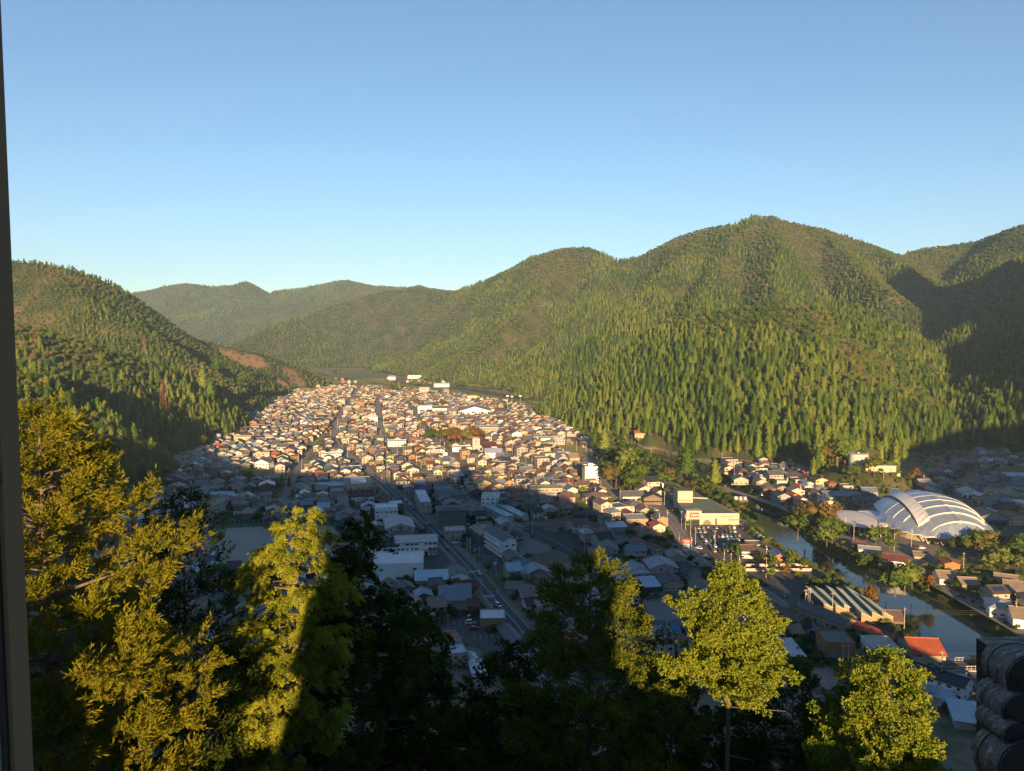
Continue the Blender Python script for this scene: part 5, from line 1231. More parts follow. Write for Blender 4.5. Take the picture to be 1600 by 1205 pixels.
for h in THINGS:
    if h.name == 'tower_block':
        q = MB()
        for i in range(6): q.box(h.w/2, h.w/2+1.2, -h.d/2+0.2, h.d/2-0.2, 1.0+i*h.hw/6.3, 2.0+i*h.hw/6.3, WALL['white'])
        local(h, 'balcony_stack', q)
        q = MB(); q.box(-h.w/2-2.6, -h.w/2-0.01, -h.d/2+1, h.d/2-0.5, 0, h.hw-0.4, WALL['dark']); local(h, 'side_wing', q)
        q = MB(); q.box(-2, 2.4, -1, 3, h.hw+0.46, h.hw+2.2, WALL['white']); local(h, 'roof_hut', q)
    if h.name in ('apartment_block', 'apartment_building') and h.hw > 5:
        q = MB(); side = h.name == 'apartment_building'
        for i in range(int(h.hw/2.8)):
            z = i*2.8
            if side: q.box(-h.w/2-1.2, -h.w/2-0.01, -h.d/2+1, h.d/2-1, z-0.1+ (0.15 if i == 0 else 0), z+1.0, WALL['white'])
            else: q.box(-h.w/2+0.4, h.w/2-0.4, -h.d/2-1.2, -h.d/2-0.08, z-0.1+(0.15 if i == 0 else 0), z+0.95, WALL['white'] if i % 2 else WALL['cream'])
        local(h, 'balcony', q)
    if h.name == 'orange_building':
        q = MB(); q.box(-h.w/2-0.04, h.w/2+0.04, -h.d/2-0.05, h.d/2-3, 0, h.hw*0.52, WALL['taupe']); q.box(-h.w/2+1.5, h.w/2-1.0, -h.d/2-0.09, -h.d/2-0.052, 0, 3.1, DARKM); local(h, 'lower_cladding', q)
        for i in range(3):
            z = 0.3
    if h.name == 'shop_building' and 'sign band' in h.label:
        q = MB(); q.box(-h.w/2+1, h.w/2-0.2, -h.d/2-0.9, -h.d/2-0.02, 3.0, 4.6, ROOF['blue']); local(h, 'sign_band', q)
        q = MB(); q.box(-h.w/2+1.4, h.w/2-0.6, -h.d/2-0.15, -h.d/2-0.03, 0, 2.8, GLASS); local(h, 'shop_front', q)
    if h.name == 'department_store':
        q = MB(); q.box(-h.w*0.25, h.w*0.3, -h.d*0.38, h.d*0.1, h.hw+0.1, h.hw+2.6, WALL['white'], top=ROOF['light blue']); q.box(-h.w/2-0.5, h.w/2+0.5, -h.d/2-1.5, -h.d/2-0.02, 2.7, 3.0, DFRAME); local(h, 'roof_light', q)
    if h.name == 'timber_hall':
        q = MB(); q.box(-h.w/2+0.3, h.w/2-0.3, -h.d/2-0.08, -h.d/2-0.02, 0, 2.8, WALL['brown']); local(h, 'timber_cladding', q)
    if h.name == 'corner_house':
        q = MB()
        for z, y in ((2.9,-8),(2.9,-2),(2.9,4)): q.box(-h.w/2-1.0, -h.w/2-0.01, y, y+4, z, z+0.9, WALL['white'])
        local(h, 'balcony', q)
# bridge railing, brick garden wall, retaining walls
def railing(px0, px1, label):
    a, c = G(*px0, 0.1), G(*px1, 0.1); d = c-a; L_ = d.length; rz_ = math.atan2(d.y, d.x)
    r_ = link('bridge_railing', None, loc=(a.x, a.y, 0), rz=rz_); tag(r_, label, 'railing')
    m = MB(); m.box(0, L_, -.06, .06, 1.35, 1.5, FRAME, bottom=True); m.box(0, L_, -.05, .05, 0.35, 0.45, FRAME, bottom=True); link('rail', m.mesh('rail'), r_)
    n_ = int(L_/1.6); pm = MB(); pm.box(-.06,.06,-.06,.06,0,1.35,FRAME); pme = pm.mesh('post')
    for i in range(n_+1): link('post', pme, r_, loc=(i*L_/max(1,n_), 0, 0))
railing((1492,1033),(1600,1030),'white railing along the far side of the bridge')
railing((1492,1047),(1600,1044),'white railing along the near side of the bridge')
m = MB(); a, c = G(1488,1039), G(1640,1036); m.box(a.x, c.x+10, a.y-5, a.y+5, -1.2, 0.02, CONC, bottom=True); o = m.build('bridge_deck'); tag(o, kind='structure')
def garden_wall(pa, pb, label, mt=None, hh=1.7):
    a, c = G(*pa), G(*pb); d = c-a; L_ = d.length; rz_ = math.atan2(d.y, d.x); n_ = max(2, int(L_/3.1))
    r_ = link('garden_wall', None, loc=(a.x, a.y, 0), rz=rz_); tag(r_, label, 'wall')
    q = MB(); q.box(0.05, L_/n_-0.05, -.1, .1, -0.4, hh, mt or WALL['pink']); me = q.mesh('panel'); q = MB(); q.box(-.16,.16,-.16,.16,-0.4,hh+0.15,CONC); pe = q.mesh('post')
    for i in range(n_): link('panel', me, r_, loc=(i*L_/n_,0,0))
    for i in range(n_+1): link('post', pe, r_, loc=(i*L_/n_,0,0))
garden_wall((1166,893),(1268,893),'pinkish block wall along the near side of the garden')
garden_wall((1166,886),(1262,885),'pinkish block wall along the far side of the garden')
# playing-field fence boards
garden_wall((330,820),(440,815),'low board fence along the far edge of the school ground', WALL['green'], 2.2)
# ---------------- individual trees ----------------
TREES = []   # dict: kind,x,y,z,H,base label
def add_tree(kind, x, y, z, H, sx=1.0): TREES.append([kind, x, y, z, H, sx])
pp = lambda a, c, H, kind, sx=1.0: add_tree(kind, G(a, c).x, G(a, c).y, float(hz(G(a, c).x, G(a, c).y)), H, sx)
rt = random.Random(5)
# marked trees of the photograph (foot pixel, height in pixels)
def tpx(a, c, hpx, kind, sx=1.0):
    g = G(a, c); s = (g.y*math.cos(PITCH)+CAM_Z*math.sin(PITCH))/FPX; add_tree(kind, g.x, g.y, max(0.0, float(hz(g.x, g.y))), hpx*s*1.08, sx)
for a, c, h_, k, sx in [(930,706,36,'c',1.4),(945,711,38,'c',1.5),(967,690,36,'c',1.5),(970,712,20,'c',1.4),(1073,748,48,'c',1.7),(1067,744,40,'c',1.6),(1117,762,42,'c',1.4),(1112,760,30,'c',1.4),
    (963,740,42,'b',1.1),(980,745,50,'b',1.0),(975,760,56,'b',1.0),(992,768,48,'g',1.0),(962,764,38,'a',1.2),(985,772,30,'g',1.1),(1000,766,36,'g',1.0),(955,755,34,'b',1.0),
    (1030,748,26,'g',1.3),(1045,752,22,'a',1.3),(1040,758,20,'b',1.3),(1275,830,46,'a',1.3),(1258,838,40,'a',1.3),(1290,822,32,'a',1.3),(1246,842,36,'b',1.3),(1232,832,26,'a',1.2),(1305,812,26,'a',1.2),
    (1300,850,46,'g',1.1),(1292,858,36,'b',1.2),(1368,855,34,'b',1.2),(1400,845,18,'b',1.1),(1390,862,24,'b',1.1),(1355,900,32,'g',1.1),(1363,890,26,'g',1.2),(1413,924,46,'b',1.2),(1398,930,44,'b',1.2),(1425,918,34,'b',1.2),(1385,912,36,'b',1.2),(1450,922,28,'a',1.0),
    (1363,950,34,'a',0.95),(1170,836,0.1,'g',0.1),(1490,862,22,'g',1.2),(1503,866,32,'g',1.0),(1528,862,34,'g',1.1),(1474,882,22,'b',1.2),(1535,872,30,'b',1.2),(1306,752,46,'b',1.3),(1296,750,38,'a',1.2),(1290,742,24,'a',1.2),(1340,755,26,'g',1.3),(1360,765,24,'g',1.4),(1330,768,24,'g',1.3),(1430,752,22,'a',1.3),(1412,722,30,'c',1.2),
    (1186,880,16,'g',1.3),(1198,884,20,'b',1.2),(1210,892,22,'g',1.0),(1240,888,28,'g',0.9),(1258,890,18,'g',1.2),(1225,900,16,'a',1.3),(1205,905,20,'b',1.0),(1146,868,22,'g',1.1),(1152,872,18,'c',1.6),(1112,880,9,'a',1.4),
    (1022,811,14,'g',1.3),(1012,848,14,'b',1.4),(984,842,18,'b',1.5),(1040,862,14,'b',1.5),(1035,900,8,'b',1.5),(700,692,22,'a',1.2),(712,696,26,'a',1.2),(728,694,24,'b',1.2),(742,692,26,'a',1.3),(752,690,20,'a',1.2),(688,690,18,'g',1.2),(672,690,20,'g',1.2),(660,640,12,'a',1.3),(693,636,12,'g',1.2),(650,634,10,'a',1.6),
    (440,766,22,'c',1.2),(452,764,18,'c',1.2),(428,760,14,'b',1.3),(385,750,18,'b',1.5),(395,756,14,'b',1.5),(320,700,20,'a',1.3),(312,702,16,'b',1.3),(310,694,14,'a',1.2),(330,672,36,'c',1.5),(318,668,40,'c',1.5),(340,640,40,'c',1.4),(388,640,30,'g',1.2),(376,632,26,'g',1.2),(448,655,12,'c',1.3),(478,650,10,'b',1.3),(500,700,14,'g',1.3),
    (612,612,12,'c',1.8),(624,611,14,'c',1.8),(618,614,12,'c',1.8),(650,604,9,'b',1.4),(705,603,10,'b',1.6),(720,606,11,'b',1.6),(345,905,28,'b',1.1),(355,910,24,'b',1.2),(300,820,10,'b',1.5),(350,818,12,'b',1.4),(372,816,10,'b',1.4),(400,816,12,'g',1.4),(1248,905,14,'g',1.2),(1365,975,12,'b',1.3),(1350,1000,14,'b',1.2),(1467,1030,18,'g',0.9),(1258,1010,20,'g',1.0)]:
    if h_ > 1: tpx(a, c, h_, k, sx)
# the woods right of the dome, and tree lines along both banks
def along(pix, step, kinds, h0, h1, wob=4, sx=1.2):
    g = gpts(pix)
    for a, c in zip(g[:-1], g[1:]):
        n_ = max(1, int((c-a).length/step))
        for i in range(n_):
            p = a.lerp(c, (i+rt.random())/n_); p.x += rt.uniform(-wob, wob); p.y += rt.uniform(-wob, wob)
            if float(river_dist(np.array([p.x]), np.array([p.y]))[0]) < 0.5: continue
            add_tree(rt.choice(kinds), p.x, p.y, float(hz(p.x, p.y))-0.3, rt.uniform(h0, h1), sx*rt.uniform(.85,1.2))
along([(1085,753),(1130,776),(1180,803),(1225,832),(1265,858),(1300,880)], 4.2, 'bbga', 5.5, 9, 3)
along([(1085,757),(1140,784),(1200,820),(1240,846)], 6, 'bg', 4, 7, 2)
along([(1300,870),(1340,890),(1390,918),(1430,935),(1470,955),(1520,985),(1580,1012)], 3.6, 'bgbb', 4.5, 8, 3.5)
along([(1440,945),(1480,965),(1530,995),(1570,1015)], 4.2, 'gg', 3, 5.5, 3)
along([(1010,728),(1045,750),(1085,765),(1130,790),(1165,812)], 5, 'gba', 3.5, 6, 2)
along([(1160,826),(1200,848),(1240,872)], 4, 'ag', 2, 3.5, 1.2)
along([(905,660),(930,672),(960,690),(1000,715),(1040,738)], 5, 'bbg', 6, 10, 5)
along([(870,640),(880,655),(900,675),(925,690)], 5, 'bb', 6, 9, 4)
along([(560,596),(640,607),(720,617),(800,632),(850,645),(885,665)], 6.5, 'bb', 7, 10, 4)
along([(560,603),(640,613),(720,624),(800,640),(870,655)], 9, 'ba', 6, 10, 4)
along([(505,586),(560,583),(620,583),(690,585),(760,590),(820,598),(870,606)], 11, 'bbc', 8, 13, 14)
along([(600,598),(660,599),(720,604),(790,612),(850,622),(880,632)], 8, 'b', 7, 11, 8)
along([(720,596),(790,600),(860,608)], 12, 'bb', 6, 10, 10)
along([(870,612),(885,625),(888,640)], 7, 'b', 7, 11, 8)
along([(1530,865),(1560,850),(1600,862),(1640,880)], 5, 'b', 9, 13, 6)
along([(1520,885),(1560,880),(1620,895)], 5, 'b', 8, 12, 6)
along([(1548,872),(1590,876)], 4.5, 'b', 9, 13, 6)
along([(1262,737),(1290,745),(1330,757),(1380,762),(1420,752)], 5, 'bg', 6, 10, 4)
along([(180,800),(150,790),(130,800),(110,830)], 6, 'bb', 8, 12, 4)
along([(255,738),(300,735),(350,742)], 8, 'bb', 4, 8, 4)
along([(260,715),(300,700),(330,690),(345,668),(370,648),(405,622)], 7, 'bbc', 6, 11, 4)
along([(300,815),(360,813),(440,810),(520,806)], 6, 'bb', 3, 5, 1.5)
along([(700,700),(730,702),(760,698)], 5, 'bgb', 5, 8, 4)
along([(680,680),(720,678),(755,684)], 5, 'bga', 5, 8, 5)
for x, y in GARDEN: 
    for i in range(rt.randint(1, 3)): add_tree(rt.choice('bbgcb'), x+rt.uniform(-4,4), y+rt.uniform(-4,4), 0.0, rt.uniform(3,6.5), 1.2)
TREES = [t for t in TREES if visible(np.array([t[1]]), np.array([t[2]]), np.array([t[3]+t[4]]), 0.004)[0]]
# the forest's own nearest trees
ok = front & inframe
cand = np.where(ok)[0]; cand = cand[np.argsort(-(H[cand]/dist[cand]))]
LIM = 298
nc = sum(t[0] == 'c' for t in TREES); nb = sum(t[0] == 'b' for t in TREES)
INDIV = []
for i in cand:
    c_ = bool(iscon[i])
    if c_ and nc < LIM: nc += 1; INDIV.append(i); add_tree('c', pts[i,0], pts[i,1], pz[i]-0.4, H[i])
    elif not c_ and nb < LIM: nb += 1; INDIV.append(i); add_tree('b', pts[i,0], pts[i,1], pz[i]-0.4, H[i], 1.0)
    if nc >= LIM and nb >= LIM: break
INDIV = np.array(INDIV, dtype=int)
kinds_ = {'c': ('conifer_tree','conifer',con_crowns,con_trunk), 'b': ('broadleaf_tree','tree',bro_crowns,bro_trunk), 'a': ('autumn_tree','tree',aut_crowns,bro_trunk), 'g': ('green_tree','tree',grn_crowns,bro_trunk)}
cnt = {}
TREE_THINGS = []
extra_pts = []
for t in sorted(TREES, key=lambda t: -(t[4]/math.hypot(t[1], t[2]))):
    k, x, y, z, Ht, sx = t
    cnt[k] = cnt.get(k, 0)+1
    if cnt[k] > 299: extra_pts.append((x, y, z, Ht, sx, k)); continue
    nm, cat, cr, tr = kinds_[k]; r_ = link(nm, None, loc=(x, y, z), rz=rt.uniform(0, 6.28), scale=(Ht*sx, Ht*sx, Ht)); r_['category'] = cat
    link('trunk', tr, r_); link('crown', rt.choice(cr), r_)
    pxx, pyy = proj(x, y, z+Ht/2); TREE_THINGS.append((r_, k, pxx, pyy, Ht, math.hypot(x, y), z))
print('trees', cnt, 'extra', len(extra_pts))
# bushes: river banks, hillside feet, gardens
bp_ = []; bs = []; bk = []
def bush(x, y, z, s, k): bp_.append((x, y, z)); bs.append((s*1.3, s*1.3, s)); bk.append(k)
rb = random.Random(9)
for i in range(420):
    x = TANK.x+8+rb.uniform(-52, 52); y = TANK.y-rb.uniform(22, 78); z = float(hz(x, y))
    if z > 0.6: bush(x, y, z-0.4, rb.uniform(1.6, 4.2), rb.choice((0,1,2,3,4,5,6,7,8,9)))
for A, B_2 in zip(RIVER[:-1], RIVER[1:]):
    L_ = math.hypot(B_2[0]-A[0], B_2[1]-A[1]); d = ((B_2[0]-A[0])/L_, (B_2[1]-A[1])/L_)
    for i in range(int(L_*1.5)):
        t = rb.random()*L_; s = rb.choice((-1, 1)); w = A[2]+(B_2[2]-A[2])*t/L_; o_ = s*(w+rb.uniform(2.5, 9))
        x = A[0]+d[0]*t-d[1]*o_; y = A[1]+d[1]*t+d[0]*o_; z = float(hz(x, y))
        if z < -4.7 or not 200 < y < 1500: continue
        bush(x, y, z-0.4, rb.uniform(1.2, 3.4), rb.choice((0,1,2,3,4,0,1,2,3,5,6,7,8)))
for i in range(22000):
    a, c = rb.uniform(60, 1600), rb.uniform(640, 1060); g = G(a, c); z = float(hz(g.x, g.y))
    if z < 0 or z > 15: continue
    if z == 0 and (not any(inpoly(g.x, g.y, p) for p in TOWNG) or rb.random() < 0.5) and not (c < 690 and 540 < a < 880): 
        if rb.random() < 0.35: continue
    if any(inpoly(g.x, g.y, p) for p in LOTPOLY) or road_dist(g.x, g.y) < 1.0: continue
    if z == 0 and not free(g.x, g.y, -0.9): continue
    bush(g.x, g.y, z-0.3, rb.choice((1.2,1.8,2.5,3.2,4.5))*rb.uniform(.8,1.2), rb.choice((0,1,2,3,4,0,1,2,5,6)))
for x, y, z, Ht, sx, k in extra_pts: bp_.append((x, y, z)); bs.append((Ht*sx, Ht*sx, Ht)); bk.append({'b': 0, 'g': 5, 'a': 9, 'c': 10}[k])
bprotos = [proto_full('bush_%02d' % i, c, bro_trunk) for i, c in enumerate(bro_crowns)] + [proto_full('green_bush_%02d' % i, c, bro_trunk) for i, c in enumerate(grn_crowns[:4])] + [proto_full('autumn_bush', aut_crowns[0], bro_trunk), proto_full('small_conifer', con_crowns[0], con_trunk)]
scatter_object('bushes', bp_, [rb.uniform(0, 6.28) for _ in bp_], bs, bk, bprotos, 'bush_kinds', 'bushes and scrub along the river banks and between houses')
# ---------------- cars ----------------
TYRE = mat('tyre_rubber', (0.02,0.02,0.02), 0.9, 0.1)
CARC = {'white':(0.62,0.62,0.62),'silver':(0.34,0.35,0.36),'black':(0.015,0.015,0.018),'dark blue':(0.02,0.03,0.09),'red':(0.30,0.02,0.02),'grey':(0.12,0.125,0.13),'beige':(0.36,0.31,0.22),'pale blue':(0.12,0.28,0.45)}
CARM = {k: mat('car_paint_'+k.replace(' ', '_'), c, 0.3, 0.03, spec=0.6) for k, c in CARC.items()}
def car_mesh(paint, van):
    m = MB(); L_, W_ = (2.1, 0.82)
    prof = [(-L_,.35),(-L_,.85),(-L_+.15,1.0),(-1.25,1.05),(-L_+1.0,1.05),(1.0,.98),(L_-.1,.85),(L_,.6),(L_,.35)]
    if van: prof = [(-L_,.35),(-L_,1.0),(-L_+.05,1.1),(-1.2,1.1),(0.9,1.1),(1.5,1.05),(L_-.05,.8),(L_,.6),(L_,.35)]
    n = len(prof)
    m.add([(x,-W_,z) for x,z in prof]+[(x,W_,z) for x,z in prof], [tuple(range(n)), tuple(range(n,2*n))[::-1]]+[((i+1)%n,i,n+i,n+(i+1)%n) for i in range(n)], paint)
    for x in (-1.3, 1.3):
        for y in (-W_, W_): m.tube((x,y-.1,.32),(x,y+.1,.32),.32,.32,TYRE,10)
    return m.mesh('car')
def cabin_mesh(paint, van):
    m = MB(); x0, x1, x2, x3, zt = (-1.9,-1.35,0.55,1.2,1.48) if not van else (-2.05,-1.95,0.75,1.45,1.78)
    zb = 1.0 if not van else 1.05; W_ = .80; w2 = .66
    V = [(x0,-W_,zb),(x3,-W_,zb),(x3,W_,zb),(x0,W_,zb),(x1,-w2,zt),(x2,-w2,zt),(x2,w2,zt),(x1,w2,zt)]
    m.add(V, [(0,1,5,4),(1,2,6,5),(2,3,7,6),(3,0,4,7)], GLASS); m.add([(x1,-w2,zt),(x2,-w2,zt),(x2,w2,zt),(x1,w2,zt),(x1,-w2,zt+.05),(x2,-w2,zt+.05),(x2,w2,zt+.05),(x1,w2,zt+.05)], [(4,5,6,7),(0,1,5,4),(1,2,6,5),(2,3,7,6),(3,0,4,7)], paint)
    return m.mesh('cabin')
CM = {}
CARS = []
rc = random.Random(21)
def car(x, y, rz, col=None, van=None, z=0.2):
    col = col or rc.choice(['white']*6+['silver']*4+['black']*4+['grey']*3+['dark blue']*2+['red','beige','pale blue']); van = rc.random() < 0.45 if van is None else van
    if (col, van) not in CM: CM[(col, van)] = (car_mesh(CARM[col], van), cabin_mesh(CARM[col], van))
    b_, c_ = CM[(col, van)]
    o = link('parked_car', b_, loc=(x, y, z), rz=rz); o['category'] = 'car'; link('cabin', c_, o)
    CARS.append((o, col, van)); return o
carrows = [((1082,827),(1150,826)),((1083,833),(1150,832)),((1093,841),(1158,839)),((1098,847),(1163,845)),((1107,856),(1168,853)),((1112,863),(1175,860)),((1150,873),(1182,868))]
for ri, (a, c) in enumerate(carrows):
    p, q = G(*a), G(*c); L_ = (q-p).length; n_ = int(L_/2.75)
    for i in range(n_):
        if rc.random() < 0.20: continue
        t = p.lerp(q, (i+.5)/n_); car(t.x, t.y, math.pi/2 + (0.12 if ri % 2 else -0.1) + rc.gauss(0, 0.03))
for a, c in [((1160,820),(1196,846))]:
    p, q = G(*a), G(*c); L_ = (q-p).length; n_ = int(L_/2.9)
    for i in range(n_):
        if rc.random() < 0.2: continue
        t = p.lerp(q, (i+.5)/n_); car(t.x, t.y, 0.25)
for a, c, rz, col, van in [(1102,871,2.2,'white',False),(1106,852,2.0,'silver',False),(1092,858,2.2,'white',True),(1010,794,.3,'white',False),(1014,797,.3,'black',False),(1018,797,.3,'grey',True),(1024,799,.3,'white',True),(1006,792,.4,'silver',True),
    (806,838,.2,'white',True),(813,838,.2,'pale blue',False),(584,829,1.7,'white',True),(590,829,1.7,'white',False),(585,838,.3,'dark blue',False),(592,846,.1,'white',True),(655,848,.1,'silver',False),
    (773,884,1.4,'white',False),(743,862,1.3,'silver',False),(712,850,.3,'white',False),(692,838,.2,'silver',True),(733,967,1.7,'beige',True),(735,975,.1,'white',True),(741,984,.15,'red',False),(668,821,1.9,'pale blue',True),(633,783,1.9,'white',False),
    (1455,1049,.05,'white',True),(1528,814,.5,'white',False),(1540,819,.5,'white',False),(1552,822,.5,'silver',False),(1533,807,.5,'grey',True),(1548,812,.5,'white',True),(1562,827,.5,'black',False),(1440,858,.2,'white',True),(1433,856,.2,'red',False),
    (697,906,1.1,'black',True),(1088,905,.3,'white',False),(1092,909,.3,'silver',True),(985,935,.3,'white',False),(981,940,.4,'white',True),(925,836,.6,'white',False),(945,826,.2,'white',True),(966,789,.8,'white',True),(1356,1018,.4,'dark blue',False),(1318,832,0.5,'white',True),(1348,800,.3,'pale blue',True),(1362,803,.3,'white',False),
    (748,897,-1.1,'white',False),(778,948,-1.0,'white',True),(700,858,1.95,'silver',False),(640,790,1.95,'white',False),(600,757,1.95,'silver',True),(828,728,0.4,'white',False),(770,812,2.6,'white',False)]:
    g = G(a, c); car(g.x, g.y, rz, col, van, 0.1)
for h in HOUSES:
    if len(CARS) > 285: break
    if not (h.dist < 900 and rc.random() < 0.30): continue
    s_ = rc.choice((-1, 1)); q = h.M @ Vector((s_*(h.w/2+1.6+(h.annex[1] if h.annex and h.annex[0] == s_ else 0)), -h.d/2+rc.uniform(-1,2), 0))
    if road_dist(q.x, q.y) < 1.0 or any((q.x-o.x)**2+(q.y-o.y)**2 < (max(o.w, o.d)*0.5+1.6)**2 for o in HOUSES if o is not h and abs(o.x-q.x) < 16 and abs(o.y-q.y) < 16): continue
    if not visible(np.array([q.x]), np.array([q.y]), np.array([1.0]))[0] or h.z > 1: continue
    car(q.x, q.y, h.rz+math.pi/2+rc.gauss(0,.05), z=max(0.02, float(hz(q.x, q.y))+0.02))
# ---------------- poles, lamps and wires ----------------
POLE = mat('pole_concrete', (0.36,0.33,0.29), 0.8, 0.1, 1.0)
def pole_meshes(Hp):
    m = MB(); m.tube((0,0,-0.3),(0,0,Hp),.17,.10,POLE,7); a = m.mesh('pole')
    m = MB(); m.box(-1.0,1.0,-.06,.06,Hp-0.9,Hp-0.75,POLE,bottom=True); b_ = m.mesh('crossarm')
    for x in (-.8,-.3,.3,.8): pass
    m = MB(); m.tube((.35,0,Hp-2.7),(.35,0,Hp-1.8),.28,.28,FRAME,8); c_ = m.mesh('transformer')
    return a, b_, c_
PM = pole_meshes(11.5); PT = pole_meshes(15.0)
POLES = []
def upole(x, y, rz=0.0, tall=False, tr=True):
    M_ = PT if tall else PM; o = link('utility_pole', M_[0], loc=(x, y, max(0, float(hz(x, y)))), rz=rz); o['category'] = 'pole'
    link('crossarm', M_[1], o); 
    if tr: link('transformer', M_[2], o)
    POLES.append(o); return o
for a, c, tall in [(1412,1003,1),(1388,1042,0),(1470,1079,1),(1441,1062,0),(1317,1052,0),(1325,1050,0),(1300,976,1),(1258,958,0),(1262,957,0),(1197,903,0),(1079,838,0),(1117,857,0),(1080,868,0),(1142,896,0),(1197,883,0),(1065,824,0),
    (930,783,0),(913,864,1),(757,849,0),(701,850,0),(652,797,0),(609,795,0),(608,755,0),(770,820,0),(730,868,0),(734,872,0),(806,762,0),(888,769,0),(836,770,0),(1038,790,0),(1003,848,0),(1128,724,0),(1147,748,1),(1190,735,0),(1220,742,0),(1262,758,0),(1308,760,0),(1343,759,0),(1380,770,0),(1443,762,0),(1492,735,0),(1250,779,0),(1290,815,0),
    (1397,862,0),(1424,855,0),(1384,850,0),(1505,895,0),(1320,835,0),(420,770,0),(453,790,0),(240,785,0),(165,780,0),(330,800,0),(500,792,0),(486,780,0),(570,700,0),(640,740,0),(745,735,0),(782,745,0),(692,690,0),(720,700,0),(815,705,0),(860,720,0),(940,715,0),(1560,730,0),(1590,760,0),(1030,828,0),(1500,850,0),(1130,905,0),(1265,955,0),(775,905,0),(700,1000,0),(842,900,0),(960,912,0)]:
    g = G(a, c); upole(g.x, g.y, rc.uniform(-.4, .6), bool(tall), rc.random() < .5)
rp_ = random.Random(77)
for (ax_, ay_, bx_, by_, w_r) in ROADSEG_A:
    L_ = math.hypot(bx_-ax_, by_-ay_)
    for i in range(int(L_/34)+ (1 if rp_.random() < (L_/34) % 1 else 0)):
        t = rp_.random(); s_ = rp_.choice((-1, 1)); x = ax_+(bx_-ax_)*t-(by_-ay_)/L_*s_*(w_r+.4); y = ay_+(by_-ay_)*t+(bx_-ax_)/L_*s_*(w_r+.4)
        if 250 < y < 1100 and abs(x/y) < .68 and road_dist(x, y) > 0.1 and len(POLES) < 180 and -0.3 < float(hz(x, y)) < 2: upole(x, y, rp_.uniform(0, 3), False, rp_.random() < .4)
# stadium lights beside the sports field
for a, c in ((752,646),(793,640),(800,641),(813,640)):
    g = G(a, c); o = link('floodlight_mast', None, loc=(g.x, g.y, 0)); o['category'] = 'floodlight'
    m = MB(); m.tube((0,0,0),(0,0,24),.35,.2,POLE,7); link('pole', m.mesh('pole'), o); m = MB(); m.box(-2.2,2.2,-.2,.2,23,25.2,FRAME); link('lamp_head', m.mesh('lamp_head'), o); POLES.append(o)
# wires between the tall poles in the lower right
def wire(a, c, sag, name='overhead_wire'):
    m = MB(); n_ = 10; pr = None
    for i in range(n_+1):
        t = i/n_; p = a.lerp(c, t); p.z -= sag*4*t*(1-t)
        if pr is not None: m.tube(pr, p, .035, .035, DFRAME, 4, cap=False)
        pr = p.copy()
    return m
WIRES = []
w_ = [G(1412,1003)+Vector((0,0,14)), G(1470,1079)+Vector((0,0,14)), G(1317,1052)+Vector((0,0,11)), G(1388,1042)+Vector((0,0,11)), G(1620,985)+Vector((0,0,11)), G(1441,1062)+Vector((0,0,11)), G(1300,976)+Vector((0,0,14)), G(1258,958)+Vector((0,0,11)), G(1600,1050)+Vector((0,0,10))]
for k, (i, j, lb) in enumerate([(0,4,'wire spanning the river from the tall riverside pole'),(3,0,'wire from the white building to the riverside pole'),(2,3,'wire between the poles in front of the orange building'),(1,8,'wire running right from the roadside pole to the bridge'),(5,1,'wire between the two poles by the curved road'),(6,7,'wire between poles over the green warehouse'),(6,2,'wire from the market pole down to the orange building')]):
    for dz in (0,):
        m = wire(w_[i], w_[j], 1.2); 
        for dz2 in (-0.8, -1.6):
            m2 = wire(w_[i]+Vector((0,0,dz2)), w_[j]+Vector((0,0,dz2)), 1.3); b0 = len(m.v); m.v += m2.v; m.f += [[q+b0 for q in f] for f in m2.f]; m.m += m2.m
        o = m.build('overhead_wire'); tag(o, lb, 'wire')
# steel tower in the left forest and masts
def lattice(a, c, hpx, label, mt, dd=None):
    g = G(a, c) if dd is None else P(a, c, dd); z = float(hz(g.x, g.y)); s = g.y/FPX; Hh = hpx*s
    r_ = link('lattice_tower', None, loc=(g.x, g.y, z)); tag(r_, label, 'tower'); w0 = Hh*0.10
    m = MB()
    for sx_, sy_ in ((-1,-1),(1,-1),(1,1),(-1,1)): m.tube((sx_*w0,sy_*w0,-2),(sx_*w0*0.45,sy_*w0*0.45,Hh),.15,.10,mt,4)
    link('legs', m.mesh('legs'), r_); m = MB(); n_ = 8
    for i in range(n_):
        z0_, z1_ = Hh*i/n_, Hh*(i+1)/n_; a0 = w0*(1-.55*i/n_); a1 = w0*(1-.55*(i+1)/n_)
        for (p, q) in (((-1,-1),(1,-1)),((1,-1),(1,1)),((-1,1),(-1,-1))):
            m.tube((p[0]*a0,p[1]*a0,z0_),(q[0]*a1,q[1]*a1,z1_),.05,.05,mt,4); m.tube((q[0]*a0,q[1]*a0,z0_),(p[0]*a1,p[1]*a1,z1_),.05,.05,mt,4); m.tube((p[0]*a1,p[1]*a1,z1_),(q[0]*a1,q[1]*a1,z1_),.05,.05,mt,4)
    link('bracing', m.mesh('bracing'), r_)
RUST = mat('rusty_steel', (0.30,0.13,0.06), 0.7, 0.2)
lattice(259, 700, 62, 'rusty lattice tower standing in front of the left forest', RUST)
lattice(226, 545, 26, 'thin lattice mast on the left hillside', RUST, 1250)
lattice(1198, 340, 8, 'small white mast on the summit of the main mountain', FRAME, 2200)
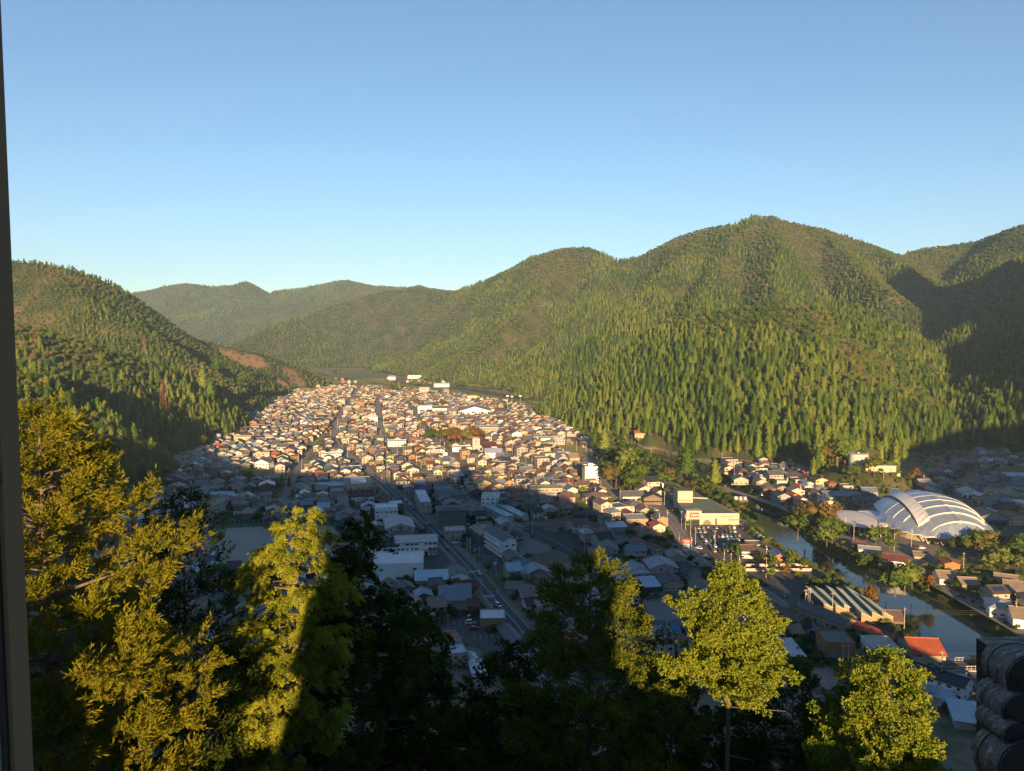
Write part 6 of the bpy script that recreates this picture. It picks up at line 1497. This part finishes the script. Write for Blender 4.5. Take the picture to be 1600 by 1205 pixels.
# ---------------- large trees below the window ----------------
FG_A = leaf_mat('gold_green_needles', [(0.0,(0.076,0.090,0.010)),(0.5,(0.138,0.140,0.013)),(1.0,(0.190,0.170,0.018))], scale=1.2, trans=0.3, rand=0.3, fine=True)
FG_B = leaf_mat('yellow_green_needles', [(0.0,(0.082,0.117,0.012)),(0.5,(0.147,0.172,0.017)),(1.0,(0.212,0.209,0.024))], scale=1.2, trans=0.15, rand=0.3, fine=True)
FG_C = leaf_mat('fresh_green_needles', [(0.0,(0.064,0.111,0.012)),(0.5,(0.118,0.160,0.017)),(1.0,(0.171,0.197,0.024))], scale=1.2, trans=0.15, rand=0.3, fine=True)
FG_D = leaf_mat('dark_needles', [(0.0,(0.025,0.040,0.008)),(0.5,(0.045,0.060,0.012)),(1.0,(0.075,0.085,0.015))], scale=0.8, trans=0.2, rand=0.3, fine=True)  # darker leaf copy, shade on the unlit trees put into its colour
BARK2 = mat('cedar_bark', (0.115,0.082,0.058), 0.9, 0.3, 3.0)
FG_M = leaf_mat('castle_shaded_needles', [(0.0,(0.045,0.070,0.010)),(0.5,(0.085,0.110,0.014)),(1.0,(0.140,0.150,0.020))], scale=1.2, trans=0.2, rand=0.3, fine=True)  # castle's shade on the middle tree put into a darker leaf tone
TWIG = mat('twig', (0.16,0.10,0.06), 0.9, 0.2, 3.0)
def spray_mesh(name, seed, leaf, style, dk=False):
    """a branch tip about one unit long lying along +x"""
    rng = np.random.default_rng(seed); V = []; F = []; MI = []; kf = 1.55 if dk else 1.04
    def quad(p, d, n, L, W, mi=0):
        s = np.cross(d, n); s /= np.linalg.norm(s)+1e-9; b0 = len(V)
        V.extend([p, p + d*L*0.5 + s*W*0.62 + n*0.01, p + d*L, p + d*L*0.5 - s*W*0.62 + n*0.01]); F.append((b0, b0+1, b0+2, b0+3)); MI.append(mi)
    up = np.array([0,0,1.0])
    if style == 'brush':      # upturned tuft of long needles
        for k in range(5):
            a = rng.uniform(-0.9, 0.9); e = rng.uniform(-0.1, 0.55); ax = np.array([math.cos(a)*math.cos(e), math.sin(a)*math.cos(e), math.sin(e)]); L0 = rng.uniform(0.55, 1.0)
            for i in range(5 if dk else 12):
                t = (i+1)/(5 if dk else 12); p = ax*L0*t + up*0.12*t*t; r = rng.normal(size=3); d = ax*0.9 + 0.75*r/np.linalg.norm(r); d /= np.linalg.norm(d); n = np.cross(d, rng.normal(size=3)); n /= np.linalg.norm(n)
                quad(p, d, n, rng.uniform(.20,.32)*kf, .054*kf)
    elif style == 'feather':  # flat drooping fern-like sprays
        for k in range(5):
            a = (k-2)*0.42 + rng.uniform(-.12,.12); L0 = 1.0 - abs(k-2)*0.17; dr = rng.uniform(-.55,-.15)
            for i in range(3 if dk else 6):
                t = (i+0.6)/(3 if dk else 6); p = np.array([math.cos(a)*L0*t, math.sin(a)*L0*t, dr*t*t])
                for s in (-1, 1):
                    b = a + s*rng.uniform(.5,.9); d = np.array([math.cos(b), math.sin(b), dr*t*1.2+rng.uniform(-.3,.15)]); d /= np.linalg.norm(d); n = up + 0.5*rng.normal(size=3); n -= d*np.dot(n,d); n /= np.linalg.norm(n)
                    quad(p, d, n, rng.uniform(.22,.34)*(1.15-.5*t)*kf, .11*kf)
    else:                     # clump of small rounded leaves
        for k in range(24 if dk else 50):
            r = rng.normal(size=3); r /= np.linalg.norm(r); p = np.array([0.5,0,0.05]) + r*np.array([.5,.42,.30])*rng.uniform(.45,1.0); d = r + 0.7*rng.normal(size=3); d /= np.linalg.norm(d); n = np.cross(d, rng.normal(size=3)); n /= np.linalg.norm(n)
            quad(p, d, n, rng.uniform(.17,.29)*kf, .125*kf)
    return np.array(V), np.array(F), leaf
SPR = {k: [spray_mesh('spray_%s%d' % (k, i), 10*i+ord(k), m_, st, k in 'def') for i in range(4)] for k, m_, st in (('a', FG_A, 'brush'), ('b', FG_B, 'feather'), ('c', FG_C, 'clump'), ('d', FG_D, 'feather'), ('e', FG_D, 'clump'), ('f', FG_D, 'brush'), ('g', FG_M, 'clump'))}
NLEAF = 0
def big_tree(name, label, px, pytop, dist_, profile, pybot, style, seed, dens=1.0, spr=0.55, bark=None, group=None, lean=0.0):
    """profile: list of (fraction down the crown, radius in pixels)"""
    rng = np.random.default_rng(seed); s = dist_/FPX*1.06
    top = P(px, pytop, dist_); bot = P(px, pybot, dist_); zt, zb = top.z, bot.z; x0, y0 = top.x, top.y
    zg = float(hz(x0, y0)) - 1.0; Ht = zt - zg; ch = zt - zb
    fx = [p[0] for p in profile]; fr = [p[1]*s for p in profile]
    root = link(name, None, loc=(x0, y0, zg)); tag(root, label, 'tree', group)
    r0 = 0.0065*Ht + 0.06; m = MB(); bk_ = bark or BARK2
    n_ = 8
    for i in range(n_):
        z0_, z1_ = Ht*i/n_, Ht*(i+1)/n_*0.995; m.tube((0,0,z0_),(0,0,z1_), r0*(1-i/n_)+.03, r0*(1-(i+1)/n_)+.03, bk_, 8, cap=False)
    pts_, rots, scl, kd = [], [], [], []
    nbr = int(ch*(9.0 if style in 'abcg' else 7.0)*dens)
    lob = rng.uniform(0, 6.28, 5)
    for b_ in range(nbr):
        t = (b_+rng.uniform(0,1))/nbr; t = t**0.85; az = b_*2.399 + rng.uniform(-.5,.5)
        R = np.interp(t, fx, fr)*(0.72 + 0.28*math.sin(3*az+lob[0]+t*11)*0.5 + 0.30*math.sin(1.7*az+lob[1]-t*7)*0.5 + rng.uniform(0,.35))
        R = max(R, 0.25); z = Ht - t*ch
        if style in 'bcdg': R *= 0.84 + 0.24*math.sin(z*2.1+lob[2]+0.6*math.sin(az))
        gap = float(vnoise(np.array([az*2.2+seed*3.1]), np.array([z*0.9]), 11)[0])
        if gap < 0.34 and t > 0.05: R *= 0.62
        rise = {'a': .30, 'b': .05, 'c': .20, 'd': .02, 'e': .15, 'f': .25, 'g': .20}[style]*R - 0.10*R*t
        dirv = np.array([math.cos(az), math.sin(az)])
        tip = np.array([dirv[0]*R, dirv[1]*R, z + rise*0.6 + rng.uniform(-.15,.15)]); st = np.array([0,0,z-0.25*R])
        if b_ % 2 == 0 or R > 1.5: m.tube(tuple(st), tuple(st*0.35+tip*0.65+np.array([0,0,-.05*R])), .018+.014*R, .012, bk_, 4, cap=False)
        ns = max(3, int(R*(5.6 if style in 'abcg' else 3.8)*dens**0.5*(1.0 if dirv[1] < 0.4 else 0.42)))
        for i in range(ns):
            u = 0.35 + 0.65*((i+rng.uniform(0,1))/ns)**0.7; p = st*(1-u) + tip*u + np.array([0,0, (0.25*R*u*(1-u)) - (0.10*R*u*u if style in 'bd' else 0)])
            side = rng.normal()*0.30*R*(1.1-u)+rng.normal()*0.12; p = p + np.array([-dirv[1]*side, dirv[0]*side, rng.normal()*0.10*(1+0.3*R)])
            yaw = az + side*1.1/(R+.3) + rng.normal()*0.45; pitch = {'a': -.45, 'b': .25, 'c': -.2, 'd': .3, 'e': -.1, 'f': -.4, 'g': -.2}[style] + rng.normal()*0.3
            pts_.append(p); rots.append((rng.normal()*0.5, pitch, yaw)); scl.append(spr*(1.08 if style in 'abcg' else 1.25)*rng.uniform(.65,1.25)); kd.append(rng.integers(0,4))
    for i in range(14):      # leader
        pts_.append(np.array([rng.normal()*.10, rng.normal()*.10, Ht-1.2+1.2*i/14])); rots.append((rng.normal()*.5, -1.1+rng.normal()*.3, rng.uniform(0,6.28))); scl.append(spr*rng.uniform(.5,.9)); kd.append(rng.integers(0,4))
    for i in range(9):       # bare limbs below the crown
        z = Ht-ch-1-i*1.3; az = rng.uniform(0, 6.28); L_ = rng.uniform(1.2, 3.2)
        if z > 2: m.tube((0,0,z), (L_*math.cos(az), L_*math.sin(az), z+rng.uniform(-.3,.9)), .05, .015, bk_, 5, cap=False)
    m.build('trunk', root)
    pts_ = np.array(pts_); rots = np.array(rots); scl = np.array(scl); kd = np.array(kd)
    cx_, sx_ = np.cos(rots[:,0]), np.sin(rots[:,0]); cy_, sy_ = np.cos(rots[:,1]), np.sin(rots[:,1]); cz_, sz_ = np.cos(rots[:,2]), np.sin(rots[:,2])
    R3 = np.stack([np.stack([cy_*cz_, sx_*sy_*cz_-cx_*sz_, cx_*sy_*cz_+sx_*sz_], 1), np.stack([cy_*sz_, sx_*sy_*sz_+cx_*cz_, cx_*sy_*sz_-sx_*cz_], 1), np.stack([-sy_, sx_*cy_, cx_*cy_], 1)], 1)
    VV, FF, off = [], [], 0
    for k in range(4):
        i = np.where(kd == k)[0]
        if not len(i): continue
        sv, sf, leaf = SPR[style][k]
        q = np.einsum('nij,vj->nvi', R3[i], sv)*scl[i][:,None,None] + pts_[i][:,None,:]
        VV.append(q.reshape(-1, 3)); FF.append((sf[None] + (np.arange(len(i))*len(sv))[:,None,None] + off).reshape(-1, 4)); off += q.shape[0]*q.shape[1]
    global NLEAF; NLEAF += sum(len(f) for f in FF)
    link('crown', mesh_np('crown', np.concatenate(VV), np.concatenate(FF), [leaf]), root)
    return root
BT = [
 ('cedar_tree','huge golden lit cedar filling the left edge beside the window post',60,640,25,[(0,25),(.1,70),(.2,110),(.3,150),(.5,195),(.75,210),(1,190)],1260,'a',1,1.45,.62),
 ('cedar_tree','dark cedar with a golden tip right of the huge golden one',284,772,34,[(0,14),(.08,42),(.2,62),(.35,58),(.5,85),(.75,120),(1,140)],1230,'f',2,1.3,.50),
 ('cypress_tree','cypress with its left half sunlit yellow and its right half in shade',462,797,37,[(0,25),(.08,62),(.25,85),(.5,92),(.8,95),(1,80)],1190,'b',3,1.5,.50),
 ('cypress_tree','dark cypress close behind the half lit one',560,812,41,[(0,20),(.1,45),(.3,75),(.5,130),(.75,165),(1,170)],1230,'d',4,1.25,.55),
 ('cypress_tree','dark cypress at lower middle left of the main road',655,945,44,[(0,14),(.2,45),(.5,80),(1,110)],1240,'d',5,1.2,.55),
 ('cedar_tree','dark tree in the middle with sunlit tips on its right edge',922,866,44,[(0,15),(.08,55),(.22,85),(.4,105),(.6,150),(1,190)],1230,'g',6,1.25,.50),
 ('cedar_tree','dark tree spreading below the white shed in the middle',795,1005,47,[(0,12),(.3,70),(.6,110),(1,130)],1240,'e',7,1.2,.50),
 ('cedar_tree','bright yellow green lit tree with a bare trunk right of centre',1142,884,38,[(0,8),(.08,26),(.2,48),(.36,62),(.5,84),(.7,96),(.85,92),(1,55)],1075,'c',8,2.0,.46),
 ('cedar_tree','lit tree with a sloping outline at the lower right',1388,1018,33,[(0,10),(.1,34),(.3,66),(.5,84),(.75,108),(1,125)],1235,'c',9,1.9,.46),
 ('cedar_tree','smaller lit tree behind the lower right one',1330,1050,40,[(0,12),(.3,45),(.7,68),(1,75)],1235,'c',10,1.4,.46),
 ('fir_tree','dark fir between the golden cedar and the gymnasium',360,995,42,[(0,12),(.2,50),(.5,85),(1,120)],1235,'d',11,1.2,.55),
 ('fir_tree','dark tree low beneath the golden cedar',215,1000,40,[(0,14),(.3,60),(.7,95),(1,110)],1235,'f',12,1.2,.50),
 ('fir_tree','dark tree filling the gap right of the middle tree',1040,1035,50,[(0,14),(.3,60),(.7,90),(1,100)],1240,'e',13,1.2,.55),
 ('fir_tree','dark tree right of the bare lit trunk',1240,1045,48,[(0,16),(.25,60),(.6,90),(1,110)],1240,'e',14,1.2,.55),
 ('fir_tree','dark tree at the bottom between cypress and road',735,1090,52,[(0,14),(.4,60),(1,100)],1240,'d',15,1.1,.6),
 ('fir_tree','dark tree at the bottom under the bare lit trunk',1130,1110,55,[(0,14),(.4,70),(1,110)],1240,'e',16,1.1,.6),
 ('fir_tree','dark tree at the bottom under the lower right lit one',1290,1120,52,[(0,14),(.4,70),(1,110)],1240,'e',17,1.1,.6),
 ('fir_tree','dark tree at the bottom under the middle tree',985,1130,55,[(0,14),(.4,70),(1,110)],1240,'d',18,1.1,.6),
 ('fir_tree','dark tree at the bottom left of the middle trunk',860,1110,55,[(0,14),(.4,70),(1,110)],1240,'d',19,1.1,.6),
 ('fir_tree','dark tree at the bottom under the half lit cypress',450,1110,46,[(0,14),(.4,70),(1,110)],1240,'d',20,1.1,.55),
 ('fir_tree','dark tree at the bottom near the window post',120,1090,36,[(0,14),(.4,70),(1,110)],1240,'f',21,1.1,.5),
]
for nm, lb, px, pt, d, prof, pb, st, sd_, dn, sp_ in BT: big_tree(nm, lb, px, pt, d, prof, pb, st, sd_, dn, sp_)
print('leaf quads', NLEAF, 'terrain quads', len(GX)*len(GY))
# scrub on the slope under them
sp = []; ss = []; sk = []; rs = random.Random(31)
for i in range(2600):
    x = rs.uniform(-150, 150); y = rs.uniform(45, 215)
    if abs(x/y) > 0.95: continue
    z = float(hz(x, y))
    if z < 0.5: continue
    hh = rs.uniform(5, 11) if y > 60 else rs.uniform(3,6)
    if -0.59*y + 118 < z+hh: hh = max(2.5, -0.59*y+116-z)
    sp.append((x, y, z-0.5)); ss.append((hh*1.05, hh*1.05, hh)); sk.append(rs.randint(0, 7))
scatter_object('slope_undergrowth', sp, [rs.uniform(0,6.28) for _ in sp], ss, sk, [proto_full('slope_tree_%d' % i, c, t_) for i, (c, t_) in enumerate([(b_, bro_trunk) for b_ in bro_crowns]+[(c_, con_trunk) for c_ in con_crowns[:3]])], 'slope_kinds', 'dark undergrowth on the castle slope below the big trees')

# ---------------- castle keep: window post, roof-edge tiles, the building that shades the trees ----------------
PLASTER = mat('castle_plaster', (0.62,0.60,0.56), 0.85, 0.08, 0.6); TILE = mat('black_roof_tile', (0.012,0.013,0.015), 0.45, 0.3, 6.0, bump=0.3, bscale=12)
ALU = mat('bronze_post', (0.055,0.050,0.048), 0.42, 0.35, 8.0, metal=0.4)
MORTAR = mat('weathered_tile', (0.045,0.047,0.05), 0.6, 0.5, 9.0, bump=0.4, bscale=30)
_nt = MORTAR.node_tree; _pb = _nt.nodes['Principled BSDF']; _src = _pb.inputs['Base Color'].links[0].from_socket
_n = _nt.nodes.new('ShaderNodeTexNoise'); _n.inputs['Scale'].default_value = 14; _n.inputs['Detail'].default_value = 7; _n.inputs['Distortion'].default_value = 1.2
_tc = _nt.nodes.new('ShaderNodeTexCoord'); _nt.links.new(_tc.outputs['Object'], _n.inputs['Vector'])
_r = _nt.nodes.new('ShaderNodeValToRGB'); _r.color_ramp.elements[0].position = .54; _r.color_ramp.elements[1].position = .66
_m = _nt.nodes.new('ShaderNodeMix'); _m.data_type = 'RGBA'; _nt.links.new(_n.outputs[0], _r.inputs[0]); _nt.links.new(_r.outputs[0], _m.inputs[0]); _nt.links.new(_src, _m.inputs[6]); _m.inputs[7].default_value = (0.24,0.24,0.235,1)
_nt.links.new(_m.outputs[2], _pb.inputs['Base Color'])
kp = link('castle_keep', None, loc=(0, -0.9, 0)); tag(kp, 'castle keep seen by its window post and the stacked round roof tiles', 'castle')
m = MB(); m.box(-8.3, 9.4, -15, -0.2, 98, 119, mat('stone_base', (0.2,0.19,0.17), .9, .3, .5)); m.box(-7.2, 8.6, -14.5, -0.6, 119, 124.5, PLASTER); m.box(-6.2, 7.7, -14, -0.4, 124.5, 131.9, PLASTER); link('wall', m.mesh('wall'), kp)
m = MB(); m.box(-46, -14.6, -6, -4.5, 96, 123.3, PLASTER); m.box(-46.3, -14.6, -6.4, -4.1, 123.3, 123.9, TILE, bottom=True); m.box(9.6, 60, -6, -4.5, 96, 118.8, PLASTER); link('shade_wall', m.mesh('shade_wall'), kp)  # unseen walls added to shade the lower parts of the near trees
m = MB(); m.box(-14.5, -11.3, -8, -4.8, 96, 126.0, PLASTER); hip(m, m, 3.2, 3.2, 126, 126.2, 0.5, 0.5, PLASTER, TILE, Matrix.Translation((-12.9,-6.4,0))); link('shade_block', m.mesh('shade_block'), kp)  # unseen block added beside the keep to shade the dark cedar
m = MB()
for hw_, z, t in ((8.3, 124.4, .35), (8.8, 118.6, .35)): m.slab([(.7-hw_,-15.6,z-1.0),(.7+hw_,-15.6,z-1.0),(.7+hw_-1.2,-7.5,z+.5),(.7-hw_+1.2,-7.5,z+.5)], t, TILE)
gable(m, m, 13.9, 13.6, 131.9, 132.0, 0.62, 0.6, PLASTER, TILE, Matrix.Translation((0.75,-7.4,0)))
link('roof', m.mesh('roof'), kp)
# the dark post at the left edge of the view
dpost = 1.40
zt_, zb_ = CAM_Z+1.9, CAM_Z-1.9
def post_x(px, y): return (px-800)/FPX*y
yy = dpost+0.9; xr = post_x(25.0, dpost+0.03)     # right edge where it passes the middle of the frame
m = MB()
m.box(xr-0.12, xr-0.009, yy-0.03, yy+0.03, zb_, zt_, ALU, bottom=True); m.box(xr-0.009, xr+0.0, yy-0.022, yy+0.03, zb_, zt_, WALL['tan']); m.box(xr-0.026, xr-0.020, yy-0.034, yy-0.03, zb_, zt_, FRAME)  # tan strip puts the lit right edge of the post into colour
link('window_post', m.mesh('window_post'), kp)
m = MB(); m.tube((xr-0.13,yy-0.04,CAM_Z-0.26),(xr+0.006,yy-0.04,CAM_Z-0.26),.009,.009,DARKM,8); m.box(xr-0.03, xr-0.008, yy-0.055, yy-0.034, CAM_Z-0.20, CAM_Z-0.10, DFRAME, bottom=True); link('latch', m.mesh('latch'), kp)
# bracket joining the post to the wall
m = MB(); m.box(xr-0.12, xr-0.05, 0.2, yy-0.03, zb_, zb_+0.05, ALU, bottom=True); m.box(xr-0.12, xr-0.05, 0.2, yy-0.03, zt_-0.05, zt_, ALU, bottom=True); link('bracket', m.mesh('bracket'), kp)
# round end tiles stacked down the verge at the lower right
for k, (px, py, d, r_) in enumerate([(1606,1058,2.30,.080),(1583,1106,2.24,.052),(1577,1142,2.18,.038),(1602,1204,2.12,.090)]):
    w3 = P(px, py, d); c = w3 - Vector((0,-0.9,0)); a = ((Vector((0,0,CAM_Z))-w3).normalized() + Vector((.30,-.10,-.20))).normalized()
    m = MB(); m.tube(c+a*0.05, c-a*0.17, r_, r_, MORTAR, 28); m.tube(c+a*0.065, c+a*0.03, r_*1.035, r_*1.035, MORTAR, 28); m.tube(c+a*0.075, c+a*0.05, r_*1.0, r_*1.0, TILE, 28); m.tube(c-a*0.10, c-a*0.115, r_*1.03, r_*1.03, TILE, 28)
    me = m.mesh('verge_tile'); link('verge_tile', me, kp)
m = MB(); c = P(1612,1165,2.55) - Vector((0,-0.9,0))
m.slab([c+Vector((-.02,-.3,.26)), c+Vector((.9,-.3,.30)), c+Vector((.9,.3,.30)), c+Vector((-.02,.3,.26))], .8, TILE); link('verge', m.mesh('verge'), kp)
# ---------------- labels that single each thing out ----------------
LANDMARKS = [(626,825,'the cream hall'),(650,858,'the coloured shop row'),(706,810,'the taupe office'),(797,855,'the white apartment building'),(560,760,'the large store'),(766,785,'the white modern block'),(854,770,'the balcony apartment block'),(924,745,'the white tower'),(935,778,'the brown tiled villa'),
 (996,815,'the tan shop'),(1014,835,'the rusty gable'),(1038,890,'the pink house'),(1110,812,'the supermarket'),(1170,865,'the brown roofed white house'),(1344,708,'the water tank'),(1370,728,'the pump house'),(1450,805,'the silver dome'),(1345,812,'the round canopy'),(1310,930,'the sawtooth hall'),(1313,1015,'the orange building'),(1452,1020,'the red roofed house'),
 (1512,1070,'the corner house'),(1398,872,'the long red roof'),(1488,880,'the orange house'),(1552,805,'the sign band shop'),(1275,810,'the big autumn tree'),(975,735,'the park tree clump'),(742,640,'the sports hall'),(665,610,'the cream block'),(563,632,'the salmon block'),(744,695,'the pink tower'),(715,688,'the park'),(895,704,'the rice field'),
 (870,850,'the dark field'),(370,860,'the school ground'),(218,790,'the white barn'),(334,790,'the cream three storey house'),(379,685,'the yellow block'),(520,760,'the grey workshop'),(470,726,'the left street'),(545,640,'the far main road'),(580,745,'the road bend'),(455,640,'the clearing slope'),(310,665,'the left hill foot'),
 (150,600,'the left hillside'),(60,560,'the window post'),(1190,500,'the front hill top'),(1000,560,'the hill tip'),(1100,600,'the front hill middle'),(1300,620,'the right front hill'),(950,620,'the hill foot road'),(1450,640,'the hill shoulder'),(1560,700,'the shaded slope'),(1560,860,'the dark wood'),(1400,905,'the riverside trees'),(1520,960,'the right bank bushes'),
 (200,700,'the left forest foot'),(1040,720,'the river bend'),(840,630,'the far factory'),(885,622,'the far meadow'),(780,604,'the far stubble field'),(860,600,'the far mountain foot'),(620,600,'the embankment'),(1200,700,'the tall hillside row'),(1220,750,'the east bank row'),(1480,745,'the shaded right quarter'),(700,745,'the shadow edge'),(640,760,'the red brown roofed block'),(660,690,'the park street'),(790,690,'the sunlit right quarter'),(420,660,'the sunlit left quarter'),(300,760,'the shaded left quarter'),(450,800,'the lane by the school')]
ORD = ['first','second','third','fourth','fifth','sixth','seventh','eighth','ninth','tenth','eleventh','twelfth']
def unique_labels(items, groupname):
    """items: (object, description, px, py). Adds the nearest landmark, then a rank among those still alike."""
    seen = {}
    for o, desc, px, py in items:
        best = min(LANDMARKS, key=lambda l: (l[0]-px)**2 + ((l[1]-py)*1.5)**2)
        dx, dy = px-best[0], (py-best[1])*1.5
        if abs(dx) < 8 and abs(dy) < 8: rel = 'by'
        elif abs(dx) > abs(dy): rel = 'right of' if dx > 0 else 'left of'
        else: rel = 'below' if dy > 0 else 'above'
        seen.setdefault('%s %s %s' % (desc, rel, best[2]), []).append((o, px, py))
    for k, l in seen.items():
        if len(l) == 1: l[0][0]['label'] = k; continue
        l.sort(key=lambda q: (round(q[1]), q[2])); n = len(l)
        for i, (o, px, py) in enumerate(l):
            if n == 2: o['label'] = ('left ' if i == 0 else 'right ') + k
            elif i == 0: o['label'] = 'leftmost ' + k
            elif i == n-1: o['label'] = 'rightmost ' + k
            elif i < 12: o['label'] = '%s from left, %s' % (ORD[i], k)
            elif n-1-i < 12: o['label'] = '%s from right, %s' % (ORD[n-1-i], k)
            else: o['label'] = k
            o['group'] = groupname
items = []
rn_ = {'gx':'gabled','gy':'gabled','hip':'hipped','flat':'flat','shed':'lean-to'}
for h in THINGS:
    if h.label: continue
    d_ = '%s house with %s %s roof' % (h.wall.replace('_', ' '), h.rm, rn_[h.roof])
    items.append((h.root, d_, h.px, h.py)); h.root['group'] = 'houses of the town'
unique_labels(items, 'houses of the town')
for h in THINGS:
    if h.name == 'house': h.root['group'] = 'houses of the town'
def tree_desc(k, Ht, z):
    if k == 'c': return ('tall ' if Ht > 24 else 'small ' if Ht < 15 else '') + 'pointed conifer'
    if k == 'b': return ('tall ' if Ht > 15 else 'low ' if Ht < 7 else '') + 'olive tree'
    if k == 'a': return ('big ' if Ht > 12 else 'small ' if Ht < 7 else '') + 'rusty autumn tree'
    return ('big ' if Ht > 12 else 'small ' if Ht < 6 else '') + 'yellow green tree'
for key, gname in (('c','conifers on the hillsides'),('b','broadleaf trees around the town'),('a','autumn trees'),('g','green trees by the river and gardens')):
    l = [(o, tree_desc(k, Ht, z), px, py) for o, k, px, py, Ht, d, z in TREE_THINGS if k == key]
    for o, *_ in l: o['group'] = gname
    unique_labels(l, gname)
l = []
for o, col, van in CARS:
    px, py = proj(*o.location); o['group'] = 'cars parked around the town'; l.append((o, '%s %s' % (col, 'van' if van else 'car') + ' parked', px, py))
unique_labels(l, 'cars parked around the town')
l = []
for o in POLES:
    px, py = proj(*o.location); o['group'] = 'poles along the streets' if o.name.startswith('utility') else 'floodlight masts by the field'; l.append((o, 'concrete utility pole' if o.name.startswith('utility') else 'tall floodlight mast', px, py))
unique_labels(l, 'poles along the streets')
for o in POLES:
    if o.name.startswith('flood'): o['group'] = 'floodlight masts by the field'
# ---------------- the rest of the forest as one mass ----------------
rest = np.ones(len(pts), bool); rest[INDIV] = False
sel = np.where(rest)[0]
kinds = np.where(iscon[sel], RNG.integers(0, 5, len(sel)), 5 + RNG.integers(0, 5, len(sel)))
sx = H[sel]*np.where(iscon[sel], RNG.uniform(0.85, 1.5, len(sel)), RNG.uniform(0.85, 1.3, len(sel)))*np.where(pts[sel,2] > 1.2, 1.18, 1.0)
S = np.stack([sx, sx, H[sel]], 1)
P3 = np.stack([pts[sel,0], pts[sel,1], pz[sel]-0.4], 1)
protos = [proto_full('conifer_%d' % i, c, con_trunk) for i, c in enumerate(con_crowns)] + [proto_full('broadleaf_%d' % i, c, bro_trunk) for i, c in enumerate(bro_crowns)]
scatter_object('hillside_forest', P3, RNG.uniform(0, 6.28, len(sel)), S, kinds, protos, 'forest_kinds', 'dense forest covering the mountains around the valley')
# ---------------- the air ----------------
hm = bpy.data.materials.new('haze'); hm.use_nodes = True; N = hm.node_tree.nodes; L = hm.node_tree.links; N.clear()
out = N.new('ShaderNodeOutputMaterial'); pv = N.new('ShaderNodeVolumePrincipled'); pv.inputs['Density'].default_value = 6.0e-5; pv.inputs['Color'].default_value = (0.50, 0.72, 1.0, 1)
pv.inputs['Anisotropy'].default_value = 0.0
L.new(pv.outputs[0], out.inputs['Volume'])
m = MB(); m.box(-6600, 5600, -1600, 7500, float(ZZ.min())-1.0, float(ZZ.max())+45, hm, bottom=True)
o = m.build('haze'); tag(o, 'thin evening haze filling the valley air', kind='stuff')
